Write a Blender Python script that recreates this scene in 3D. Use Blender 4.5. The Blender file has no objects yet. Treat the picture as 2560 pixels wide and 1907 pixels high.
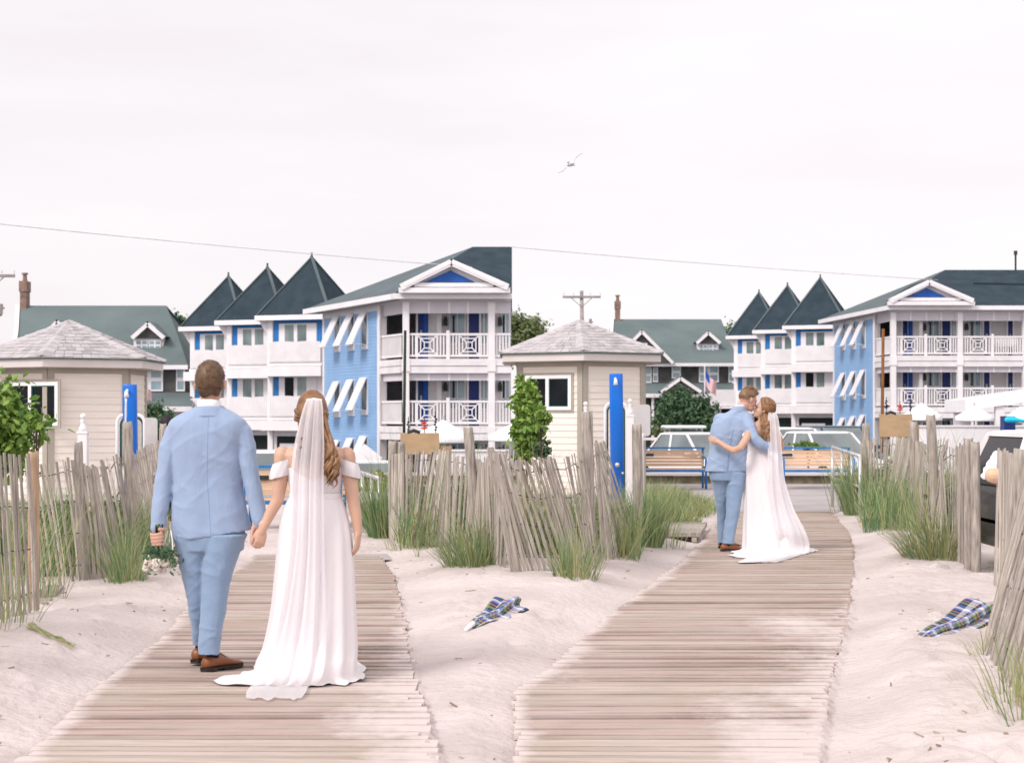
import bpy, bmesh, math, random
from mathutils import Vector, Matrix, noise
V = Vector
SC = bpy.context.scene
COL = SC.collection
F = 4160.0      # focal length in photograph pixels (2560 wide)
HZ = 1040.0     # horizon row
HC = 1.52       # eye height
RND = random.Random(7)
R = math.radians

def P(px, py, Y):
    return V(((px - 1280.0) / F * Y, Y, HC + (HZ - py) / F * Y))
def PX(px, Y): return (px - 1280.0) / F * Y
def PZ(py, Y): return HC + (HZ - py) / F * Y
def GY(py, z=0.0): return (HC - z) * F / (py - HZ)
def lerp(a, b, t): return a + (b - a) * t
def clamp(x, a=0.0, b=1.0): return max(a, min(b, x))
def sstep(a, b, x):
    t = clamp((x - a) / (b - a)); return t * t * (3 - 2 * t)
def interp(tab, x):
    if x <= tab[0][0]: return tab[0][1]
    for (a, va), (b, vb) in zip(tab, tab[1:]):
        if x <= b:
            return va + (vb - va) * (x - a) / (b - a)
    return tab[-1][1]
def nz(x, y=0.0, z=0.0): return noise.noise(V((x, y, z)))

# ------------------------------------------------------------------ mesh builder
class MB:
    def __init__(s): s.v = []; s.f = []; s.m = []
    def add(s, vs, fs, mi=0):
        o = len(s.v); s.v += [tuple(p) for p in vs]
        for f in fs:
            s.f.append(tuple(i + o for i in f)); s.m.append(mi)
    def obox(s, c, ax, ay, az, mi=0):
        """box: centre and three half-axis vectors"""
        c = V(c); ax = V(ax); ay = V(ay); az = V(az)
        vs = [c + ax*i + ay*j + az*k for k in (-1, 1) for j in (-1, 1) for i in (-1, 1)]
        s.add(vs, [(0,2,3,1), (4,5,7,6), (0,1,5,4), (2,6,7,3), (0,4,6,2), (1,3,7,5)], mi)
    def box(s, x0, x1, y0, y1, z0, z1, mi=0):
        s.obox(((x0+x1)/2, (y0+y1)/2, (z0+z1)/2), ((x1-x0)/2,0,0), (0,(y1-y0)/2,0), (0,0,(z1-z0)/2), mi)
    def prism(s, poly, d, mi=0):
        """polygon (list of points) extruded by vector d"""
        n = len(poly); d = V(d); vs = [V(p) for p in poly] + [V(p) + d for p in poly]
        fs = [tuple(range(n))[::-1], tuple(range(n, 2*n))] + [(i, (i+1) % n, n + (i+1) % n, n + i) for i in range(n)]
        s.add(vs, fs, mi)
    def bar(s, a, b, w, h=None, up=(0,0,1), mi=0):
        a = V(a); b = V(b); h = w if h is None else h
        d = b - a
        if d.length < 1e-6: return
        up = V(up); sd = d.cross(up)
        if sd.length < 1e-6: sd = d.cross(V((1,0,0)))
        sd.normalize(); u2 = sd.cross(d).normalized()
        s.obox((a+b)/2, d/2, sd*w/2, u2*h/2, mi)
    def tube(s, pts, rad, seg=8, cap=True, mi=0, sq=1.0):
        pts = [V(p) for p in pts]; n = len(pts)
        if not isinstance(rad, (list, tuple)): rad = [rad]*n
        rings = []; prev = None
        for i in range(n):
            d = (pts[min(i+1, n-1)] - pts[max(i-1, 0)])
            d = d.normalized() if d.length > 1e-9 else V((0,0,1))
            if prev is None:
                a = d.cross(V((0,0,1)) if abs(d.z) < 0.9 else V((1,0,0))).normalized()
            else:
                a = (prev - d * prev.dot(d))
                a = a.normalized() if a.length > 1e-9 else d.orthogonal().normalized()
            prev = a; b = d.cross(a)
            rings.append([pts[i] + (a*math.cos(2*math.pi*k/seg) + b*sq*math.sin(2*math.pi*k/seg))*rad[i] for k in range(seg)])
        s.loft(rings, cap, mi)
    def loft(s, rings, cap=True, mi=0, closed=True):
        n = len(rings[0]); vs = [p for r in rings for p in r]; fs = []
        for i in range(len(rings)-1):
            for k in range(n if closed else n-1):
                k2 = (k+1) % n
                fs.append((i*n+k, i*n+k2, (i+1)*n+k2, (i+1)*n+k))
        if cap and closed:
            fs.append(tuple(range(n))[::-1]); fs.append(tuple((len(rings)-1)*n + k for k in range(n)))
        s.add(vs, fs, mi)
    def capsule(s, pts, rad, seg=12, mi=0):
        """tube with round ends"""
        pts = [V(p) for p in pts]; n = len(pts)
        if not isinstance(rad, (list, tuple)): rad = [rad]*n
        P2 = []; R2 = []
        d0 = (pts[1]-pts[0]).normalized(); d1 = (pts[-1]-pts[-2]).normalized()
        for a in (80, 55, 28):
            P2.append(pts[0] - d0*rad[0]*math.sin(R(a))); R2.append(rad[0]*math.cos(R(a)))
        P2 += pts; R2 += list(rad)
        for a in (28, 55, 80):
            P2.append(pts[-1] + d1*rad[-1]*math.sin(R(a))); R2.append(rad[-1]*math.cos(R(a)))
        s.tube(P2, R2, seg, True, mi)
    def ell(s, c, r, rot=None, seg=16, rings=10, mi=0):
        c = V(c); rs = []
        for i in range(rings+1):
            th = math.pi * (0.02 + 0.96*i/rings)
            ring = []
            for k in range(seg):
                ph = 2*math.pi*k/seg
                p = V((r[0]*math.sin(th)*math.cos(ph), r[1]*math.sin(th)*math.sin(ph), -r[2]*math.cos(th)))
                if rot is not None: p = rot @ p
                ring.append(c + p)
            rs.append(ring)
        s.loft(rs, True, mi)
    def quad(s, a, b, c, d, mi=0): s.add([a, b, c, d], [(0,1,2,3)], mi)
    def build(s, name, mats, parent=None, smooth=False, loc=None):
        me = bpy.data.meshes.new(name)
        vs = s.v
        o = bpy.data.objects.new(name, me)
        if parent is not None:
            base = parent.location.copy()
            pp = parent.parent
            while pp is not None:
                base += pp.location; pp = pp.parent
        else:
            base = V((0,0,0)) if loc is None else V(loc)
        if base.length > 0:
            vs = [(p[0]-base.x, p[1]-base.y, p[2]-base.z) for p in vs]
        me.from_pydata(vs, [], s.f)
        if not isinstance(mats, (list, tuple)): mats = [mats]
        for m in mats: me.materials.append(m)
        if len(mats) > 1: me.polygons.foreach_set('material_index', s.m)
        if smooth: me.polygons.foreach_set('use_smooth', [True]*len(s.f))
        me.update()
        COL.objects.link(o)
        if parent is not None: o.parent = parent
        elif loc is not None: o.location = V(loc)
        return o

def tag(o, label=None, cat=None, group=None, kind=None):
    if label: o['label'] = label
    if cat: o['category'] = cat
    if group: o['group'] = group
    if kind: o['kind'] = kind
    return o
def thing(name, label, cat, loc=(0,0,0), group=None):
    o = bpy.data.objects.new(name, None); COL.objects.link(o); o.location = V(loc)
    o.empty_display_size = 0.2
    return tag(o, label, cat, group)
def clean(o, merge=0.0):
    bm = bmesh.new(); bm.from_mesh(o.data)
    if merge: bmesh.ops.remove_doubles(bm, verts=bm.verts, dist=merge)
    bmesh.ops.recalc_face_normals(bm, faces=bm.faces)
    bm.to_mesh(o.data); bm.free(); return o
def remesh(o, voxel=0.006, smooth=4, fac=0.5):
    """fuse overlapping closed pieces into one continuous surface"""
    m = o.modifiers.new('r', 'REMESH'); m.mode = 'VOXEL'; m.voxel_size = voxel; m.use_smooth_shade = True
    if smooth:
        k = o.modifiers.new('s', 'SMOOTH'); k.factor = fac; k.iterations = smooth
    dg = bpy.context.evaluated_depsgraph_get(); dg.update()
    me = bpy.data.meshes.new_from_object(o.evaluated_get(dg))
    mats = [x for x in o.data.materials]
    o.modifiers.clear(); o.data = me
    me.materials.clear()
    for x in mats: me.materials.append(x)
    me.polygons.foreach_set('use_smooth', [True]*len(me.polygons)); me.polygons.foreach_set('material_index', [0]*len(me.polygons))
    return o
def copy_tree(o, parent=None):
    c = o.copy(); COL.objects.link(c)
    if parent is not None: c.parent = parent
    for ch in list(o.children): copy_tree(ch, c)
    return c

# ------------------------------------------------------------------ materials
def mat(name, col, rough=0.7, var=0.12, scale=4.0, bump=0.0, bscale=60.0, metal=0.0, island=0.0, spec=0.3, col2=None,
        sheen=0.0, stretch=(1,1,1), sss=0.0, trans=0.0, detail=5.0):
    """principled surface whose colour wanders with noise (col -> col2) and differs a little from piece to piece"""
    m = bpy.data.materials.new(name); m.use_nodes = True
    nt = m.node_tree; N = nt.nodes; L = nt.links
    b = N['Principled BSDF']
    b.inputs['Roughness'].default_value = rough; b.inputs['Metallic'].default_value = metal
    b.inputs['Specular IOR Level'].default_value = spec
    if sheen: b.inputs['Sheen Weight'].default_value = sheen
    if sss:
        b.inputs['Subsurface Weight'].default_value = sss
        b.inputs['Subsurface Radius'].default_value = (0.012, 0.005, 0.003)
    if trans: b.inputs['Transmission Weight'].default_value = trans
    tc = N.new('ShaderNodeTexCoord'); mp = N.new('ShaderNodeMapping'); mp.inputs['Scale'].default_value = stretch
    L.new(tc.outputs['Object'], mp.inputs['Vector'])
    n = N.new('ShaderNodeTexNoise'); n.inputs['Scale'].default_value = scale; n.inputs['Detail'].default_value = detail
    L.new(mp.outputs['Vector'], n.inputs['Vector'])
    c2 = col2 if col2 is not None else tuple(c*(1-2*var) for c in col)
    c1 = col if col2 is not None else tuple(min(1, c*(1+var*0.5)) for c in col)
    cr = N.new('ShaderNodeValToRGB')
    cr.color_ramp.elements[0].position = 0.3; cr.color_ramp.elements[0].color = (*c2, 1)
    cr.color_ramp.elements[1].position = 0.68; cr.color_ramp.elements[1].color = (*c1, 1)
    L.new(n.outputs['Fac'], cr.inputs['Fac'])
    out = cr.outputs['Color']
    if island:
        g = N.new('ShaderNodeNewGeometry')
        mr = N.new('ShaderNodeMapRange'); mr.inputs['To Min'].default_value = 1-island; mr.inputs['To Max'].default_value = 1+island
        L.new(g.outputs['Random Per Island'], mr.inputs['Value'])
        mx = N.new('ShaderNodeVectorMath'); mx.operation = 'SCALE'
        L.new(out, mx.inputs[0]); L.new(mr.outputs['Result'], mx.inputs['Scale'])
        out = mx.outputs['Vector']
    L.new(out, b.inputs['Base Color'])
    if bump:
        n2 = N.new('ShaderNodeTexNoise'); n2.inputs['Scale'].default_value = bscale; n2.inputs['Detail'].default_value = 6
        L.new(mp.outputs['Vector'], n2.inputs['Vector'])
        bp = N.new('ShaderNodeBump'); bp.inputs['Strength'].default_value = bump; bp.inputs['Distance'].default_value = 0.02
        L.new(n2.outputs['Fac'], bp.inputs['Height']); L.new(bp.outputs['Normal'], b.inputs['Normal'])
    return m
def ramp_mat(name, cols, rough=0.6, spec=0.2, translucent=0.0, noise_mix=0.35, scale=3.0):
    """each loose piece (blade, leaf, plank) takes a colour of its own from a ramp"""
    m = bpy.data.materials.new(name); m.use_nodes = True
    nt = m.node_tree; N = nt.nodes; L = nt.links; b = N['Principled BSDF']
    b.inputs['Roughness'].default_value = rough; b.inputs['Specular IOR Level'].default_value = spec
    g = N.new('ShaderNodeNewGeometry'); tc = N.new('ShaderNodeTexCoord')
    n = N.new('ShaderNodeTexNoise'); n.inputs['Scale'].default_value = scale; n.inputs['Detail'].default_value = 3
    L.new(tc.outputs['Object'], n.inputs['Vector'])
    mr = N.new('ShaderNodeMapRange'); mr.inputs['From Min'].default_value = 0.3; mr.inputs['From Max'].default_value = 0.7
    L.new(n.outputs['Fac'], mr.inputs['Value'])
    mx = N.new('ShaderNodeMix'); mx.data_type = 'FLOAT'; mx.inputs[0].default_value = noise_mix
    L.new(g.outputs['Random Per Island'], mx.inputs[2]); L.new(mr.outputs['Result'], mx.inputs[3])
    cr = N.new('ShaderNodeValToRGB'); e = cr.color_ramp.elements
    while len(e) < len(cols): e.new(0.5)
    for i, c in enumerate(cols):
        e[i].position = i/(len(cols)-1)
    for i, c in enumerate(cols): e[i].color = (*c, 1)
    L.new(mx.outputs[0], cr.inputs['Fac']); L.new(cr.outputs['Color'], b.inputs['Base Color'])
    if translucent:
        t = N.new('ShaderNodeBsdfTranslucent'); L.new(cr.outputs['Color'], t.inputs['Color'])
        ms = N.new('ShaderNodeMixShader'); ms.inputs[0].default_value = translucent
        L.new(b.outputs[0], ms.inputs[1]); L.new(t.outputs[0], ms.inputs[2])
        L.new(ms.outputs[0], N['Material Output'].inputs['Surface'])
    return m

M = {}
M['sand'] = None
M['white'] = mat('white_paint', (0.81,0.775,0.79), 0.55, 0.04, 1.5)
M['white2'] = mat('white_trim', (0.77,0.735,0.75), 0.5, 0.06, 2.0)
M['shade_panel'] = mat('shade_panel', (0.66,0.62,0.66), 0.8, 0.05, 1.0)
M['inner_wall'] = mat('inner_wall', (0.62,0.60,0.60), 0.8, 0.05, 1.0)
M['blue_siding'] = mat('blue_siding', (0.27,0.445,0.70), 0.6, 0.05, 1.2, island=0.03)
M['royal'] = mat('royal_blue', (0.015,0.10,0.42), 0.5, 0.08, 2.0)
M['trim_blue'] = mat('trim_blue', (0.02,0.19,0.52), 0.5, 0.08, 2.0)
M['navy'] = mat('navy_door', (0.012,0.03,0.16), 0.45, 0.1, 2.0)
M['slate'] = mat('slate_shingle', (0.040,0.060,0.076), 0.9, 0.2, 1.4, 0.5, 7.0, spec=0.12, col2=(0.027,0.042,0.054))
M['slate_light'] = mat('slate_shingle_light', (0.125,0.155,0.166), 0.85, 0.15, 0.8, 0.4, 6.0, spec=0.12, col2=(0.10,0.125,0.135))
M['house_roof'] = mat('green_grey_shingle', (0.150,0.186,0.188), 0.85, 0.2, 0.35, 0.4, 5.0, spec=0.12, col2=(0.110,0.142,0.146))
M['house_wall'] = mat('dark_shake', (0.10,0.095,0.095), 0.85, 0.25, 1.2, 0.5, 6.0)
M['brick'] = mat('chimney_brick', (0.27,0.175,0.14), 0.85, 0.2, 3.0, 0.5, 9.0)
M['metal_dark'] = mat('dark_metal', (0.04,0.045,0.045), 0.45, 0.2, 6.0, metal=0.3)
M['steel'] = mat('galvanised_steel', (0.62,0.60,0.62), 0.38, 0.1, 5.0, metal=0.55)
M['clad'] = mat('beige_clapboard', (0.76,0.695,0.625), 0.6, 0.04, 1.0, island=0.025, stretch=(1,1,6))
M['clad_trim'] = mat('taupe_trim', (0.37,0.335,0.28), 0.6, 0.06, 2.0)
M['fascia'] = mat('pale_fascia', (0.60,0.545,0.525), 0.55, 0.05, 1.5)
M['hut_shingle'] = ramp_mat('pale_grey_shingle', [(0.30,0.285,0.285),(0.41,0.385,0.39),(0.50,0.465,0.475),(0.35,0.33,0.335)], 0.9, 0.1, 0, 0.3, 6.0)
M['edge_green'] = mat('drip_edge', (0.03,0.12,0.10), 0.5, 0.1)
M['shower_blue'] = mat('shower_blue', (0.004,0.155,0.66), 0.35, 0.06, 2.0, spec=0.5)
M['bench_blue'] = mat('bench_blue', (0.01,0.17,0.47), 0.4, 0.1, 5.0, spec=0.5)
M['bench_wood'] = mat('bench_wood', (0.72,0.49,0.33), 0.6, 0.12, 5.0, 0.1, 40, island=0.08, stretch=(0.3,6,6))
M['board_tan'] = mat('plywood_tan', (0.42,0.29,0.17), 0.75, 0.08, 3.0, stretch=(1,1,3))
M['asphalt'] = mat('path_asphalt', (0.46,0.42,0.415), 0.9, 0.15, 1.2, 0.4, 120, col2=(0.33,0.30,0.30))
M['road'] = mat('parking_asphalt', (0.16,0.155,0.155), 0.9, 0.15, 0.6, 0.3, 80)
M['concrete'] = mat('mossy_concrete', (0.26,0.22,0.15), 0.9, 0.3, 5.0, 0.6, 60, col2=(0.10,0.085,0.055))
M['wood_grey'] = mat('weathered_wood', (0.41,0.36,0.315), 0.85, 0.25, 9.0, 0.35, 70, island=0.22, stretch=(5,5,0.6))
M['slat'] = mat('fence_slat', (0.45,0.395,0.345), 0.85, 0.2, 7.0, 0.3, 60, island=0.25, stretch=(5,5,0.5))
M['slat_tan'] = mat('tan_post', (0.50,0.34,0.23), 0.8, 0.2, 8.0, 0.35, 60, island=0.1, stretch=(5,5,0.5))
M['wire'] = mat('fence_wire', (0.10,0.10,0.10), 0.5, 0.2, 20, metal=0.4)
M['cable'] = mat('overhead_cable', (0.74,0.70,0.74), 0.6, 0.1)
M['brown_pole'] = mat('brown_pole', (0.22,0.09,0.03), 0.7, 0.2, 3.0)
M['green_pole'] = mat('dark_green_pole', (0.02,0.035,0.015), 0.6, 0.2, 3.0)
M['red'] = mat('red_lantern', (0.62,0.06,0.03), 0.5, 0.1)
M['canvas'] = mat('white_canvas', (0.86,0.84,0.86), 0.8, 0.03, 2.0)
M['bark'] = mat('bark', (0.12,0.09,0.07), 0.9, 0.3, 8.0, 0.6, 30, stretch=(3,3,0.6))
M['car_white'] = mat('white_car_paint', (0.80,0.79,0.80), 0.22, 0.02, 1.0, spec=0.6)
M['car_black'] = mat('black_car_paint', (0.008,0.008,0.010), 0.25, 0.02, 1.0, spec=0.6)
M['car_blue'] = mat('dark_blue_car_paint', (0.02,0.05,0.09), 0.25, 0.02, 1.0, spec=0.6)
M['car_glass'] = mat('car_glass', (0.20,0.235,0.245), 0.08, 0.2, 1.0, spec=0.7)
M['tyre'] = mat('tyre_rubber', (0.02,0.02,0.02), 0.85, 0.2)
M['rim'] = mat('wheel_rim', (0.5,0.5,0.52), 0.35, 0.1, metal=0.8)
M['orange'] = mat('amber_lamp', (0.75,0.25,0.06), 0.3, 0.05)
M['lamp'] = mat('clear_lamp', (0.75,0.77,0.78), 0.15, 0.05, spec=0.7)
M['cyan'] = mat('cyan_foam', (0.02,0.55,0.80), 0.6, 0.05)
M['gull'] = mat('gull_feathers', (0.82,0.80,0.82), 0.8, 0.1, 10)

def window_glass(name, dark, light, sc=1.2):
    m = mat(name, light, 0.12, scale=sc, col2=dark, spec=0.6, stretch=(1,1,0.5), detail=2.0); return m
M['glass'] = window_glass('window_glass', (0.06,0.10,0.10), (0.22,0.28,0.28))
M['glass_teal'] = window_glass('porch_glass', (0.12,0.21,0.25), (0.30,0.42,0.47), 0.8)
M['glass_dark'] = mat('dark_glass', (0.012,0.014,0.018), 0.25, scale=3.0, col2=(0.003,0.004,0.006), spec=0.12)
M['garage'] = mat('opening_shade', (0.02,0.03,0.03), 0.8, 0.2, 1.0)
# ------------------------------------------------------------------ walk outlines (world metres, from the photograph's ground rows)
def walk_tab(pts):
    t = sorted((GY(py), PX(px, GY(py))) for px, py in pts); return t
WL_L = walk_tab([(46,1903),(93,1859),(180,1772),(233,1720),(302,1667),(407,1592),(465,1516),(560,1440),(640,1385),(760,1290)])
WL_R = walk_tab([(1099,1903),(1053,1749),(1035,1690),(1006,1540),(989,1452),(954,1395),(925,1360),(905,1290)])
WR_L = walk_tab([(1288,1907),(1288,1724),(1330,1696),(1384,1663),(1511,1547),(1620,1467),(1711,1398),(1755,1352),(1790,1301),(1830,1262)])
WR_R = walk_tab([(2047,1894),(2070,1726),(2117,1553),(2127,1478),(2134,1415),(2133,1366),(2122,1331),(2090,1293),(2060,1262)])
def in_walk(x, y):
    """signed distance to the nearest boardwalk edge, negative inside"""
    d = 9.0
    for A, B, y1 in ((WL_L, WL_R, 18.0), (WR_L, WR_R, 27.5)):
        a = interp(A, y); b = interp(B, y)
        e = max(a - x, x - b, y - y1)
        d = min(d, e)
    return d
def ground_z(x, y):
    z = -0.04
    if y > 37: z -= lerp(1.0, 0.42, sstep(0.5, 4.0, x)) * sstep(37, 41, y) + lerp(0.0, 0.58, sstep(0.5, 4.0, x)) * sstep(54, 66, y)
    return z
def mound(x, y, cx, cy, rx, ry, h):
    d = ((x-cx)/rx)**2 + ((y-cy)/ry)**2
    return h * math.exp(-d)
FOOT = []
for _ in range(620):
    fy = 6.5 + 13*RND.random()**1.5; fx = RND.uniform(-0.34*fy, 0.34*fy)
    FOOT.append((fx, fy, RND.uniform(0, 6.28), RND.uniform(0.5, 1.2)))
FGRID = {}
for f in FOOT:
    FGRID.setdefault((int(f[0]//1), int(f[1]//1)), []).append(f)
def sand_z(x, y):
    d = in_walk(x, y)
    dune = 0.05*nz(x*0.45, y*0.35, 3.1) + 0.022*nz(x*1.6, y*1.3, 7.7)
    rip = 0.009*nz(x*5.5, y*4.2, 1.3) + 0.004*nz(x*14, y*12, 9.3)
    h = 0.035 + dune*0.9 + rip
    # higher sand towards the fences
    h += mound(x, y, PX(2480, 9), 9.2, 0.9, 2.6, 0.10) + mound(x, y, PX(1240, 14), 14, 1.0, 2.5, 0.05)
    h += mound(x, y, PX(20, 11), 11, 0.8, 1.6, 0.08) + mound(x, y, PX(1380, 15), 16.0, 1.0, 1.5, 0.05)
    g = FGRID
    for i in (-1, 0, 1):
        for j in (-1, 0, 1):
            for (fx, fy, a, k) in g.get((int(x//1)+i, int(y//1)+j), ()):
                dx = x-fx; dy = y-fy
                if dx*dx+dy*dy > 0.16: continue
                u = dx*math.cos(a)+dy*math.sin(a); v = -dx*math.sin(a)+dy*math.cos(a)
                q = (u/0.13)**2 + (v/0.07)**2
                h += k*(-0.026*math.exp(-q) + 0.016*math.exp(-(math.sqrt(q)-1.5)**2*3))
    if d < 0.6:
        edge = -0.022 + 0.030*nz(x*0.9, y*0.9, 21.0)
        inside = -0.045
        # drifts creeping over the near right edges
        dr = 0.0
        if d < 0.02:
            for B, k in ((WL_R, 0.55), (WR_R, 1.0)):
                xr = interp(B, y)
                reach = 0.35*k*(0.02 + 0.62*sstep(9.5, 7.2, y)) * (0.75 + 0.9*nz(y*1.1, 4.0, 2.0))
                if xr - reach < x <= xr + 0.3:
                    dr = max(dr, 0.046 * sstep(xr - reach, xr - reach*0.4, x))
        t = sstep(-0.05, 0.10, d)
        hi = inside + dr*(1.0 + 0.3*nz(x*4, y*4, 5.0))
        out = lerp(edge, h, sstep(0.02, 0.55, d))
        h = lerp(hi, out, t)
    if y > 22:
        h = lerp(h, h*0.4 + 0.0, sstep(22, 27, y))
    return h

# ground: one sheet to the horizon
mb = MB()
xs = [-1500,-400,-150,-60,-30,-15,-8,-3,0,0.5,1.5,2.5,4,8,15,30,60,150,400,1500]
ys = [-20,0,6,20,30,37,38,39,40,41,44,48,54,57,60,63,66,75,90,120,200,500,1500]
vs = [(x, y, ground_z(x, y) - (0.08 if y < 37 else 0.0)) for y in ys for x in xs]
n = len(xs)
mb.add(vs, [(j*n+i, j*n+i+1, (j+1)*n+i+1, (j+1)*n+i) for j in range(len(ys)-1) for i in range(n-1)])
tag(mb.build('ground', M['road']), kind='structure')

# sand material: pale grains, shell flecks, slightly darker patches at random
m = bpy.data.materials.new('beach_sand'); m.use_nodes = True; M['sand'] = m
N = m.node_tree.nodes; L = m.node_tree.links; b = N['Principled BSDF']
b.inputs['Roughness'].default_value = 0.95; b.inputs['Specular IOR Level'].default_value = 0.1
tc = N.new('ShaderNodeTexCoord')
n1 = N.new('ShaderNodeTexNoise'); n1.inputs['Scale'].default_value = 1.1; n1.inputs['Detail'].default_value = 8
n2 = N.new('ShaderNodeTexNoise'); n2.inputs['Scale'].default_value = 240; n2.inputs['Detail'].default_value = 2
n3 = N.new('ShaderNodeTexNoise'); n3.inputs['Scale'].default_value = 14; n3.inputs['Detail'].default_value = 6
for q in (n1, n2, n3): L.new(tc.outputs['Object'], q.inputs['Vector'])
cr = N.new('ShaderNodeValToRGB'); e = cr.color_ramp.elements
e[0].position = 0.32; e[0].color = (0.52,0.45,0.43,1); e[1].position = 0.62; e[1].color = (0.63,0.555,0.535,1)
L.new(n1.outputs['Fac'], cr.inputs['Fac'])
cr2 = N.new('ShaderNodeValToRGB'); e = cr2.color_ramp.elements
e[0].position = 0.30; e[0].color = (0.80,0.78,0.76,1); e[1].position = 0.5; e[1].color = (1,1,1,1)
L.new(n2.outputs['Fac'], cr2.inputs['Fac'])
mx = N.new('ShaderNodeMix'); mx.data_type = 'RGBA'; mx.blend_type = 'MULTIPLY'; mx.inputs[0].default_value = 0.8
L.new(cr.outputs[0], mx.inputs[6]); L.new(cr2.outputs[0], mx.inputs[7]); L.new(mx.outputs[2], b.inputs['Base Color'])
bp = N.new('ShaderNodeBump'); bp.inputs['Strength'].default_value = 0.75; bp.inputs['Distance'].default_value = 0.035
L.new(n3.outputs['Fac'], bp.inputs['Height']); L.new(bp.outputs['Normal'], b.inputs['Normal'])

def sheet(name, m, xs, ys, zf, kind='structure', smooth=True):
    mb = MB(); n = len(xs)
    vs = [(x, y, zf(x, y)) for y in ys for x in xs]
    mb.add(vs, [(j*n+i, j*n+i+1, (j+1)*n+i+1, (j+1)*n+i) for j in range(len(ys)-1) for i in range(n-1)])
    return tag(mb.build(name, m, smooth=smooth), kind=kind)
# fan-shaped grid: fine near the camera, coarser further off
def fan():
    mb = MB(); ys = []; y = 5.6
    while y < 30: ys.append(y); y *= 1.0042
    nx = 330; k = 0.40
    vs = []
    for y in ys:
        for i in range(nx+1):
            x = (-1 + 2*i/nx) * (k*y + 0.8)
            vs.append((x, y, sand_z(x, y)))
    n = nx+1
    mb.add(vs, [(j*n+i, j*n+i+1, (j+1)*n+i+1, (j+1)*n+i) for j in range(len(ys)-1) for i in range(n-1)])
    return tag(mb.build('sand', M['sand'], smooth=True), kind='structure')
fan()

# planks: weathered boards, sand dust in patches
m = bpy.data.materials.new('walk_planks'); m.use_nodes = True; M['plank'] = m
N = m.node_tree.nodes; L = m.node_tree.links; b = N['Principled BSDF']
b.inputs['Roughness'].default_value = 0.85; b.inputs['Specular IOR Level'].default_value = 0.15
g = N.new('ShaderNodeNewGeometry'); tc = N.new('ShaderNodeTexCoord')
cr = N.new('ShaderNodeValToRGB'); e = cr.color_ramp.elements
cols = [(0.0,(0.25,0.17,0.15)),(0.14,(0.36,0.285,0.24)),(0.45,(0.42,0.345,0.29)),(0.66,(0.41,0.295,0.265)),(0.85,(0.49,0.41,0.35)),(1.0,(0.30,0.24,0.20))]
while len(e) < len(cols): e.new(0.5)
for q, (p_, c_) in zip(e, cols): q.position = p_
for q, (p_, c_) in zip(e, cols): q.color = (*c_, 1)
L.new(g.outputs['Random Per Island'], cr.inputs['Fac'])
mp = N.new('ShaderNodeMapping'); mp.inputs['Scale'].default_value = (1.5, 30, 30); L.new(tc.outputs['Object'], mp.inputs['Vector'])
n1 = N.new('ShaderNodeTexNoise'); n1.inputs['Scale'].default_value = 2.2; n1.inputs['Detail'].default_value = 7; L.new(mp.outputs[0], n1.inputs['Vector'])
gr = N.new('ShaderNodeMapRange'); gr.inputs['From Min'].default_value = 0.3; gr.inputs['From Max'].default_value = 0.7
gr.inputs['To Min'].default_value = 0.78; gr.inputs['To Max'].default_value = 1.15; L.new(n1.outputs['Fac'], gr.inputs['Value'])
sc = N.new('ShaderNodeVectorMath'); sc.operation = 'SCALE'; L.new(cr.outputs[0], sc.inputs[0]); L.new(gr.outputs[0], sc.inputs['Scale'])
n2 = N.new('ShaderNodeTexNoise'); n2.inputs['Scale'].default_value = 0.75; n2.inputs['Detail'].default_value = 9; n2.inputs['Roughness'].default_value = 0.62
L.new(tc.outputs['Object'], n2.inputs['Vector'])
n4 = N.new('ShaderNodeTexNoise'); n4.inputs['Scale'].default_value = 5; n4.inputs['Detail'].default_value = 8; L.new(mp.outputs[0], n4.inputs['Vector'])
ad = N.new('ShaderNodeMath'); ad.operation = 'MULTIPLY_ADD'; ad.inputs[1].default_value = 0.22; L.new(n4.outputs['Fac'], ad.inputs[0]); L.new(n2.outputs['Fac'], ad.inputs[2])
dm = N.new('ShaderNodeMapRange'); dm.inputs['From Min'].default_value = 0.50; dm.inputs['From Max'].default_value = 0.90; dm.inputs['To Max'].default_value = 0.45
L.new(ad.outputs[0], dm.inputs['Value'])
at_ = N.new('ShaderNodeAttribute'); at_.attribute_name = 'dust'
n5 = N.new('ShaderNodeTexNoise'); n5.inputs['Scale'].default_value = 9; n5.inputs['Detail'].default_value = 8; n5.inputs['Roughness'].default_value = 0.65; L.new(tc.outputs['Object'], n5.inputs['Vector'])
ms_ = N.new('ShaderNodeMath'); ms_.operation = 'MULTIPLY_ADD'; ms_.inputs[1].default_value = 0.9; L.new(n5.outputs['Fac'], ms_.inputs[0]); L.new(at_.outputs['Fac'], ms_.inputs[2])
dm2 = N.new('ShaderNodeMapRange'); dm2.inputs['From Min'].default_value = 0.62; dm2.inputs['From Max'].default_value = 1.15; L.new(ms_.outputs[0], dm2.inputs['Value'])
mxx = N.new('ShaderNodeMath'); mxx.operation = 'MAXIMUM'; L.new(dm.outputs[0], mxx.inputs[0]); L.new(dm2.outputs[0], mxx.inputs[1])
mx = N.new('ShaderNodeMix'); mx.data_type = 'RGBA'; L.new(mxx.outputs[0], mx.inputs[0])
L.new(sc.outputs[0], mx.inputs[6]); mx.inputs[7].default_value = (0.61,0.53,0.505,1)
L.new(mx.outputs[2], b.inputs['Base Color'])
bp = N.new('ShaderNodeBump'); bp.inputs['Strength'].default_value = 0.35; bp.inputs['Distance'].default_value = 0.01
L.new(n1.outputs['Fac'], bp.inputs['Height']); L.new(bp.outputs['Normal'], b.inputs['Normal'])

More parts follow.
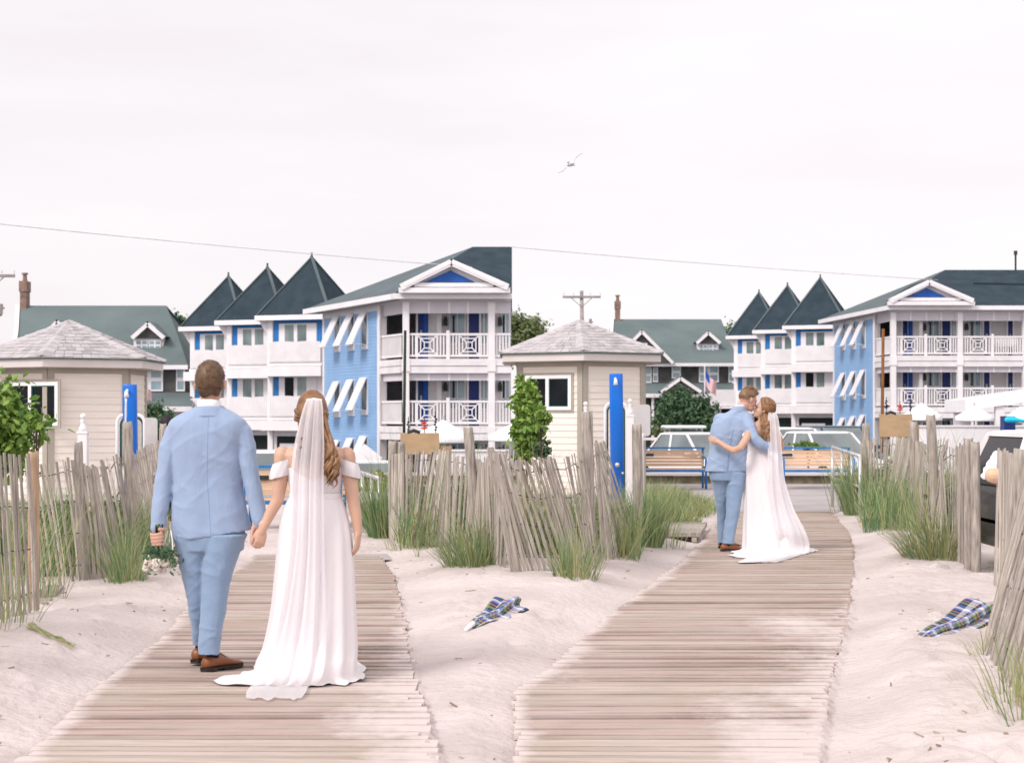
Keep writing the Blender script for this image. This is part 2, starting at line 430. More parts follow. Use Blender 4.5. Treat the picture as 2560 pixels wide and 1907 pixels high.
def boardwalk(A, B, y0, y1, pitch=0.098, patch=()):
    dust = []; mb = MB(); y = y0; rr = random.Random(11)
    while y < y1:
        w = pitch * rr.uniform(0.86, 1.0) - 0.008
        j = rr.gauss(0, 0.009); k = rr.gauss(0, 0.011)
        xa = interp(A, y) + j; xb = interp(B, y) + k
        if rr.random() < 0.06: xb -= rr.uniform(0.03, 0.10)
        za, zb = rr.gauss(0, 0.0050), rr.gauss(0, 0.0050)
        sk = rr.gauss(0, 0.004)
        top = [V((xa, y-sk, za)), V((xb, y+sk, zb)), V((xb, y+w+sk, zb)), V((xa, y+w-sk, za))]
        SUB = 14; rings = []
        for i in range(SUB+1):
            u = i/SUB; p, q = top[0].lerp(top[1], u), top[3].lerp(top[2], u); d_ = V((0,0,-0.032))
            rings.append([p, q, q + d_, p + d_])
            xx, yy = p.x, p.y
            e = xb - xx
            g_ = 0.75*sstep(0.62, 0.0, e + 0.38*nz(xx*1.3, yy*0.9, 31.0) + 0.22*nz(xx*4, yy*3.0, 3.0)) * sstep(13.5, 8.0, yy)
            g_ = max(g_, 0.75*sstep(0.16, 0.0, e + 0.12*nz(xx*3, yy*2.0, 8.0)) * sstep(18, 10, yy))
            g_ = max(g_, 0.8*sstep(0.12, 0.0, xx - xa + 0.12*nz(xx*3, yy*2.0, 18.0)))
            if patch: 
                for (cx, cy, rx, ry, a_) in patch: g_ = max(g_, a_*math.exp(-((xx-cx)/rx)**2 - ((yy-cy)/ry)**2 + 0.9*nz(xx*2.2, yy*1.6, 12.0)))
            dust += [g_]*4
        mb.loft(rings)
        y += w + rr.choice((0.006,0.006,0.007,0.008,0.008,0.010,0.014,0.024))
    # bearers beneath
    for t in (0.15, 0.5, 0.85):
        pts = []
        yy = y0
        while yy < y1:
            pts.append(V((lerp(interp(A, yy), interp(B, yy), t), yy, -0.06))); yy += 0.6
        for p, q in zip(pts, pts[1:]): mb.bar(p, q, 0.06, 0.05)
    o = mb.build('boardwalk', M['plank'])
    at = o.data.attributes.new('dust', 'FLOAT', 'POINT'); at.data.foreach_set('value', [clamp(q) for q in dust] + [0.0]*(len(mb.v)-len(dust)))
    return tag(o, kind='structure')
boardwalk(WL_L, WL_R, 6.9, 18.0)
boardwalk(WR_L, WR_R, 6.9, 27.5, patch=((PX(2020,11.8),11.8,0.42,1.3,0.6),(PX(1960,8.2),8.2,0.5,1.2,0.45),(PX(1420,9.8),9.8,0.3,0.8,0.3)))

# paved promenade across the head of both walks
def prom_z(x, y): return 0.006 + 0.01*nz(x*0.3, y*0.3, 2)
mb = MB()
def strip(A, B, y0, y1, z):
    yy = [y0 + (y1-y0)*i/12 for i in range(13)]
    vs = []
    for y in yy: vs += [(A(y), y, z(y)), (B(y), y, z(y))]
    mb.add(vs, [(2*i, 2*i+1, 2*i+3, 2*i+2) for i in range(12)])
strip(lambda y: -14, lambda y: 14, 28.5, 37.2, lambda y: 0.034)
strip(lambda y: interp(WR_L, y) - 0.35*sstep(25.0, 28.5, y), lambda y: interp(WR_R, y) + 0.5*sstep(25.5, 28.5, y), 26.2, 28.5, lambda y: lerp(-0.006, 0.034, sstep(26.2, 28.5, y)))
strip(lambda y: interp(WL_L, y), lambda y: interp(WL_R, y)+0.1, 17.7, 28.5, lambda y: lerp(-0.006, 0.034, sstep(17.7, 20, y)))
tag(mb.build('path', M['asphalt']), kind='structure')

# twigs, shell bits and dry scraps scattered over the sand (nobody could count them)
mb = MB(); rr = random.Random(41)
for i in range(520):
    y = 6.8 + 13*rr.random()**1.4; x = rr.uniform(-0.33, 0.33)*y
    if in_walk(x, y) < 0.06: continue
    if nz(x*0.9, y*0.9, 14.0) < 0.02 and rr.random() < 0.8: continue
    z = sand_z(x, y) + 0.003; a = rr.uniform(0, 3.14); l = rr.uniform(0.006, 0.05)*(1 if rr.random() < 0.8 else 2.0)
    mb.bar((x, y, z), (x + l*math.cos(a), y + l*math.sin(a), z + rr.uniform(0, 0.008)), rr.uniform(0.003, 0.008))
M['scrap'] = ramp_mat('beach_scraps', [(0.20,0.15,0.11),(0.32,0.25,0.18),(0.45,0.38,0.29),(0.24,0.21,0.13)], 0.9, 0.1, 0, 0.1)
tag(mb.build('beach_debris', M['scrap']), 'small twigs and dry scraps scattered on the sand', 'debris', None, 'stuff')
# ------------------------------------------------------------------ blue and white hotel
class Fr:
    """vertical wall frame: u along the wall, n outwards, z up"""
    def __init__(s, o, u, n=None):
        s.o = V((o[0], o[1], 0)); s.u = V((u[0], u[1], 0)).normalized()
        s.n = V((n[0], n[1], 0)).normalized() if n is not None else V((s.u.y, -s.u.x, 0))
        if n is None and s.n.dot(s.o) > 0: s.n = -s.n
    def pt(s, u, n, z): p = s.o + s.u*u + s.n*n; return V((p.x, p.y, z))
    def upx(s, px, n=0.0):
        k = (px - 1280.0)/F; o = s.o + s.n*n
        return (k*o.y - o.x)/(s.u.x - k*s.u.y)
    def zpx(s, py, u=0.0, n=0.0): return PZ(py, s.pt(u, n, 0).y)
    def box(s, mb, u0, u1, n0, n1, z0, z1, mi=0):
        mb.obox(s.pt((u0+u1)/2, (n0+n1)/2, (z0+z1)/2), s.u*((u1-u0)/2), s.n*((n1-n0)/2), (0,0,(z1-z0)/2), mi)
    def bar(s, mb, a, b, w, h=None, mi=0): mb.bar(s.pt(*a), s.pt(*b), w, h, s.n, mi)

def shingled(mb, a, b, c, d, rows, th=0.02, mi=0):
    """roof quad a-b (eave) to d-c (ridge) laid in overlapping courses"""
    a, b, c, d = map(V, (a, b, c, d)); nrm = (b-a).cross(d-a)
    if nrm.length < 1e-9: nrm = (c-a).cross(d-a)
    nrm.normalize()
    if nrm.z < 0: nrm = -nrm
    for i in range(rows):
        t0, t1 = i/rows, min(1, (i+1.0)/rows)
        p, q = a.lerp(d, t0), b.lerp(c, t0); r, s_ = b.lerp(c, t1), a.lerp(d, t1)
        o = nrm*th
        if (r-s_).length < 1e-4:
            mb.add([p, q, r, p+o, q+o, r+o*0.3], [(0,1,2),(3,4,5),(0,1,4,3),(1,2,5,4),(2,0,3,5)], mi)
        else:
            mb.add([p, q, r, s_, p+o, q+o, r+o*0.2, s_+o*0.2], [(3,2,1,0),(4,5,6,7),(0,1,5,4),(1,2,6,5),(2,3,7,6),(3,0,4,7)], mi)

def hotel(name, label, mx, my, k, right_px, extra):
    """mx/my map left-photo pixels to this hotel's pixels, k scales distance"""
    Yf = 72.0*k
    zf = lambda py, Y=72.0: PZ(my(py), Y*k)
    base = V((PX(mx(1009), Yf), Yf, -1.0))
    T = thing(name, label, 'hotel', base)
    def part(nm, mb, m, par=T, smooth=False): return mb.build(nm, m, par, smooth)
    A = V((PX(mx(1009), Yf), Yf, 0)); Bp = V((PX(mx(812), 81.4*k), 81.4*k, 0))
    fm = Fr(A, (1,0), (0,-1))                       # porch front
    fb = Fr(A, Bp - A)                              # blue end wall
    Lw = (Bp - A).length
    zE = zf(737); zV0, zV1 = zf(757), zf(783); zF2 = zf(897); zF1 = zf(1065); zR2 = zf(833); zR1 = zf(998)
    fl = zF2 - zF1; zG = zF1 - fl
    UR = fm.upx(right_px)
    dp = 2.3                                        # porch depth
    zb = -2.4
    # ---- walls
    iw = MB()
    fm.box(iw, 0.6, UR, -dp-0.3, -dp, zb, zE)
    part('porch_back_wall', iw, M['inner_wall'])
    # blue end wall in lapped boards, from the porch corner back to the towers
    ub0 = fb.upx(mx(948)); ub1 = Lw
    bw = MB(); z = zb; zBt = fb.zpx(my(783), (ub0+ub1)/2)
    zTop = zf(772, 74.0)
    while z < zTop:
        fb.box(bw, ub0+0.12, ub1, -0.3, 0.0, z, z+0.149)
        fb.bar(bw, (ub0+0.12, 0.006, z+0.012), (ub1, 0.006, z+0.012), 0.02, 0.012)
        z += 0.15
    part('blue_wall', bw, M['blue_siding'])
    wt = MB()
    zW0 = zTop - 0.02
    fb.box(wt, ub0-0.1, ub1+0.05, -0.31, 0.03, zW0, zE)             # white frieze board
    fb.box(wt, ub0-0.14, ub0+0.14, -0.31, 0.05, zb, zE)             # corner board
    fb.box(wt, ub1-0.02, ub1+0.2, -0.31, 0.05, zb, zE)
    part('white_corner_trim', wt, M['white'])
    ds = MB()
    ud = fb.upx(mx(955))
    ds.tube([fb.pt(ud, 0.12, zE-0.1), fb.pt(ud-0.02, 0.12, zE-0.6), fb.pt(ud, 0.12, zE-1.0), fb.pt(ud, 0.12, zb)], 0.07, 8)
    part('downspout', ds, M['white2'])
    # back and far end of the main wing
    bk = MB()
    C = fb.pt(Lw, -0.15, 0)
    bk.box(min(C.x, A.x), A.x + UR, C.y + 0.3, C.y + 0.6, zb, zE)
    bk.box(A.x + UR - 0.3, A.x + UR, A.y + dp, C.y + 0.3, zb, zE)
    part('rear_wall', bk, M['white2'])
    # ---- main hip roof
    ov = 0.55
    E1 = fm.pt(-ov*0.75, ov, zE); E2 = fb.pt(Lw + 0.9, 0.75, zE); E3 = V((A.x + UR + 0.05, A.y - ov, zE))
    Yr = 76.9*k; R1 = V((PX(mx(1182), Yr), Yr, PZ(my(617), Yr))); R2 = V((A.x + UR + 0.05, Yr, R1.z))
    E4 = V((A.x + UR + 0.05, E2.y + 0.4, zE)); E5 = V((E2.x + 0.2, E2.y + 0.4, zE))
    rf = MB(); th = V((0,0,0.12))
    rf.add([E1, E3, R2, R1], [(0,1,2,3)]); rf.add([E4, E5, R1, R2], [(0,1,2,3)])
    rf.add([E1-th, E3-th, E4-th, E5-th, E2-th], [(0,1,2,3,4)])
    rf.add([E3, E4, R2], [(0,1,2)])
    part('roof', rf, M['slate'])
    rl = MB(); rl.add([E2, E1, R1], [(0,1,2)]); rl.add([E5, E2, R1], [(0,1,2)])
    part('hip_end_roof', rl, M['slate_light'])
    gut = MB()
    gut.bar(E1 + V((0,0,-0.10)), E3 + V((0,0,-0.10)), 0.16, 0.24); gut.bar(E1 + V((0,0,-0.12)), E2 + V((0,0,-0.12)), 0.16, 0.24)
    part('gutter', gut, M['white'])
    rv = MB()
    if extra:
        p = V((PX(2539, Yr), Yr, R1.z)); rv.tube([p, p + V((0,0,0.9))], 0.06, 8); rv.tube([p + V((0,0,0.9)), p+V((0,0,1.15))], 0.11, 8)
        part('roof_vent', rv, M['metal_dark'])
    sn = MB()
    for i in range(22):                              # snow guards on the upper slope
        u = fm.upx(mx(1100 + i*38), -4.0)
        if u > UR - 0.5 or u < 5.5: continue
        t = 0.62 - 0.006*i
        p = V((A.x+u, lerp(E1.y, R1.y, t), lerp(zE, R1.z, t)+0.05)); sn.bar(p - V((0.45,0,0)), p + V((0.45,0,0)), 0.10, 0.06)
    part('snow_guard', sn, M['slate'])
    # soffit and frieze over the porch
    fr = MB()
    fm.box(fr, -0.15, UR, -0.25, 0.12, zf(754), zE-0.12)
    fb.box(fr, 0.16, ub0-0.15, -0.24, 0.10, zf(754)+0.02, zE-0.125)
    fm.box(fr, 0.0, UR, -dp, -0.27, zf(757)+0.05, zf(757)+0.2)
    part('frieze', fr, M['white'])
    # ---- pediment gable
    Yp = Yf - 0.9; n0 = 0.9
    pl, pr, pa = (fm.upx(mx(1003), n0), zf(723)), (fm.upx(min(mx(1270), 99999), n0), zf(723)), (fm.upx(mx(1129), n0), zf(662))
    pw = MB(); d = V((0, 3.6, 0))
    pts = [fm.pt(pl[0]+0.3, n0-0.2, pl[1]), fm.pt(pr[0]-0.3, n0-0.2, pr[1]), fm.pt(pa[0], n0-0.2, pa[1]-0.15)]
    pw.prism(pts, (0,0.2,0)); ped = part('pediment', pw, M['white'])
    rk = MB()
    for a_, b_ in ((pl, pa), (pr, pa)):
        rk.bar(fm.pt(a_[0], n0, a_[1]), fm.pt(b_[0], n0, b_[1]), 0.5, 0.28)
        rk.bar(fm.pt(lerp(a_[0], b_[0], .08), n0+0.12, lerp(a_[1], b_[1], .08)-0.0), fm.pt(b_[0], n0+0.12, b_[1]+0.02), 0.3, 0.14)
    rk.bar(fm.pt(pl[0]-0.1, n0-0.02, pl[1]-0.12), fm.pt(pr[0]+0.1, n0-0.02, pr[1]-0.12), 0.4, 0.22)
    hb = (zf(712)); rk.bar(fm.pt(lerp(pl[0], pa[0], .26), n0+0.02, hb-0.08), fm.pt(lerp(pr[0], pa[0], .26), n0+0.02, hb-0.08), 0.1, 0.17)
    part('raking_trim', rk, M['white'], ped)
    bt = MB(); bt.prism([fm.pt(fm.upx(mx(1060), n0), n0-0.15, zf(709)), fm.pt(fm.upx(mx(1187), n0), n0-0.15, zf(709)), fm.pt(fm.upx(mx(1126), n0), n0-0.15, zf(680))], (0,-0.06,0))
    part('blue_tympanum', bt, M['royal'], ped)
    dk = MB(); dk.prism([fm.pt(fm.upx(mx(1018), n0), n0-0.12, zf(723.5)), fm.pt(fm.upx(mx(1238), n0), n0-0.12, zf(723.5)), fm.pt(fm.upx(mx(1222), n0), n0-0.12, zf(716.5)), fm.pt(fm.upx(mx(1036), n0), n0-0.12, zf(716.5))], (0,-0.05,0))
    part('dark_green_strip', dk, M['edge_green'], ped)  # dark green strip below the blue triangle
    pf = MB()
    back = fm.pt(pa[0], -5.0, pa[1])
    for a_ in (pl, pr):
        pf.add([fm.pt(a_[0], n0+0.1, a_[1]+0.10), fm.pt(pa[0], n0+0.1, pa[1]+0.17), fm.pt(pa[0], -3.2, pa[1]+0.17), fm.pt(a_[0], -0.3, a_[1]+0.10)], [(0,1,2,3)])
    part('pediment_roof', pf, M['slate'], ped)
    # ---- columns
    cols = [1015, 1229] + ([] if not extra else [1015 + (2563-2233)/0.776])
    for c in cols:
        mb = MB(); u = fm.upx(mx(c))
        if u + 0.12 > UR: continue
        fm.box(mb, u-0.14, u+0.14, -0.20, 0.14, zb, zE-0.3); fm.box(mb, u-0.18, u+0.18, -0.24, 0.18, zF2-0.55, zF2-0.02); fm.box(mb, u-0.18, u+0.18, -0.24, 0.18, zF1-0.5, zF1-0.02)
        part('porch_column', mb, M['white'])
    # ---- per storey: floor slab, valance, railing, doors, windows
    deco = [1068, 1173] + ([1015 + (q-2233)/0.776 for q in (2445,)] if extra else [])
    mids = [1120] + ([1015 + (2481-2233)/0.776] if extra else [])
    for zfl in (zF2, zF1, zG):
        dz = zfl - zF2
        up = zfl > zG + 0.1
        s_ = MB()
        fm.box(s_, 0.0, UR, -dp, 0.15, zfl-0.30, zfl); fm.box(s_, -0.02, UR, -0.1, 0.12, zfl-0.62, zfl-0.33)
        fb.box(s_, 0.17, ub0-0.15, -1.6, 0.13, zfl-0.29, zfl-0.01); fb.box(s_, 0.17, ub0-0.15, -0.1, 0.10, zfl-0.6, zfl-0.31)
        if up: part('porch_floor', s_, M['white2'])
        # valance screens
        ztop = zV0+dz; zbot = zV1+dz
        va = MB(); bounds = [1022, 1072, 1123, 1170, 1220, 1238, 1288, 1340, 1390, 1440]
        if up:
            fm.box(va, 0.15, UR, -0.14, -0.08, zbot, ztop+0.1)
            fb.box(va, 0.3, ub0-0.25, -0.12, -0.06, zbot, ztop+0.1)
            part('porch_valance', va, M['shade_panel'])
            for b_ in bounds:
                u = fm.upx(mx(b_))
                if u < UR-0.1: vt = MB(); fm.box(vt, u-0.05, u+0.05, -0.08, -0.045, zbot, ztop+0.1); part('valance_batten', vt, M['white'])
        # back wall: doors, windows, lamps (pixels measured on the photograph)
        doors = [(1045,1061), (1172,1198)] + ([(x0, x1) for x0, x1 in [(1015+(2459-2233)/.776, 1015+(2473-2233)/.776), (1015+(2519-2233)/.776, 1015+(2531-2233)/.776)]] if extra else [])
        wins = [(1068,1101), (1126,1161), (1202,1218)] + ([(1015+(2423-2233)/.776, 1015+(2450-2233)/.776)] if extra else [(1256,1272)])
        lamps = [1114] + ([1015+(2415-2233)/.776] if extra else [1250])
        for a_, b_ in doors:
            u0, u1 = fm.upx(mx(a_), -dp), fm.upx(mx(b_), -dp)
            if u1 > UR: continue
            mb = MB(); fm.box(mb, u0, u1, -dp, -dp+0.06, zfl, zfl+2.12); dd = part('door', mb, M['navy'])
            mb = MB(); fm.box(mb, u0-0.08, u0, -dp, -dp+0.09, zfl, zfl+2.2); fm.box(mb, u1, u1+0.08, -dp, -dp+0.09, zfl, zfl+2.2); part('door_frame', mb, M['white'], dd)
            if b_-a_ < 20:
                mb = MB(); fm.box(mb, u0+0.1, u1-0.1, -dp+0.06, -dp+0.075, zfl+0.75, zfl+1.35); part('door_pane', mb, M['glass_teal'], dd)
        for a_, b_ in wins:
            u0, u1 = fm.upx(mx(a_), -dp), fm.upx(mx(b_), -dp)
            if u1 > UR: continue
            mb = MB(); fm.box(mb, u0-0.07, u1+0.07, -dp, -dp+0.05, zfl+0.72, zfl+2.16); w = part('window', mb, M['white2'])
            mb = MB(); fm.box(mb, u0, u1, -dp+0.05, -dp+0.065, zfl+0.78, zfl+2.1); part('pane', mb, M['glass_teal'], w)
            mb = MB(); fm.box(mb, u0, u1, -dp+0.065, -dp+0.08, zfl+1.18, zfl+1.23)
            um = (u0+u1)/2; fm.box(mb, um-0.02, um+0.02, -dp+0.065, -dp+0.08, zfl+0.78, zfl+2.1); part('muntin', mb, M['white2'], w)
            if 1120 < a_ < 1130 or a_ > 1250:
                mb = MB(); fm.box(mb, u0+0.1, um-0.12, -dp+0.067, -dp+0.078, zfl+1.24, zfl+2.0); part('dark_pane_patch', mb, M['glass_dark'], w)  # darker rectangle over the upper left of the pane
        for l_ in lamps:
            u = fm.upx(mx(l_), -dp); mb = MB()
            if u > UR - 0.2: continue
            fm.box(mb, u-0.06, u+0.06, -dp, -dp+0.16, zfl+1.85, zfl+1.95); fm.box(mb, u-0.09, u+0.09, -dp+0.05, -dp+0.24, zfl+1.55, zfl+1.85)
            part('wall_lamp', mb, M['metal_dark'])
        if not up: continue
        # railing with square panels
        zr = zR2 + dz; z0 = zfl + 0.09
        rl = MB()
        fm.box(rl, 0.16, UR, -0.05, 0.05, zr-0.09, zr); fm.box(rl, 0.16, UR, -0.04, 0.04, z0, z0+0.08)
        for m_ in mids:
            u = fm.upx(mx(m_))
            if u < UR-0.1: fm.box(rl, u-0.07, u+0.07, -0.07, 0.07, zfl, zr+0.12)
        dus = [fm.upx(mx(q)) for q in deco if fm.upx(mx(q)) < UR-0.5]; hs = (zr - z0)/2 - 0.11
        u = 0.25
        while u < UR - 0.05:
            if all(abs(u - q) > hs + 0.06 for q in dus): fm.box(rl, u-0.03, u+0.03, -0.02, 0.02, z0+0.08, zr-0.09)
            u += 0.135
        zc = (z0 + 0.08 + zr - 0.09)/2
        for q in dus:
            for h, w_ in ((hs, 0.07), (hs*0.66, 0.05), (hs*0.26, 0.045)):
                fm.box(rl, q-h-w_, q-h, -0.03, 0.03, zc-h-w_, zc+h+w_); fm.box(rl, q+h, q+h+w_, -0.03, 0.03, zc-h-w_, zc+h+w_)
                fm.box(rl, q-h, q+h, -0.03, 0.03, zc-h-w_, zc-h); fm.box(rl, q-h, q+h, -0.03, 0.03, zc+h, zc+h+w_)
            for sx in (-1, 1):
                for sz in (-1, 1):
                    fm.bar(rl, (q+sx*hs*0.26, 0.0, zc+sz*hs*0.26), (q+sx*hs, 0.0, zc+sz*hs), 0.05, 0.04)
        part('porch_railing', rl, M['white'])
        sr = MB()                                    # side of the porch
        fb.box(sr, 0.17, ub0-0.16, -0.05, 0.05, zr-0.09, zr); fb.box(sr, 0.17, ub0-0.16, -0.04, 0.04, z0, z0+0.08)
        u = 0.3
        while u < ub0-0.3: fb.box(sr, u-0.035, u+0.035, -0.02, 0.02, z0+0.08, zr-0.09); u += 0.15
        part('side_railing', sr, M['white'])
        sd = MB(); u0 = fb.upx(mx(966)); u1 = fb.upx(mx(981)); u0, u1 = min(u0,u1), max(u0,u1)
        fb.box(sd, u0-0.0, u1, -1.7, -1.62, zfl, zfl+2.15); part('side_door', sd, M['royal'])
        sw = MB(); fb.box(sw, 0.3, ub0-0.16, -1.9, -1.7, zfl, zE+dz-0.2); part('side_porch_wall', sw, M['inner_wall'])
        # Bahama shutters on the blue wall
    for j, (t0, t1) in enumerate(((783, 866), (946, 1030), (1092, 1172))):
        for a_ in (0, 1, 2):
            pxl = (845, 880, 913)[a_]
            u = fb.upx(mx(pxl)); yy = fb.pt(u, 0, 0).y/k
            z1 = zf(t0+8-5*a_, yy); z0 = z1 - 1.52; hw = 0.40*1.0
            mb = MB(); fb.box(mb, u-hw-0.0, u+hw, 0.0, 0.05, z0-0.18, z1); w = part('window', mb, M['white'])
            mb = MB(); fb.box(mb, u-hw+0.1, u+hw-0.1, 0.05, 0.06, z0, z1-0.1); part('pane', mb, M['glass'], w)
            mb = MB(); c0 = fb.pt(u, 0.1, z1); c1 = fb.pt(u, 0.80, z0+0.02)
            mb.bar(c0, c1, hw*2+0.06, 0.05, fb.n)
            d_ = (c1-c0)
            for i in range(16): mb.bar(c0 + d_*(i+0.5)/16 + fb.n*0.03 - fb.u*hw*0.92, c0 + d_*(i+0.5)/16 + fb.n*0.03 + fb.u*hw*0.92, 0.03, 0.03)
            mb.bar(fb.pt(u-hw+0.05, 0.03, z0), fb.pt(u-hw+0.05, 0.72, z0+0.1), 0.03); part('shutter', mb, M['white'], w)
    # ---- three tower bays with pyramid roofs
    zT0, zT1, zT2 = zE + 0.02, zE - 0.0, zE
    for ti, (pl_, pr_, Y0, apx, apy, full) in enumerate(((672, 812, 88.0, 784, 643, 3.35), (570, 672, 92.5, 675, 669, 3.2), (478, 570, 99.0, 580, 691, 3.2))):
        Yl = Y0*k
        o = V((PX(mx(pl_), Yl), Yl, 0)); ang = R(-20)
        ud = V((math.cos(ang), math.sin(ang), 0)); W = full
        ft = Fr(o, ud, (math.sin(ang), -math.cos(ang)))
        D = 4.8
        tw = MB(); ft.box(tw, 0, W, -D, 0, zb, zE-0.05); tower = part('tower', tw, M['white'])
        ze = zE
        ov2 = 0.5
        q = [ft.pt(-ov2, ov2, ze), ft.pt(W+ov2, ov2, ze), ft.pt(W+ov2, -W-ov2, ze), ft.pt(-ov2, -W-ov2, ze)]
        cen = (q[0]+q[2])/2; ap = V((cen.x, cen.y, PZ(my(apy), cen.y)))
        rb = MB()
        rb.add(q + [ap], [(0,1,4),(1,2,4),(2,3,4),(3,0,4),(3,2,1,0)])
        rt = part('tower_roof', rb, M['slate'], tower)
        hp = MB()
        for c_ in q: hp.bar(c_ + V((0,0,0.03)), ap + V((0,0,0.03)), 0.16, 0.05)
        hp.tube([ap - V((0,0,0.15)), ap + V((0,0,0.25))], 0.06, 6)
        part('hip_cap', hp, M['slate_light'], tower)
        ev = MB()
        for i in range(4): ev.bar(q[i] - V((0,0,0.09)), q[(i+1)%4] - V((0,0,0.09)), 0.16, 0.26)
        part('tower_gutter', ev, M['white'], tower)
        br = MB(); br.add([ft.pt(-0.02,0.0,ze-0.15), ft.pt(-0.42,0.3,ze-0.2), ft.pt(-0.02,0.0,ze-1.0), ft.pt(-0.02,0.06,ze-0.15), ft.pt(-0.42,0.36,ze-0.2), ft.pt(-0.02,0.06,ze-1.0)], [(0,1,2),(5,4,3),(0,2,5,3),(0,3,4,1),(1,4,5,2)])
        part('eave_bracket', br, M['white2'], tower)
        # blue wall panels, windows, balcony fronts on two storeys
        for fi, zfl in enumerate((zE - 2.42, zE - 5.25)):
            bp = MB(); zt = zfl + (2.16 if fi == 0 else 2.22)
            ft.box(bp, 0.30, 0.62, 0, 0.02, zfl+0.02, zt); 
            if fi == 0: ft.box(bp, 0.30, W-0.25, 0, 0.022, zt-0.12, zt+0.06); ft.box(bp, W-0.5, W-0.22, 0, 0.02, zfl+0.9, zt)
            part('blue_panel', bp, M['trim_blue'], tower)
            wf = MB(); ft.box(wf, 0.63, W-0.52, 0, 0.06, zfl+0.1, zt-0.12); fr_ = part('tower_window', wf, M['white'], tower) if False else wf.build('window_frame', M['white'], tower)
            for (a_, b_) in ((0.98, 1.50), (1.72, 2.24)):
                gp = MB(); ft.box(gp, a_, b_, 0.06, 0.075, zfl+0.6, zt-0.19)
                gp.build('window_pane', M['glass_dark'] if (fi == 1 and ti == 0 and a_ < 1.2) else M['glass'], tower)
            bl = MB(); z1 = zfl + 1.02
            ft.box(bl, 0.42, W+0.05, 0.75, 0.80, zfl-0.02, z1-0.02)
            u = 0.44
            while u < W+0.02:
                h = 0.05*abs(math.sin((u-0.42)/(W-0.37)*math.pi*2)) ** 0.5
                ft.box(bl, u, u+0.085, 0.80, 0.82, zfl+0.02, z1 + h); u += 0.10
            for uu in (0.42, W+0.03):
                ft.box(bl, uu-0.03, uu+0.03, 0.0, 0.74, zfl-0.02, z1-0.03)
            ft.box(bl, 0.30, W+0.12, 0.0, 0.74, zfl-0.20, zfl-0.03)
            bl.build('balcony', M['white'], tower)
            bd = MB(); ft.box(bd, 0.0, W+0.15, 0.0, 0.9, zfl-0.75, zfl-0.22); bd.build('floor_band', M['white'], tower)
        cp = MB(); ft.box(cp, -0.02, 0.28, -0.2, 0.1, zb, ze-0.2); cp.build('corner_post', M['white'], tower)
        # ground floor garage: flat dark panel painted as the opening's shade
        gd = MB(); ft.box(gd, 0.5, W-0.2, 0.0, 0.04, zb, zE-6.3); gd.build('garage_shade_panel', M['garage'], tower)
        if ti == 0:
            sg = MB(); ft.box(sg, 0.7, 2.3, 0.05, 0.10, zE-6.95, zE-6.68); sg.build('sign_strip', M['white'], tower)
            nd = MB(); ft.box(nd, W+0.02, W+0.10, -0.95, -0.3, zE-5.2, zE-3.1); nd.build('tower_door', M['navy'], tower)
            sb = MB()
            z1 = zE-2.42+1.0
            for i in range(14): sb.bar(ft.pt(W+0.1+i*0.11, 0.55-i*0.04, zE-2.42), ft.pt(W+0.1+i*0.11, 0.55-i*0.04, z1), 0.05)
            sb.bar(ft.pt(W+0.05, 0.56, z1), ft.pt(W+1.6, 0.0, z1), 0.08); sb.build('side_balcony_railing', M['white2'], tower)
            cb = MB(); ft.box(cb, W+0.02, W+1.5, -1.2, 0.6, zE-2.42-0.32, zE-2.46); cb.build('side_balcony_floor', M['slate_light'], tower)
    # low deck at the far end
    dk = MB(); Yd = 97.5*k; x0, x1 = PX(mx(408), Yd), PX(mx(482), Yd); zt = PZ(my(1010), Yd); zl = PZ(my(1062), Yd)
    dk.box(x0, x1, Yd, Yd+0.06, zl, zt); dk.box(x0, x0+0.06, Yd+0.06, Yd+3, zl, zt); dk.box(x0-0.25, x1, Yd-0.25, Yd+3, zl-0.18, zl-0.02)
    u = x0
    while u < x1: dk.box(u, u+0.10, Yd-0.03, Yd-0.005, zl+0.05, zt+0.06); u += 0.125
    for u in (x0+0.05, x1-0.1): dk.box(u, u+0.2, Yd+0.1, Yd+0.3, zb, zl-0.2)
    part('low_deck', dk, M['white'])
    if extra:                                        # two benches-like slatted seat on the upper porch seen as a white swing
        sw = MB(); u0, u1 = fm.upx(2492), fm.upx(2552)
        fm.box(sw, u0, u1, -0.5, -0.45, zF2+0.55, zF2+1.05); fm.box(sw, u0, u1, -0.9, -0.5, zF2+0.5, zF2+0.56)
        part('porch_swing', sw, M['white2'])
    return T

ID = lambda v: v
AN = [(-200,1130+200),(405,1784),(478,1836),(580,1911),(675,1982),(784,2062),(813,2087),(948,2186),(1015,2233),(1129,2321),(1229,2399),(2000,2399+771*.776)]
hotel('hotel', 'blue and white balconied hotel with pointed towers behind the couple holding hands', ID, ID, 1.0, 1277, False)
hotel('hotel', 'blue and white balconied hotel with pointed towers behind the kissing couple', lambda p: interp(AN, p), lambda y: 889 + (y-897)*0.765, 1/0.765, 2720, True)

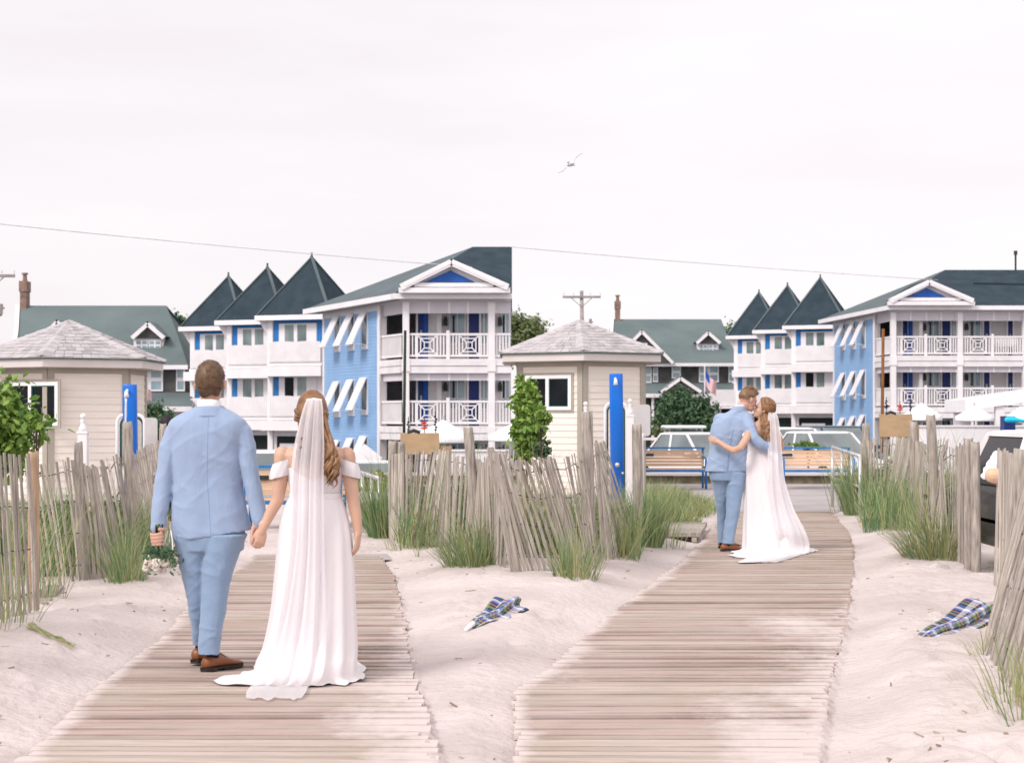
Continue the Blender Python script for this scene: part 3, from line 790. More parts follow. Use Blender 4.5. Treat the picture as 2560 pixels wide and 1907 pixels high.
# ------------------------------------------------------------------ green-roofed shingle house
def house(label, mx, my, k, cfg):
    """pixels as in the right photograph"""
    Y0 = 100.0*k
    zf = lambda py, Y=100.0: PZ(my(py), Y*k)
    T = thing('house', label, 'house', (PX(mx(1680), Y0), Y0, -1.2))
    part = lambda nm, mb, m, par=T: mb.build(nm, m, par)
    X_ = lambda px, Y=100.0: PX(mx(px), Y*k)
    Ye, Yr = 100.0, 105.5
    xl, xr = X_(1531, Yr), X_(1803, Yr); zr = zf(798, Yr); ze = zf(908, Ye-0.5)
    xel, xer = X_(1522), X_(1846)
    xml, xmr = X_(1528, 102.6), X_(1822, 102.6); zm = lerp(ze, zr, 0.52) + 0.05
    bb = MB(); bb.box(xel+0.35, xer-0.5, Ye*k, (Yr+5)*k, -2.2, ze); part('shingle_wall', bb, M['house_wall'])
    rf = MB(); Yb = (2*Yr - Ye)*k
    rf.add([(xel, (Ye-0.6)*k, ze), (xer, (Ye-0.6)*k, ze), (xmr, 102.6*k, zm), (xml, 102.6*k, zm)], [(0,1,2,3)])
    rf.add([(xml, 102.6*k, zm), (xmr, 102.6*k, zm), (xr, Yr*k, zr), (xl, Yr*k, zr)], [(0,1,2,3)])
    rf.add([(xl, Yr*k, zr), (xr, Yr*k, zr), (xer, Yb, ze), (xel, Yb, ze)], [(0,1,2,3)])
    rf.add([(xel+0.2, (Ye-0.3)*k, ze-0.1), (xml+0.15, 102.6*k, zm-0.1), (xl+0.1, Yr*k, zr-0.1), (xel+0.2, Yb, ze-0.1)], [(0,1,2,3)])
    rf.add([(xer-0.2, (Ye-0.3)*k, ze-0.1), (xmr-0.15, 102.6*k, zm-0.1), (xr-0.1, Yr*k, zr-0.1), (xer-0.2, Yb, ze-0.1)], [(0,1,2,3)])
    part('roof', rf, M['house_roof'])
    tr = MB()
    tr.bar((xel, (Ye-0.62)*k, ze-0.12), (xer, (Ye-0.62)*k, ze-0.12), 0.15, 0.26)
    tr.bar((xel+0.05, (Ye-0.6)*k, ze), (xml, 102.6*k, zm), 0.25, 0.2); tr.bar((xml, 102.6*k, zm), (xl, Yr*k, zr), 0.25, 0.2)
    part('white_eave_trim', tr, M['white'])
    cx = X_(1544, Yr); ch = MB(); hw = 0.5*8*k*100/4160*0.62
    zc = zf(757, Yr); ch.box(cx-0.20, cx+0.20, Yr*k-0.4, Yr*k+0.4, zr-0.9, zc); ch.box(cx-0.25, cx+0.25, Yr*k-0.46, Yr*k+0.46, zc-0.55, zc+0.12)
    c_ = part('chimney', ch, M['brick'])
    cp = MB(); cp.tube([(cx, Yr*k, zc+0.13), (cx, Yr*k, zc+0.55)], [0.16, 0.12], 8); cp.tube([(cx, Yr*k, zc+0.55), (cx, Yr*k, zc+0.66)], 0.2, 8); part('chimney_pot', cp, M['brick'], c_)
    def gable(nm, pa, yl, pl_, pr_, Yg, wallm, deep):
        zb_ = zf(yl, Yg); za = zf(pa[1], Yg); xa = X_(pa[0], Yg); a = X_(pl_, Yg); b = X_(pr_, Yg)
        g = MB(); g.prism([(a+0.15, Yg*k, zb_), (b-0.15, Yg*k, zb_), (xa, Yg*k, za-0.12)], (0, 0.3, 0)); go = part(nm, g, wallm)
        t = MB(); t.bar((a, Yg*k-0.15, zb_), (xa, Yg*k-0.15, za), 0.26, 0.26); t.bar((b, Yg*k-0.15, zb_), (xa, Yg*k-0.15, za), 0.26, 0.26); part('gable_trim', t, M['white'], go)
        r_ = MB()
        r_.add([(a-0.1, Yg*k-0.3, zb_+0.1), (xa, Yg*k-0.3, za+0.16), (xa, Yg*k+deep, za+0.16), (a-0.1, Yg*k+deep, zb_+0.1)], [(0,1,2,3)])
        r_.add([(b+0.1, Yg*k-0.3, zb_+0.1), (xa, Yg*k-0.3, za+0.16), (xa, Yg*k+deep, za+0.16), (b+0.1, Yg*k+deep, zb_+0.1)], [(0,1,2,3)]); part('gable_roof', r_, M['house_roof'], go)
        return go
    def win(x0, x1, y0, y1, Yw, rows=2, cols=1):
        a, b, z1, z0 = X_(x0, Yw), X_(x1, Yw), zf(y0, Yw), zf(y1, Yw)
        w = MB(); y = Yw*k; w.box(a, b, y-0.07, y, z0, z1); wo = part('window', w, M['white'])
        p = MB(); iw_, ih = (b-a), (z1-z0)
        for r_ in range(rows):
            for c in range(cols):
                p.box(a+iw_*(c/cols)+iw_*0.14/cols, a+iw_*((c+1)/cols)-iw_*0.14/cols, y-0.085, y-0.07, z0+ih*(r_/rows)+ih*0.09, z0+ih*((r_+1)/rows)-ih*0.07)
        part('pane', p, M['glass_teal'], wo)
    g = gable('front_gable', (1604, 829), 908, 1528, 1682, 99.2, M['house_wall'], 4*k)
    win(1590, 1618, 858, 885, 99.1)
    # dormer
    Yd = 101.2
    dm = MB(); dm.box(X_(1743, Yd), X_(1797, Yd), Yd*k, Yd*k+3, zf(884, Yd), zf(857, Yd)); part('dormer', dm, M['white'])
    gable('dormer_gable', (1770, 832), 858, 1741, 1800, 101.0, M['house_wall'], 3.2)
    win(1747, 1769, 862, 880, 101.15, 2, 2); win(1771, 1793, 862, 880, 101.15, 2, 2)
    for w in ((1606,1629,918,957), (1632,1645,918,955), (1679,1702,914,946), (1747,1797,913,956), (1821,1837,913,956)):
        win(*w, 99.98, 2, 2 if w[1]-w[0] > 40 else 1)
    # porch roof with entry gable
    pr = MB(); zp1, zp0 = zf(958, 99.9), zf(984, 96.5)
    pr.add([(X_(1590, 96.5), 96.5*k, zp0), (X_(1850, 96.5), 96.5*k, zp0), (X_(1850), 99.9*k, zp1), (X_(1590), 99.9*k, zp1)], [(0,1,2,3)])
    part('porch_roof', pr, M['house_roof'])
    pt = MB(); pt.bar((X_(1590, 96.5), 96.45*k, zp0-0.15), (X_(1850, 96.5), 96.45*k, zp0-0.15), 0.2, 0.3)
    for px in (1600, 1632, 1668, 1740, 1800, 1848): x = X_(px, 96.6); pt.box(x-0.1, x+0.1, 96.6*k, 96.6*k+0.2, -2, zp0-0.3)
    part('porch_trim', pt, M['white2'])
    dk = MB(); dk.box(X_(1592), X_(1846), 99.9*k-0.06, 99.9*k-0.01, -2, zf(992, 99.9)); part('painted_porch_shade', dk, M['metal_dark'])  # dark panel painted for the shade under the porch roof
    gable('entry_gable', (1701, 946), 980, 1652, 1752, 96.2, M['house_wall'], 3.0)
    return T
hr = lambda p: p
house('grey green gabled house with brick chimney, behind the beige hut beside the kissing couple', hr, hr, 1.355, None)
house('grey green gabled house with brick chimney, behind the beige hut beside the couple holding hands', lambda p: 50+(p-1535)/0.732, lambda y: 764+(y-798)/0.738, 1.0, None)
# ------------------------------------------------------------------ beige hexagonal huts
def hut(label, pxc, pxl, pxr, pe0, pe1, pyap, win, Y0, peave_r):
    """front corner at pxc; faces run to pxl and pxr; fascia rows pe0..pe1"""
    xc = PX(pxc, Y0); a = (pxr - pxl)/2/F*(Y0+0.7); rad = a/math.sin(R(60))
    cen = V((PX((pxl+pxr)/2, Y0+rad), Y0 + rad, 0))
    T = thing('beach_hut', label, 'hut', (cen.x, cen.y, 0))
    zf0 = PZ(pe0, Y0-0.3); zf1 = PZ(pe1, Y0-0.3)       # fascia top and bottom
    def vert(r, i): t = R(-90 + 60*i); return V((cen.x + r*math.cos(t), cen.y + r*math.sin(t), 0))
    # lapped clapboard walls
    for i in range(6):
        p, q = vert(rad, i), vert(rad, i+1)
        fr = Fr(p, q-p, ((p+q)/2 - cen)); L_ = (q-p).length
        mb = MB(); z = -0.1; zt = zf1 + 0.05
        while z < zt:
            h = min(0.122, zt - z)
            mb.add([fr.pt(0, 0.016, z), fr.pt(L_, 0.016, z), fr.pt(L_, 0.003, z+h), fr.pt(0, 0.003, z+h), fr.pt(0, -0.06, z), fr.pt(L_, -0.06, z), fr.pt(L_, -0.06, z+h), fr.pt(0, -0.06, z+h)],
                   [(0,1,2,3), (0,4,5,1), (5,4,7,6), (3,2,6,7), (0,3,7,4), (1,5,6,2)])
            z += 0.122
        mb.build('clapboard_wall', M['clad'], T)
    mb = MB()
    for i in range(6):
        p = vert(rad+0.01, i); d = (p - V((cen.x, cen.y, 0))).normalized(); s_ = V((-d.y, d.x, 0))
        for sg in (-1, 1):
            dd = (vert(rad, i+sg) - vert(rad, i)).normalized()
            mb.obox(p + dd*0.055 + V((0,0,zf1/2)), dd*0.055, V((dd.y, -dd.x, 0))*0.022, (0,0,zf1/2+0.08))
    mb.build('corner_board', M['clad_trim'], T)
    mb = MB()
    for i in range(6):
        p, q = vert(rad, i), vert(rad, i+1); fr = Fr(p, q-p, ((p+q)/2 - cen)); fr.box(mb, 0.02, (q-p).length-0.02, 0.017, 0.034, zf1-0.10, zf1+0.02)
    mb.build('frieze_board', M['clad_trim'], T)
    # fascia and soffit
    re = (peave_r - (pxl+pxr)/2)/F*(Y0+0.3)/math.sin(R(60))
    mb = MB(); top = [vert(re, i) + V((0,0,zf0)) for i in range(6)]; bot = [vert(re, i) + V((0,0,zf1)) for i in range(6)]
    mb.loft([bot, top]); mb.build('fascia', M['fascia'], T)
    mb = MB(); mb.loft([[vert(re-0.03, i)+V((0,0,zf1-0.012)) for i in range(6)], [vert(re-0.03, i)+V((0,0,zf1-0.003)) for i in range(6)]]); mb.build('soffit', M['clad_trim'], T)
    # shingled roof: courses of separate shingles on each of six planes, ridge caps on the hips
    zap = PZ(pyap, Y0+rad); r2 = re + 0.05
    ap = V((cen.x, cen.y, zap))
    e_ = MB(); e_.loft([[vert(r2, i)+V((0,0,zf0+0.002)) for i in range(6)], [vert(r2, i)+V((0,0,zf0+0.018)) for i in range(6)]]); e_.build('drip_edge', M['edge_green'], T)
    mb = MB(); rr = random.Random(5); zs = zf0 + 0.022
    rows = 11
    for i in range(6):
        a0, b0 = vert(r2+0.01, i)+V((0,0,zs)), vert(r2+0.01, i+1)+V((0,0,zs)); nrm = (b0-a0).cross(ap-a0).normalized()
        if nrm.z < 0: nrm = -nrm
        mb.add([a0 - V((0,0,0.004)), b0 - V((0,0,0.004)), ap], [(0,1,2)])
        for r_ in range(rows):
            t0, t1 = r_/rows, (r_+1.15)/rows
            t1 = min(t1, 0.995)
            p, q = a0.lerp(ap, t0), b0.lerp(ap, t0); p1, q1 = a0.lerp(ap, t1), b0.lerp(ap, t1)
            n = max(1, int((q-p).length/0.16)); off = rr.random()*0.5
            ed = [0] + sorted(clamp((k+off)/n) for k in range(1, n)) + [1]
            for u0, u1 in zip(ed, ed[1:]):
                g_ = 0.004/max(0.1, (q-p).length)
                th = nrm*(0.017 + rr.uniform(-0.004, 0.005)); lo = rr.uniform(-0.012, 0.012)
                A_, B_ = p.lerp(q, u0+g_)+(a0-ap).normalized()*lo, p.lerp(q, u1-g_)+(a0-ap).normalized()*lo; C_, D_ = p1.lerp(q1, u1-g_), p1.lerp(q1, u0+g_)
                mb.add([A_, B_, C_, D_, A_+th, B_+th, C_+nrm*0.006, D_+nrm*0.006], [(4,5,6,7), (0,1,5,4), (1,2,6,5), (3,0,4,7)])
    for i in range(6):
        a0 = vert(r2+0.02, i)+V((0,0,zs+0.01)); d = (ap-a0)
        l_, r_ = vert(r2, i-1)-vert(r2, i), vert(r2, i+1)-vert(r2, i)
        l_ = l_.normalized(); r_ = r_.normalized()
        nn = 9
        for k in range(nn):
            c0 = a0 + d*(k/nn); c1 = a0 + d*min(1.0, (k+1.2)/nn); w_ = 0.17*(1-0.35*k/nn)
            u = V((0,0,0.040)); u1 = V((0,0,0.026))
            pts = [c0 + l_*w_ + V((0,0,0.010)), c0 + u, c0 + r_*w_ + V((0,0,0.010)), c1 + l_*w_*0.93, c1 + u1, c1 + r_*w_*0.93]
            low = [p - V((0,0,0.016)) for p in pts[:3]]
            mb.add(pts + low, [(0,1,4,3), (1,2,5,4), (6,7,1,0), (7,8,2,1), (6,0,3), (8,5,2)])
    mb.build('shingle_roof', M['hut_shingle'], T)
    # sliding window on the left face
    p, q = vert(rad, 5), vert(rad, 0); fr = Fr(p, q-p, ((p+q)/2 - cen))
    u0, u1 = fr.upx(win[0]), fr.upx(win[1]); z1, z0 = fr.zpx(win[2], (u0+u1)/2), fr.zpx(win[3], (u0+u1)/2)
    mb = MB(); o = 0.045
    fr.box(mb, u0-o, u0, 0, 0.025, z0-o, z1+o); fr.box(mb, u1, u1+o, 0, 0.025, z0-o, z1+o); fr.box(mb, u0, u1, 0, 0.025, z1, z1+o); fr.box(mb, u0, u1, 0, 0.025, z0-o, z0)
    mb.build('window_casing', M['clad_trim'], T)
    mb = MB(); t = 0.065
    fr.box(mb, u0, u0+t, 0, 0.045, z0, z1); fr.box(mb, u1-t, u1, 0, 0.045, z0, z1); fr.box(mb, u0+t, u1-t, 0, 0.045, z1-t, z1); fr.box(mb, u0+t, u1-t, 0, 0.045, z0, z0+t)
    um = (u0+u1)/2; fr.box(mb, um-0.035, um+0.035, 0.0, 0.05, z0+t, z1-t)
    wo = mb.build('window', M['white'], T)
    mb = MB(); fr.box(mb, u0+t, um-0.035, 0.015, 0.022, z0+t, z1-t); mb.build('pane', M['glass_dark'], wo)
    mb = MB(); fr.box(mb, um+0.035, u1-t, 0.015, 0.022, z0+t, z1-t); mb.build('pane', M['glass_dark'], wo)
    mb = MB(); s_ = 0.018
    fr.box(mb, um+0.035, um+0.035+s_, 0.022, 0.04, z0+t, z1-t); fr.box(mb, u1-t-s_, u1-t, 0.022, 0.04, z0+t, z1-t); fr.box(mb, um+0.035+s_, u1-t-s_, 0.022, 0.04, z1-t-s_, z1-t); fr.box(mb, um+0.035+s_, u1-t-s_, 0.022, 0.04, z0+t, z0+t+s_)
    mb.build('sash', M['edge_green'], wo)
    return T
hut('beige clapboard hut with hexagonal shingle roof beside the couple holding hands', 174, 2, 346, 897, 917, 803, (11,148,955,1064), 29.0, 391)
hut('beige clapboard hut with hexagonal shingle roof beside the kissing couple', 1450, 1292, 1607, 883, 901, 802, (1312,1430,938,1025), 31.5, 1649)

# ------------------------------------------------------------------ beach showers
def shower(label, px0, px1, ptop, Y, headpx, running):
    x0, x1 = PX(px0, Y), PX(px1, Y); xc = (x0+x1)/2; hw = (x1-x0)/2; zt = PZ(ptop, Y)
    T = thing('outdoor_shower', label, 'shower', (xc, Y, 0))
    mb = MB(); lean = 0.025
    secs = []
    for z, dx in ((-0.05, lean), (zt-0.02, 0.0), (zt, 0.0)):
        r_ = []
        for k in range(20):
            t = 2*math.pi*k/20; c, s_ = math.cos(t), math.sin(t)
            r_.append(V((xc + dx + hw*(abs(c)**0.5)*(1 if c > 0 else -1), Y + 0.07*(abs(s_)**0.7)*(1 if s_ > 0 else -1), z)))
        secs.append(r_)
    mb.loft(secs); mb.build('tower_column', M['shower_blue'], T, True)
    hx, hz = PX(headpx[0], Y), PZ(headpx[1], Y)
    mb = MB(); mb.tube([(hx, Y-0.06, hz+0.03), (hx, Y-0.12, hz+0.05), (hx, Y-0.17, hz+0.02)], [0.018,0.018,0.02], 10); mb.tube([(hx, Y-0.165, hz+0.035), (hx+0.004, Y-0.175, hz-0.045)], [0.022, 0.034], 12)
    mb.build('shower_head', M['lamp'], T, True)
    mb = MB(); mb.tube([(hx+0.03, Y-0.06, 0.82), (hx+0.03, Y-0.11, 0.82)], [0.03, 0.035], 12); mb.build('push_button', M['steel'], T, True)
    mb = MB(); mb.tube([(hx+0.11, Y-0.06, 0.70), (hx+0.11, Y-0.10, 0.70)], 0.018, 8); mb.build('foot_tap', M['steel'], T, True)
    if running:
        w = bpy.data.materials.new('water'); w.use_nodes = True; b = w.node_tree.nodes['Principled BSDF']
        b.inputs['Base Color'].default_value = (0.85,0.88,0.90,1); b.inputs['Roughness'].default_value = 0.15; b.inputs['Transmission Weight'].default_value = 0.35
        mb = MB(); rr = random.Random(3)
        for j in range(3):
            pts = []; 
            for i in range(26):
                t = i/25; pts.append((hx + 0.006*j - 0.008 - 0.11*t*t*0.9 + rr.uniform(-0.005,0.005), Y - 0.18 - 0.02*t, hz - 0.05 - t*(hz-0.02)))
            mb.tube(pts, [0.006 + 0.004*rr.random() for _ in pts], 6)
        mb.build('water_stream', w, T, True)
    return T
shower('bright blue shower tower with water running, beside the beige hut near the couple holding hands', 307, 342, 961, 22.0, (323,985), True)
shower('bright blue dry shower tower, beside the beige hut near the kissing couple', 1523, 1557, 934, 24.0, (1537,955), False)

def rail_loop(label, px0, px1, ptop, Y):
    """white pipe hoop round the shower"""
    x0, x1 = PX(px0, Y), PX(px1, Y); zt = PZ(ptop, Y); r_ = 0.10
    T = thing('pipe_rail', label, 'rail', ((x0+x1)/2, Y, 0))
    for nm, m_, dx, dy, rad in (('white_pipe', M['white'], 0.0, 0.0, 0.022), ('pipe_shadow', M['edge_green'], 0.035, 0.06, 0.016)):  # second hoop is the white pipe's green shadow, modelled as a tube
        pts = [(x0+dx, Y+dy, 0), (x0+dx, Y+dy, zt-r_-dx)]
        for a in (0.35, 0.7, 1.05, 1.4): pts.append((x0+dx+r_*(1-math.cos(a)), Y+dy, zt-dx-r_+r_*math.sin(a)))
        for a in (1.4, 1.05, 0.7, 0.35): pts.append((x1-dx-r_*(1-math.cos(a)), Y+dy, zt-dx-r_+r_*math.sin(a)))
        pts += [(x1-dx, Y+dy, zt-r_-dx), (x1-dx, Y+dy, 0)]
        mb = MB(); mb.tube(pts, rad, 10); mb.build(nm, m_, T, True)
rail_loop('white pipe hoop with a modelled dark shadow behind the shower with running water', 293, 361, 1037, 22.6)
rail_loop('white pipe hoop with a modelled dark shadow behind the dry blue shower', 1513, 1567, 1007, 24.6)

def finial_post(label, px, w, ptop, Y):
    x = PX(px, Y); hw = w/2/F*Y; zt = PZ(ptop, Y)
    T = thing('newel_post', label, 'post', (x, Y, 0))
    mb = MB(); zs = zt - 0.22
    mb.box(x-hw, x+hw, Y-hw, Y+hw, -0.05, zs-0.05); mb.box(x-hw*1.15, x+hw*1.15, Y-hw*1.15, Y+hw*1.15, zs-0.05, zs-0.02); mb.build('shaft', M['white'], T)
    mb = MB(); prof = [(hw, zs-0.02), (hw*0.95, zs+0.01), (hw*0.6, zs+0.05), (hw*0.5, zs+0.08), (hw*0.72, zs+0.10)]
    r_ = hw*0.68
    for i in range(7): a = -60 + 25*i; prof.append((max(0.002, r_*math.cos(R(a))), zs+0.15+r_*math.sin(R(a))))
    mb.loft([[V((x+q*math.cos(2*math.pi*k/16), Y+q*math.sin(2*math.pi*k/16), z)) for k in range(16)] for q, z in prof]); mb.build('ball_finial', M['white'], T, True)
finial_post('white post with ball top, in front of the hut near the couple holding hands', 208, 23, 1026, 19.5)
finial_post('white post with ball top, left of the dry blue shower', 1464, 17, 996, 21.5)
finial_post('white post with ball top, right of the dry blue shower', 1575, 17, 989, 21.5)

def panel_sign(label, px0, px1, p0, p1, Y, ledge):
    x0, x1, z1, z0 = PX(px0, Y), PX(px1, Y), PZ(p0, Y), PZ(p1, Y)
    T = thing('sign_panel', label, 'sign', ((x0+x1)/2, Y, 0)); mb = MB(); r_ = 0.05; pts = []
    for cx, cz, a0 in ((x1-r_, z1-r_, 0), (x0+r_, z1-r_, 90), (x0+r_, z0+r_, 180), (x1-r_, z0+r_, 270)):
        for k in range(5): a = R(a0 + 22.5*k); pts.append(V((cx+r_*math.cos(a), Y, cz+r_*math.sin(a))))
    mb.prism(pts, (0, 0.03, 0)); mb.build('panel', M['steel2'], T)
    mb = MB(); mb.box((x0+x1)/2-0.03, (x0+x1)/2+0.03, Y+0.032, Y+0.09, -0.05, z1-0.05); mb.build('sign_post', M['steel2'], T)
    if ledge:
        mb = MB(); mb.box(x0+0.02, x1+0.10, Y-0.1, Y-0.003, z0-0.06, z0-0.02); mb.build('ledge', M['white2'], T)
M['steel2'] = mat('pale_sign_back', (0.56,0.535,0.53), 0.5, 0.06, 3.0)
panel_sign('pale blank back of a rounded sign beside the running shower', 352, 393, 1044, 1150, 22.9, False)
panel_sign('pale blank back of a rounded sign beside the dry shower', 1585, 1626, 1011, 1090, 25.0, True)
def plain_post(label, px, w, ptop, Y, mm='wood_grey', lean=0.0, cat='post', name='wooden_post', pbot=None):
    x = PX(px, Y); hw = w/2/F*Y; zt = PZ(ptop, Y)
    T = MB(); r_ = []
    rr = random.Random(int(px))
    for z in (-0.1, zt*0.3, zt*0.6, zt*0.92, zt):
        q = hw*(1.04 - 0.06*z/zt); r_.append([V((x + lean*z/zt + q*math.cos(2*math.pi*k/12)*(1+rr.uniform(-.04,.04)), Y + q*math.sin(2*math.pi*k/12)*(1+rr.uniform(-.04,.04)), z + (rr.uniform(-0.015,0.015) if z == zt else 0))) for k in range(12)])
    T.loft(r_); o = T.build(name, M[mm], None, True, (x, Y, 0)); clean(o)
    for p in o.data.polygons:
        if abs(p.normal.z) > 0.7: p.use_smooth = False
    return tag(o, label, cat)
plain_post('thin pale square post right of the blank sign near the kissing couple', 1604, 10, 1085, 23.5, 'white2')

# ------------------------------------------------------------------ benches along the kerb
def bench(label, px0, px1, Y, yaw=0.0):
    x0, x1 = PX(px0, Y), PX(px1, Y); T = thing('park_bench', label, 'bench', ((x0+x1)/2, Y, 0.03))
    zt = PZ(1118, Y); zs = PZ(1172, Y)
    for i in range(5):
        z = lerp(zs+0.05, zt-0.06, (i+0.5)/5)
        mb = MB(); mb.box(x0+0.03, x1-0.03, Y+0.02+0.02*i*0.6, Y+0.055+0.02*i*0.6, z-0.029, z+0.029); mb.build('back_slat', M['bench_wood'], T)
    for i in range(5):
        mb = MB(); y = Y - 0.10 - i*0.09; mb.box(x0+0.03, x1-0.03, y-0.037, y+0.037, zs-0.015, zs+0.018); mb.build('seat_slat', M['bench_wood'], T)
    mb = MB(); mb.box(x0, x1, Y+0.03, Y+0.11, zt-0.03, zt+0.005); mb.build('top_rail', M['bench_blue'], T)
    mb = MB(); mb.box(x0+0.02, x1-0.02, Y-0.52, Y-0.50, zs-0.05, zs+0.0); mb.box(x0+0.02, x1-0.02, Y+0.012, Y+0.028, zs-0.055, zs+0.02); mb.build('seat_rail', M['bench_blue'], T)
    for x in (x0+0.02, x1-0.06):
        mb = MB()
        mb.tube([(x+0.02, Y+0.09, zt), (x+0.02, Y+0.06, zs), (x+0.02, Y+0.08, 0.03)], 0.024, 8)
        mb.tube([(x+0.02, Y-0.50, 0.03), (x+0.02, Y-0.49, zs), (x+0.02, Y-0.49, zs+0.2), (x+0.02, Y-0.40, zs+0.24), (x+0.02, Y+0.06, zs+0.24)], 0.024, 8)
        mb.bar((x+0.02, Y-0.49, zs-0.03), (x+0.02, Y+0.06, zs-0.03), 0.05, 0.03); mb.build('end_frame', M['bench_blue'], T, True)
    mb = MB(); mb.box(x0+0.06, x0+0.30, Y-0.002, Y+0.018, zt-0.19, zt-0.13); mb.build('plaque', M['metal_dark'], T)
bench('blue framed slatted bench left of the kissing couple', 1598, 1763, 34.4)
bench('blue framed slatted bench right of the kissing couple', 1945, 2128, 34.4)
bench('blue framed slatted bench behind the hands of the couple holding hands', 640, 745, 34.4) if False else None
def bench2():
    T0 = [o for o in bpy.data.objects if o.name.startswith('park_bench') and o.parent is None][0]
    c = copy_tree(T0); Y = 22.6; c.location = V((PX(742, Y), Y, 0.0)); c['label'] = 'blue framed slatted bench seen between the couple holding hands'
bench2()
for o in bpy.data.objects:
    if o.name.startswith('park_bench') and o.parent is None: o['group'] = 'blue benches along the promenade'
# low kerb wall behind the benches
mb = MB()
for i in range(24):
    x0 = -14 + i*1.17; mb.box(x0, x0+1.165, 36.6, 36.9, -0.05, 0.20 + 0.01*nz(i*3.1))
tag(mb.build('kerb_wall', M['concrete'], None, False, (0,36.7,0)), 'low mossy concrete kerb wall running behind the benches', 'wall')
mb = MB(); mb.box(-14, 14, 36.5, 37.0, 0.215, 0.27); tag(mb.build('kerb', M['fascia']), kind='structure')

# metal handrails
def handrail(label, pts, Y0, Y1):
    (ax, at, ab), (bx, bt, bb) = pts
    A0 = V((PX(ax, Y0), Y0, 0.0)); B0 = V((PX(bx, Y1), Y1, 0.0)); zt0, zt1 = PZ(at, Y0), PZ(bt, Y1)
    T = thing('handrail', label, 'handrail', A0)
    mb = MB(); mb.tube([A0+V((0,0,zt0)), B0+V((0,0,zt1))], 0.028, 10); mb.build('top_rail', M['steel'], T, True)
    mb = MB(); mb.tube([A0+V((0,0,zt0*0.5)), B0+V((0,0,zt1*0.5))], 0.022, 10); mb.build('mid_rail', M['steel'], T, True)
    for t in (0, 0.36, 0.72, 1.0):
        p = A0.lerp(B0, t); mb = MB(); mb.tube([p, p+V((0,0,lerp(zt0, zt1, t)))], 0.026, 10); mb.build('rail_post', M['steel'], T, True)
handrail('silver metal handrail right of the kissing couple', ((2081,1118,1235), (2150,1140,1240)), 27.5, 25.0)
handrail('silver metal handrail right of the bride holding hands', ((884,1176,1290), (948,1196,1300)), 23.0, 21.0)

# ------------------------------------------------------------------ poles, cables, signboards, lanterns
def pole(label, px, p0, Y, w, mm, name='slim_pole', lean=0.0):
    x = PX(px, Y); mb = MB(); zt = PZ(p0, Y); mb.tube([(x-lean, Y, -1.2), (x, Y, zt)], [w, w*0.85], 10)
    return tag(mb.build(name, M[mm], None, True, (x, Y, -1)), label, 'pole')
pole('slim dark green pole in front of the hotel beyond the bride holding hands', 1013, 826, 45, 0.045, 'green_pole', lean=0.06)
pole('slim rust brown pole in front of the hotel beyond the kissing couple', 2208, 822, 52, 0.055, 'brown_pole', lean=0.06)
def signboard(label, px0, px1, p0, p1, Y):
    x0, x1, z1, z0 = PX(px0, Y), PX(px1, Y), PZ(p0, Y), PZ(p1, Y)
    T = thing('signboard', label, 'sign', ((x0+x1)/2, Y, -0.3))
    mb = MB(); mb.box(x0, x1, Y, Y+0.05, z0, z1); mb.build('board', M['board_tan'], T)
    mb = MB(); mb.box(x1+0.01, x1+0.30*(x1-x0), Y+0.25, Y+0.30, z0-0.1, z1-0.22); mb.build('side_board', M['board_tan'], T)
    for x in (x0+0.1, x1-0.2):
        mb = MB(); mb.box(x, x+0.08, Y+0.055, Y+0.13, -0.8, z0+0.1); mb.build('board_post', M['wood_grey'], T)
    mb = MB(); mb.tube([((x0+x1)/2-0.2, Y+0.02, z1), ((x0+x1)/2-0.1, Y+0.02, z1+0.04), ((x0+x1)/2, Y+0.02, z1)], 0.03, 8); mb.build('lift_handle', M['metal_dark'], T, True)
signboard('tan plywood board above the fence right of the bride holding hands', 1001, 1098, 1082, 1136, 27.0)
signboard('tan plywood board above the fence right of the kissing couple', 2199, 2281, 1035, 1092, 33.0)
def lantern_string(label, px, p0, p1, Y, mm, n, r_, name):
    T = thing(name, label, 'lantern', (PX(px, Y), Y, PZ(p1, Y))); x = PX(px, Y); z0, z1 = PZ(p1, Y), PZ(p0, Y)
    for i in range(n):
        z = lerp(z0, z1, (i+0.5)/n); mb = MB(); mb.ell((x + 0.02*math.sin(i*2.1), Y, z), (r_, r_, (z1-z0)/n*0.46), None, 10, 6); mb.build('lantern_bead', M[mm], T, True)
    mb = MB(); mb.tube([(x, Y, -1.0), (x, Y, z1+0.1)], 0.012, 6); mb.build('cord', M['metal_dark'], T)
lantern_string('red ribbed hanging lantern above the tan board near the bride holding hands', 1061, 1053, 1073, 40, 'red', 3, 0.08, 'red_lantern')
lantern_string('red ribbed hanging lantern above the tan board near the kissing couple', 2250, 1011, 1027, 50, 'red', 3, 0.085, 'red_lantern')
lantern_string('dark beaded string beside the dark green pole', 1021, 1052, 1077, 42, 'metal_dark', 4, 0.035, 'bead_string')
lantern_string('dark beaded string beside the rust brown pole', 2216, 1000, 1022, 52, 'metal_dark', 4, 0.04, 'bead_string')
lantern_string('dark beaded string between the tan board and umbrella, bride holding hands side', 1089, 1038, 1078, 42, 'metal_dark', 6, 0.035, 'bead_string')
lantern_string('dark beaded string between the tan board and umbrella, kissing couple side', 2276, 1000, 1028, 52, 'metal_dark', 5, 0.04, 'bead_string')

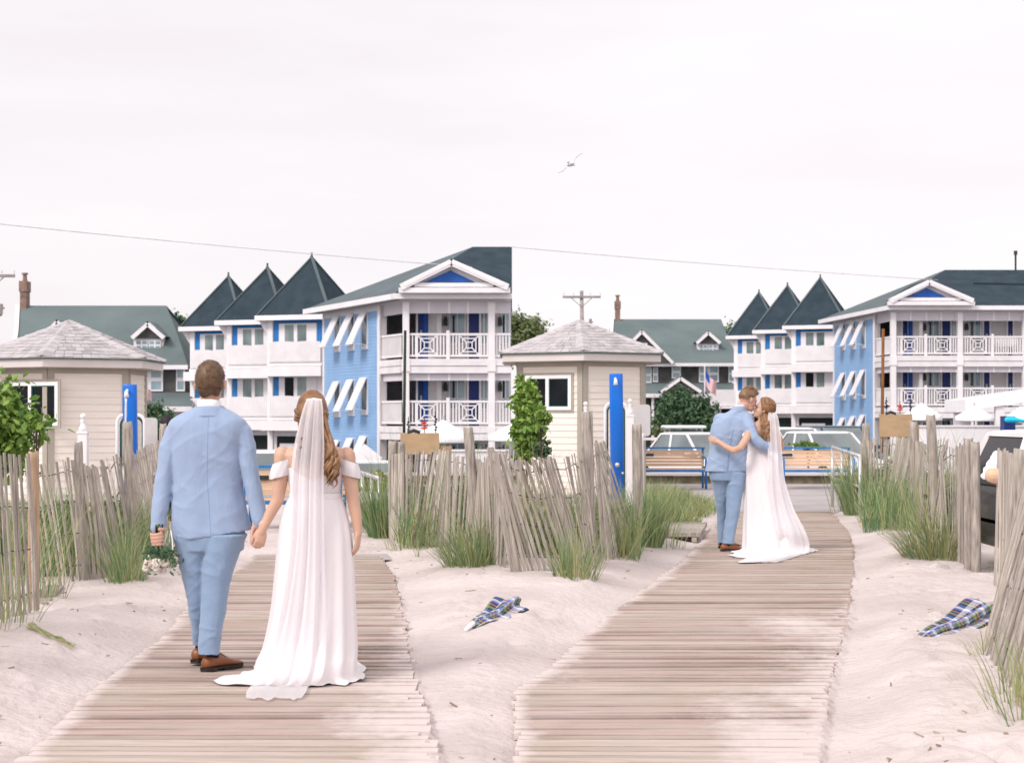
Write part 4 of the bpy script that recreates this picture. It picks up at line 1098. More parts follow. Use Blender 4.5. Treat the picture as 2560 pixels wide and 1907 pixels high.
def cable(label, pts, Y):
    mb = MB(); mb.tube([P(px, py, Yq) for px, py, Yq in pts], 0.020, 6)
    tag(mb.build('overhead_cable', M['cable'], None, True), label, 'cable')
def sag(a, b, Y0, Y1, s, n=16):
    return [(lerp(a[0], b[0], i/n), lerp(a[1], b[1], i/n) + s*4*(i/n)*(1-i/n), lerp(Y0, Y1, i/n)) for i in range(n+1)]
cable('thin overhead cable sloping to the hotel roof above the couple holding hands', sag((-160,543), (1180,668), 62, 74, 5), 0)
cable('thin overhead cable sloping to the hotel roof above the kissing couple', sag((1275,617), (2345,700), 76.5, 97, 4), 0)
def utility_pole(label, px, ptop, Y, part_only=False):
    x = PX(px, Y); zt = PZ(ptop, Y); T = thing('utility_pole', label, 'utility pole', (x, Y, -1))
    mb = MB(); mb.tube([(x+0.15, Y, -1.2), (x, Y, zt)], [0.19, 0.13], 10); mb.build('shaft', M['steel2w'], T, True)
    for z, w in ((zt-0.45, 1.35), (zt-2.6, 0.6)):
        mb = MB(); mb.box(x-w, x+w, Y-0.2, Y-0.08, z-0.08, z+0.08); mb.bar((x-w*0.6, Y-0.12, z), (x, Y-0.1, z-0.7), 0.05); mb.bar((x+w*0.6, Y-0.12, z), (x, Y-0.1, z-0.7), 0.05); ca = mb.build('crossarm', M['steel2w'], T)
        for sx in (-0.95, -0.45, 0.45, 0.95):
            mb = MB(); mb.tube([(x+w*sx, Y-0.14, z+0.08), (x+w*sx, Y-0.14, z+0.30)], [0.05, 0.07], 8); mb.build('insulator', M['gull'], ca)
    mb = MB(); mb.tube([(x-0.75, Y-0.2, zt-3.0), (x-0.3, Y-0.35, zt-2.7), (x+0.3, Y-0.3, zt-2.5), (x+0.8, Y-0.2, zt-2.2)], 0.05, 6); mb.tube([(x+0.6, Y-0.2, zt-2.6), (x+0.62, Y-0.2, zt-2.0)], 0.1, 8); mb.build('cable_hardware', M['steel2w'], T)
M['steel2w'] = mat('sunbleached_pole', (0.33,0.29,0.28), 0.85, 0.15, 3.0)
utility_pole('weathered utility pole with two crossarms, above the hut near the kissing couple', 1454, 727, 118)
utility_pole('weathered utility pole at the far edge, only its crossarm ends showing', -22, 670, 92)

# seagull
def gull():
    c = P(1427, 410, 42); T = thing('seagull', 'pale seagull gliding with wings spread in the white sky', 'bird', c)
    mb = MB(); rot = Matrix.Rotation(R(20), 3, 'Z')
    mb.ell(c, (0.07, 0.21, 0.065), rot, 14, 10); mb.ell(c + V((-0.07, -0.22, 0.02)), (0.042, 0.055, 0.042), None, 10, 8)
    mb.tube([c + V((-0.08,-0.26,0.015)), c + V((-0.095,-0.33,0.0))], [0.014, 0.004], 6)
    mb.add([c + V((0.03,0.17,0)), c + V((0.14,0.32,0.01)), c + V((0.02,0.34,0.01)), c + V((0.03,0.17,-0.012)), c + V((0.14,0.32,0.0)), c + V((0.02,0.34,0.0))], [(0,1,2),(5,4,3),(0,3,4,1),(1,4,5,2),(2,5,3,0)])
    for s_, dz in ((-1, -0.62), (1, 0.62)):
        rows = []
        for t, ch, k in ((0, 0.17, 0.0), (0.3, 0.17, 0.55), (0.6, 0.14, 0.85), (0.85, 0.09, 1.0), (1.0, 0.015, 1.06)):
            p = c + V((s_*0.05 + s_*0.26*t*1.0, 0.03 - 0.06*t, dz*0.62*k*0.62 + 0.02))
            rows.append([p + V((0, -ch*0.4, 0.0)), p + V((0, 0, 0.012)), p + V((0, ch*0.6, 0)), p + V((0, 0, -0.006))])
        mb.loft(rows)
    mb.build('body', M['gull'], T, True)
gull()

# ------------------------------------------------------------------ white patio umbrellas, pergola and deck wall in front of the hotel
def umbrella(label, px, pt, pb, hwpx, Y):
    x = PX(px, Y); zt, ze = PZ(pt, Y), PZ(pb, Y); r_ = hwpx/F*Y
    T = thing('patio_umbrella', label, 'umbrella', (x, Y, -1))
    mb = MB(); n = 32; rings = []
    for t in (0.03, 0.25, 0.5, 0.75, 1.0):
        rings.append([V((x + r_*t*math.cos(2*math.pi*k/n)*(1-0.05*t*abs(math.sin(4*2*math.pi*k/n*1.0))), Y + r_*t*math.sin(2*math.pi*k/n)*(1-0.05*t*abs(math.sin(8*math.pi*k/n))), lerp(zt, ze, t**0.9) )) for k in range(n)])
    rings.append([p - V((0,0,0.18)) for p in rings[-1]])
    rings2 = [[p - V((0,0,0.02)) for p in r] for r in rings[::-1]]
    mb.loft(rings + [[p*1.0 + (V((x,Y,p.z))-p)*0.01 for p in r] for r in rings2], True); mb.build('canopy', M['canvas'], T, True)
    mb = MB(); mb.tube([(x, Y, -1.0), (x, Y, zt+0.12)], 0.03, 8); mb.build('umbrella_pole', M['steel'], T)
M_um = 'white patio umbrellas in front of the hotel'
for a in (('white patio umbrella above the fence right of the tan board, bride holding hands side', 1108, 1048, 1090, 78, 50),
          ('white patio umbrella cut by the far edge of the fence, bride holding hands side', 1290, 1052, 1088, 70, 56),
          ('white patio umbrella just right of the tan board, kissing couple side', 2304, 1006, 1038, 52, 62),
          ('white patio umbrella beneath the pergola roof, kissing couple side', 2436, 1014, 1040, 48, 64),
          ('white patio umbrella beside the cyan float', 2552, 1014, 1044, 42, 64)):
    umbrella(*a)
for o in bpy.data.objects:
    if o.name.startswith('patio_umbrella') and o.parent is None: o['group'] = M_um
def pergola():
    Y = 66; T = thing('pergola', 'white pergola with sloping canopy in front of the right hotel', 'pergola', (PX(2500, Y), Y, -1))
    mb = MB(); a, b = P(2412, 1000, Y), P(2640, 968, Y)
    mb.obox((a+b)/2 + V((0,1.5,-0.2)), (b-a)/2, (0,1.6,0), (0,0,0.22)); mb.build('canopy', M['canvas'], T)
    for px, w in ((2436, 0.09), (2500, 0.17), (2590, 0.17)):
        x = PX(px, Y); mb = MB(); mb.box(x-w, x+w, Y, Y+0.2, -1.2, PZ(1000, Y)+0.1); mb.build('pergola_post', M['white'], T)
    mb = MB(); a, b = PX(2418, Y), PX(2480, Y); mb.box(a, b, Y+2, Y+2.1, -1, PZ(1030, Y)); mb.build('louvred_screen', M['shade_panel'], T)
pergola()
mb = MB(); Y = 60; mb.box(PX(2290, Y), PX(2700, Y), Y, Y+0.2, -1.2, PZ(1067, Y)); mb.box(PX(2290, Y)-0.05, PX(2700, Y), Y-0.05, Y+0.25, PZ(1067, Y), PZ(1067, Y)+0.06)
tag(mb.build('terrace_wall', M['white'], None, False, (PX(2450,Y), Y, -1)), 'low white terrace wall below the pergola, right side', 'wall')
mb = MB(); Y = 47; mb.box(PX(1050, Y), PX(1272, Y), Y, Y+0.2, -1.2, PZ(1128, Y)); mb.box(PX(1050, Y)-0.05, PX(1272, Y), Y-0.05, Y+0.25, PZ(1128, Y), PZ(1128, Y)+0.05)
tag(mb.build('terrace_wall', M['white'], None, False, (PX(1150,Y), Y, -1)), 'low white terrace wall behind the fence, bride holding hands side', 'wall')
mb = MB(); Y = 58; pts = [P(2519, 1049, Y), P(2535, 1049, Y), P(2552, 1051, Y), P(2572, 1054, Y)]; mb.capsule(pts, [0.11, 0.11, 0.06, 0.05], 10)
tag(mb.build('pool_float', M['cyan'], None, True, pts[1]), 'bright cyan foam float on the terrace at the far right', 'float')
mb = MB(); Y = 58.5; mb.box(PX(2517,Y), PX(2545,Y), Y+0.3, Y+0.8, 1.0, PZ(1040,Y)); mb.box(PX(2520,Y), PX(2524,Y), Y+0.3, Y+0.4, -1, 1.0); mb.box(PX(2538,Y), PX(2542,Y), Y+0.3, Y+0.4, -1, 1.0)
tag(mb.build('dark_bar_counter', M['navy'], None, False, (PX(2530,Y), Y, -1)), 'dark navy cabinet on legs behind the cyan float', 'cabinet')
def adirondack(label, px, py, Y, flip):
    c = P(px, py, Y); T = thing('deck_chair', label, 'chair', (c.x, c.y, -0.9)); s_ = flip
    z0 = c.z - 0.55
    mb = MB(); mb.bar(c + V((s_*0.3,0,0.25)), c + V((-s_*0.25,0,-0.45)), 0.6, 0.05, (0,1,0)); mb.build('backrest', M['white'], T)
    mb = MB(); mb.bar(c + V((-s_*0.3,0,-0.42)), c + V((-s_*0.85,0,-0.28)), 0.6, 0.05, (0,1,0)); mb.build('seat', M['white'], T)
    for dy in (-0.3, 0.3):
        for dx in (0.1, -0.8):
            mb = MB(); mb.box(c.x+s_*dx-0.04, c.x+s_*dx+0.04, c.y+dy-0.03, c.y+dy+0.03, -1.0, z0+0.25); mb.build('leg', M['white'], T)
adirondack('white wooden deck chair in front of the blue wall, bride holding hands side', 905, 1150, 44, 1)

# ------------------------------------------------------------------ cars
def car(label, X, Y, yaw, paint, roof=None, length=4.5, width=1.8, height=1.5, suv=False, zg=-1.0, group='parked cars beyond the benches', boxy=False):
    T = thing('parked_car', label, 'car', (X, Y, zg), group)
    T.rotation_euler = (0, 0, 0)
    rot = Matrix.Rotation(yaw, 3, 'Z')
    def tr(p): q = rot @ V(p); return V((X+q.x, Y+q.y, zg+q.z))
    L_, W_, H_ = length/2, width/2, height
    bl = 0.92 if suv else 0.86          # beltline
    # lower body sections along the length: (x, halfwidth, z low, z top)
    secs = [(-L_, 0.72, 0.42, 0.70), (-L_+0.08, 0.80, 0.30, bl-0.03), (-L_+0.6, 0.89, 0.22, bl+0.03), (-0.4, 0.90, 0.20, bl+0.02), (0.75, 0.90, 0.20, bl-0.01), (L_-0.55, 0.88, 0.22, bl-0.11), (L_-0.12, 0.82, 0.28, bl-0.22), (L_, 0.70, 0.38, bl-0.36)]
    rings = []
    for x, hw, z0, z1 in secs:
        hw *= W_/0.9
        rings.append([tr(q) for q in ((x,-hw*0.92,z0), (x,-hw,z0+0.14), (x,-hw,z1-0.16), (x,-hw*0.90,z1), (x,-hw*0.45,z1+0.025), (x,hw*0.45,z1+0.025), (x,hw*0.90,z1), (x,hw,z1-0.16), (x,hw,z0+0.14), (x,hw*0.92,z0))])
    mb = MB(); mb.loft(rings); body = mb.build('body', paint, T, True); clean(body)
    mod = body.modifiers.new('b', 'BEVEL'); mod.width = 0.02; mod.segments = 2; mod.limit_method = 'ANGLE'
    # greenhouse: pillars and glass
    xr0, xr1 = (-L_+0.35, -L_+0.75) if suv else (-L_+0.75, -L_+1.35)
    if boxy: xr0, xr1 = -L_+0.05, -L_+0.24
    xf0, xf1 = 1.02, 0.28
    wb, wt = W_*0.90, W_*0.74
    zb, zt = bl-0.02, H_-0.05
    mb = MB()
    mb.loft([[tr((xr0,-wb,zb)), tr((xf0,-wb,zb)), tr((xf0,wb,zb)), tr((xr0,wb,zb))], [tr((xr1,-wt,zt)), tr((xf1,-wt,zt)), tr((xf1,wt,zt)), tr((xr1,wt,zt))]])
    mb.build('windows', M['glass_dark'] if boxy else M['car_glass'], T)
    mb = MB(); rp = roof or paint
    rings = []
    for z, k in ((zt-0.01, 1.0), (zt+0.03, 0.99), (H_, 0.86)):
        rings.append([tr((lerp((xr1+xf1)/2, x_, k*1.02), y_*k*1.02, z)) for x_, y_ in ((xr1,-wt), (xf1-0.05,-wt), (xf1,-wt*0.8), (xf1,wt*0.8), (xf1-0.05,wt), (xr1,wt))])
    mb.loft(rings); mb.build('roof', rp, T, False)
    for sy in (-1, 1):
        xm0 = -0.35; runs = [((xr0, sy*wb, zb), (xr1, sy*wt, zt), 0.07), ((xf0, sy*wb, zb), (xf1, sy*wt, zt), 0.055), ((xm0, sy*wb, zb), (xm0-0.05, sy*wt*1.01, zt), 0.06)]
        if suv: runs.append(((-L_+1.15, sy*wb, zb), (-L_+1.25, sy*wt*1.01, zt), 0.09))
        for a_, b_, w_ in runs: mb = MB(); mb.bar(tr(a_), tr(b_), w_, 0.05); mb.build('pillar', rp, T)
    for sx in (L_-0.85, -L_+0.85):
        for sy in (-1, 1):
            c = V((sx, sy*(W_-0.10), 0.32)); mb = MB()
            prof = [(0.20, 0.10), (0.30, 0.11), (0.325, 0.07), (0.325, -0.07), (0.30, -0.11), (0.20, -0.10)]
            mb.loft([[tr(c + V((r_*math.cos(2*math.pi*k/24), d, r_*math.sin(2*math.pi*k/24)))) for k in range(24)] for r_, d in prof]); wo = mb.build('wheel', M['tyre'], T, True)
            mb = MB(); mb.loft([[tr(c + V((r_*math.cos(2*math.pi*k/20), sy*d, r_*math.sin(2*math.pi*k/20)))) for k in range(20)] for r_, d in ((0.20, 0.08), (0.18, 0.115), (0.05, 0.12))]); mb.build('rim', M['rim'], wo)
    for sy in (-1, 1):
        mb = MB(); mb.ell(tr((L_-0.10, sy*W_*0.68, bl-0.24)), (0.10, 0.16, 0.07), rot, 12, 8); mb.build('headlight', M['lamp'], T, True)
        mb = MB(); mb.ell(tr((L_-0.02, sy*W_*0.60, bl-0.38)), (0.05, 0.10, 0.035), rot, 10, 6); mb.build('indicator', M['orange'], T, True)
        mb = MB(); mb.ell(tr((-L_+0.06, sy*W_*0.72, bl-0.14)), (0.07, 0.12, 0.09), rot, 10, 8); mb.build('tail_light', M['tyre'] if boxy else M['red'], T, True)
        mb = MB(); mb.ell(tr((0.78, sy*(W_+0.10), bl+0.08)), (0.06, 0.10, 0.07), rot, 10, 8); mb.build('mirror', paint, T, True)
    mb = MB(); mb.bar(tr((L_-0.01, -0.45, bl-0.42)), tr((L_-0.01, 0.45, bl-0.42)), 0.1, 0.14); mb.build('grille', M['metal_dark'], T)
    return T
def car_at(label, px, Y, *a, **k): return car(label, PX(px, Y), Y, *a, **k)
car_at('white sedan facing the promenade, behind the left bench near the kissing couple', 1752, 45, R(-60), M['car_white'], zg=-0.42)
car_at('white sedan facing the promenade, behind the right bench near the kissing couple', 2062, 46, R(-70), M['car_white'], zg=-0.40)
car_at('white hatchback beside the kissing bride, left of the sedan', 1975, 49, R(-62), M['car_white'], suv=True, height=1.62, zg=-0.43)
car_at('dark blue car mostly hidden behind the white sedan, kissing couple side', 2092, 52, R(-75), M['car_blue'], suv=True, height=1.65, zg=-0.43)
car_at('white sport utility car between the couple holding hands', 672, 39.5, R(-80), M['car_white'], suv=True, height=1.65, zg=-0.95)
car_at('pale car behind the bride holding hands, before the blue wall', 915, 41, R(-70), M['car_white'], zg=-1.0, height=1.42)
def golf_cart():
    Y = 52; x = PX(1708, Y); zg = -0.43; T = thing('golf_cart', 'white roofed golf cart parked behind the left bench', 'golf cart', (x, Y, zg))
    zt = PZ(1067, Y)
    mb = MB(); rings = []
    for dz, k in ((-0.05, 1.0), (0.0, 1.03), (0.05, 0.96)):
        rings.append([V((x + sx*0.62*k, Y + sy*0.95*k, zt+dz)) for sx, sy in ((-1,-0.85),(-0.85,-1),(0.85,-1),(1,-0.85),(1,0.85),(0.85,1),(-0.85,1),(-1,0.85))])
    mb.loft(rings); mb.build('roof', M['car_white'], T)
    for sx in (-0.5, 0.5):
        for sy in (-0.8, 0.8): mb = MB(); mb.tube([(x+sx, Y+sy, zg+0.5), (x+sx, Y+sy*0.95, zt-0.04)], 0.03, 8); mb.build('roof_post', M['white2'], T)
    mb = MB(); mb.box(x-0.6, x+0.6, Y-1.1, Y+1.1, zg+0.3, zg+0.62); mb.box(x-0.58, x+0.58, Y-1.12, Y-0.6, zg+0.62, zg+0.85); mb.build('body', M['bench_blue'], T)
    mb = MB(); mb.box(x-0.55, x+0.55, Y-0.1, Y+0.5, zg+0.63, zg+0.82); mb.box(x-0.55, x+0.55, Y+0.5, Y+0.62, zg+0.82, zg+1.25); mb.build('seat', M['white2'], T)
    mb = MB(); mb.box(x-0.55, x+0.55, Y-0.79, Y-0.77, zg+0.9, zt-0.1); mb.build('windscreen', M['car_glass'], T)
    for sx in (-0.55, 0.55):
        for sy in (-0.8, 0.8): mb = MB(); mb.tube([(x+sx-0.08, Y+sy, zg+0.23), (x+sx+0.08, Y+sy, zg+0.23)], 0.23, 16); mb.build('wheel', M['tyre'], T)
golf_cart()
# black car with a pale roof parked behind the near right fence
c = car('black car with pale roof behind the near right fence', PX(2446, 16.3) + 2.15, 16.3, R(0), M['car_black'], M['white2'], 4.2, 1.75, 1.43, True, -0.05, group=None, boxy=True)
mb = MB()
for (px, py, Yq, r_) in ((2494,1138,15.2,0.05), (2490,1150,15.15,0.06), (2482,1164,15.1,0.065), (2472,1178,15.05,0.055), (2482,1180,15.0,0.055), (2462,1190,15.0,0.04)):
    mb.ell(P(px, py, Yq), (r_, r_*0.8, r_*1.1), Matrix.Rotation(px*0.7, 3, 'Y'), 14, 10)
o = mb.build('beach_towel', M['canvas'], None, True, P(2480,1180,15)); remesh(o, 0.02, 3); tag(o, 'bundled white towel hanging by the black car', 'towel')
mb = MB(); mb.capsule([P(2482,1188,14.5), P(2500,1192,14.5), P(2530,1194,14.5)], 0.07, 10); o = mb.build('rolled_mat', M['bench_wood'], None, True, P(2500,1192,13.3)); tag(o, 'tan rolled mat beside the bundled white towel', 'mat')

# flags
def flag(label, px, ptop, pbot, Y, hoist):
    x = PX(px, Y); zt = PZ(ptop, Y); T = thing('flag_on_pole', label, 'flag', (x, Y, -1))
    mb = MB(); mb.tube([(x, Y, -1.0), (x, Y, zt+0.2)], 0.05, 8); mb.build('flag_pole', M['white2'], T)
    H_ = hoist; n, m_ = 13, 26; vs = []; fs = []; mi = []
    Wd = H_*1.7
    mb = MB()
    for j in range(n+1):
        for i in range(m_+1):
            u = i/m_; v = j/n
            mb.v.append((x + 0.05 + Wd*0.40*u, Y + 0.18*math.sin(u*7+v*1.2)*u, zt - v*H_*(1-0.15*u) - u*H_*0.95 - 0.12*math.sin(u*5)))
    for j in range(n):
        for i in range(m_):
            mb.f.append((j*(m_+1)+i, j*(m_+1)+i+1, (j+1)*(m_+1)+i+1, (j+1)*(m_+1)+i))
            mb.m.append(2 if (i < 10 and j < 7) else (0 if j % 2 == 0 else 1))
    mb.build('cloth', [M['flag_red'], M['canvas'], M['royal']], T, True)
M['flag_red'] = mat('flag_red', (0.55,0.10,0.10), 0.8, 0.05)
flag('red white and blue striped flag before the house near the kissing couple', 1762, 922, 970, 118, 1.15)
flag('red white and blue striped flag before the house near the couple holding hands', 352, 952, 990, 88, 0.72)

# small plank mats on the sand
def plank_mat(label, q, cat='mat', th=0.03, n=9):
    pts = [V((PX(px, GY(py)), GY(py), 0.045)) for px, py in q]; mb = MB()
    for i in range(n):
        a, b = i/n, (i+0.9)/n
        p = [pts[0].lerp(pts[3], a), pts[1].lerp(pts[2], a), pts[1].lerp(pts[2], b), pts[0].lerp(pts[3], b)]
        mb.prism(p, (0,0,th))
    for t in (0.15, 0.85): mb.bar(pts[0].lerp(pts[1], t) - V((0,0,0.035)), pts[3].lerp(pts[2], t) - V((0,0,0.035)), 0.06, 0.06)
    return tag(mb.build('plank_mat', M['wood_grey'], None, False, pts[0]), label, cat)
plank_mat('small grey slatted mat lying on the sand beside the left fence', [(60,1530),(118,1530),(160,1484),(118,1482)], n=14)
plank_mat('flat grey board platform beside the walk, left of the kissing couple', [(1640,1351),(1752,1351),(1768,1322),(1660,1322)], th=0.05, n=5)

# plaid beach umbrellas lying folded on the sand
def plaid_material():
    m = bpy.data.materials.new('plaid_cloth'); m.use_nodes = True; nt = m.node_tree; N = nt.nodes; L = nt.links; b = N['Principled BSDF']
    b.inputs['Roughness'].default_value = 0.85
    at = N.new('ShaderNodeAttribute'); at.attribute_name = 'UVMap'; sp = N.new('ShaderNodeSeparateXYZ'); 
    uv = N.new('ShaderNodeUVMap'); L.new(uv.outputs[0], sp.inputs[0])
    def bands(src, freq, cols):
        ml = N.new('ShaderNodeMath'); ml.operation = 'MULTIPLY'; ml.inputs[1].default_value = freq; L.new(src, ml.inputs[0])
        fr = N.new('ShaderNodeMath'); fr.operation = 'FRACT'; L.new(ml.outputs[0], fr.inputs[0])
        r_ = N.new('ShaderNodeValToRGB'); r_.color_ramp.interpolation = 'CONSTANT'; e = r_.color_ramp.elements
        while len(e) < len(cols): e.new(0.5)
        for i, (p, c) in enumerate(cols): e[i].position = p
        for i, (p, c) in enumerate(cols): e[i].color = (*c, 1)
        L.new(fr.outputs[0], r_.inputs['Fac']); return r_.outputs[0]
    navy, grn, wht, blu, org, blk = (0.02,0.025,0.09), (0.20,0.30,0.10), (0.70,0.66,0.70), (0.08,0.17,0.55), (0.75,0.22,0.06), (0.015,0.02,0.03)
    A = bands(sp.outputs[0], 3.0, [(0.0,navy),(0.16,grn),(0.30,blk),(0.40,org),(0.46,navy),(0.58,blu),(0.70,wht),(0.86,blk),(0.92,blu)])
    B = bands(sp.outputs[1], 4.0, [(0.0,wht),(0.22,navy),(0.40,grn),(0.58,wht),(0.70,blu),(0.84,blk)])
    mx = N.new('ShaderNodeMix'); mx.data_type = 'RGBA'; mx.inputs[0].default_value = 0.42; L.new(A, mx.inputs[6]); L.new(B, mx.inputs[7]); L.new(mx.outputs[2], b.inputs['Base Color'])
    return m
M['plaid'] = plaid_material()
def folded_umbrella(label, tip, end, r_, seed):
    """closed cloth lying on the sand: pleated cone with a white tip"""
    a = V((PX(tip[0], GY(tip[1], .05)), GY(tip[1], .05), 0.07)); b = V((PX(end[0], GY(end[1], .05)), GY(end[1], .05), 0.10))
    T = thing('folded_beach_umbrella', label, 'umbrella', a)
    d = (b-a); L_ = d.length; d.normalize(); s_ = d.cross(V((0,0,1))).normalized(); u = s_.cross(d)
    mb = MB(); n = 72; m_ = 40; uvs = []
    for i in range(m_+1):
        t = i/m_; rr = r_*(0.22 + 0.78*t**0.8)*(1 - 0.15*sstep(0.9, 1.0, t)); c = a + d*(0.10 + t*(L_-0.1)); c.z = 0.03 + rr*0.62 + 0.012*math.sin(t*9)
        for k in range(n+1):
            th = 2*math.pi*k/n; f = 1 + 0.34*math.sin(5*th + 2.5*t + seed) * (0.4+0.6*t) + 0.10*math.sin(11*th + 3*t)
            p = c + s_*(rr*1.25*f*math.cos(th)) + u*(rr*0.72*f*math.sin(th))
            mb.v.append(tuple(p)); uvs.append((t*L_*1.1, k/n))
    for i in range(m_):
        for k in range(n): mb.f.append((i*(n+1)+k, i*(n+1)+k+1, (i+1)*(n+1)+k+1, (i+1)*(n+1)+k)); mb.m.append(0)
    mb.f.append(tuple(range(n))); mb.m.append(0); mb.f.append(tuple(m_*(n+1)+k for k in range(n))[::-1]); mb.m.append(0)
    o = mb.build('cloth', M['plaid'], T, True); ul = o.data.uv_layers.new(name='UVMap')
    for lp in o.data.loops: ul.data[lp.index].uv = uvs[lp.vertex_index]
    mb = MB(); mb.capsule([a + V((0,0,-0.02)) - d*0.03, a + d*0.12], [0.014, 0.02], 8); mb.build('tip', M['canvas'], T, True)
    return T
folded_umbrella('plaid folded beach umbrella lying on the sand, right of the bride holding hands', (1168,1572), (1276,1530), 0.10, 0.3)
folded_umbrella('plaid folded beach umbrella lying on the sand by the near right fence', (2282,1612), (2470,1548), 0.125, 1.4)
# ------------------------------------------------------------------ snow fences
def gz(x, y): return max(sand_z(x, y), -0.02) if 5.7 < y < 29 and abs(x) < 0.4*y+0.8 else 0.0
def snow_fence(label, pts, pitch=0.062, posts=(), wires=(0.16, 0.42, 0.68, 0.92), seed=1, gaps=(), sparse=0.0):
    """pts: (px_bottom, Y, height, lean along the run, lean away) control points; slats wired together"""
    rr = random.Random(seed)
    B = [V((PX(p[0], p[1]), p[1], 0)) for p in pts]
    T = thing('snow_fence', label, 'fence', B[0])
    segs = []; S = 0
    for a, b in zip(B, B[1:]): segs.append((S, (b-a).length)); S += (b-a).length
    def at(s):
        for i, (s0, l) in enumerate(segs):
            if s <= s0 + l or i == len(segs)-1:
                t = clamp((s-s0)/l); p = B[i].lerp(B[i+1], t); d = (B[i+1]-B[i]).normalized()
                q = [lerp(pts[i][k], pts[i+1][k], t) for k in (2,3,4)]
                return p, d, q
    mb = MB(); s = 0.0; wl = [[] for _ in wires]
    wob = [rr.uniform(0, 6) for _ in range(4)]
    while s < S:
        p, d, (h, l1, l2) = at(s)
        p2 = at(s + 0.04)[0]; rate = abs(p2.x/p2.y - p.x/p.y)*F/0.04
        s += clamp(0.84*pitch/max(rate, 1.0), 0.038, 0.13) * (1 + 0.25*math.sin(s*2.3+wob[0])) * rr.uniform(0.7, 1.3)
        if any(a < s < b for a, b in gaps): continue
        if s < sparse: s += 0.09
        nrm = V((d.y, -d.x, 0))
        l1 += 0.05*math.sin(s*1.7+wob[1]) + rr.gauss(0, 0.014); hh = h*(1 + 0.025*math.sin(s*1.3+wob[2])) + rr.gauss(0, 0.016)
        x, y = p.x, p.y; z0 = gz(x, y) - 0.06
        w = 0.0145*rr.uniform(0.8, 1.15); th = 0.005
        bow = rr.gauss(0, 0.010)
        a = V((x, y, z0)) + nrm*rr.gauss(0, 0.008); b = V((x, y, z0)) + d*l1*hh + nrm*(l2*hh) + V((0,0,hh+0.05))
        m_ = a.lerp(b, 0.5) + d*bow + nrm*bow*0.5
        ax = (d + nrm*rr.uniform(-0.35, 0.35)).normalized(); n2 = V((ax.y, -ax.x, 0))
        rings = [[q + ax*w*sx + n2*th*sy for sx, sy in ((-1,-1),(1,-1),(1,1),(-1,1))] for q in (a, m_, b)]
        mb.loft(rings)
        for k, t in enumerate(wires): wl[k].append(a.lerp(b, t) + d*bow*(1-abs(2*t-1)) - nrm*0.012 + V((0,0,0.015*math.sin(s*2.1+k))))
    mb.build('slats', M['slat'], T)
    for k, w in enumerate(wl):
        run = []
        def flush():
            if len(run) > 1:
                q = MB(); q.tube([p - V((0,0,0.003)) for p in run], 0.005, 5); q.build('wire', M['wire'], T)
            run.clear()
        for p in w:
            if run and (p-run[-1]).length > 0.6: flush()
            run.append(p)
        flush()
    for (px, Y, h, r_, lean, mm) in posts:
        x, y = PX(px, Y), Y; q = MB(); rg = []; n = 14
        for t in (0, 0.25, 0.5, 0.75, 0.96, 1.0):
            k = r_*(1.06 - 0.08*t)*(0.93 if t == 1 else 1)
            rg.append([V((x + lean*h*t + k*math.cos(2*math.pi*i/n)*(1+0.06*nz(i*1.3, t*3, px)), y + k*math.sin(2*math.pi*i/n)*(1+0.06*nz(i*1.7, t*3, px)), -0.15 + (h+0.15)*t + (0.012*math.cos(i) if t > 0.95 else 0))) for i in range(n)])
        q.loft(rg); o = q.build('post', M[mm], T, True); clean(o)
        for pg in o.data.polygons:
            if abs(pg.normal.z) > 0.75: pg.use_smooth = False
    return T
# left photograph half
snow_fence('near weathered slat fence with a pinkish round post, left of the plank mat', [(-260,9.0,1.15,0.0,-0.04),(-60,11.2,1.18,0.0,-0.06),(40,11.9,1.17,0.0,-0.08),(104,12.25,1.14,0.0,-0.10)], 9.5,
           [(84,12.4,1.25,0.042,0.0,'slat_tan')], seed=3)
snow_fence('leaning weathered slat fence with two tall posts, left of the man holding hands', [(116,14.0,1.08,0.0,-0.15),(170,14.6,1.08,0.0,-0.15),(205,14.9,1.08,0.0,-0.12),(262,15.1,1.0,0.0,-0.20),(318,15.6,1.02,0.0,-0.22),(352,16.6,1.04,0.0,-0.10),(380,19.0,1.08,0.0,-0.20),(425,22.0,1.14,0.0,-0.12)], 4.2,
           [(203,15.05,1.28,0.040,-0.02,'wood_grey'),(330,16.3,1.46,0.048,-0.03,'wood_grey'),(402,20.5,1.42,0.045,0.02,'wood_grey')], seed=5, sparse=0.75)
snow_fence('weathered slat fence in the sand, right of the bride holding hands', [(975,19.8,1.03,0.0,0.02),(1020,19.6,1.04,0.0,0.02),(1042,19.3,1.06,0.05,-0.17),(1085,19.0,1.09,0.04,-0.15),(1120,18.2,1.08,0.0,-0.02),(1165,17.2,1.06,0.02,-0.12),(1200,16.6,1.0,0.0,0.0),(1232,16.0,1.04,0.0,0.05),(1262,15.4,1.12,0.02,-0.10)], 3.5,
           [(984,19.9,1.22,0.055,-0.01,'wood_grey'),(1003,19.9,1.21,0.05,0.0,'wood_grey'),(1204,17.0,1.40,0.052,-0.10,'wood_grey')], seed=9)
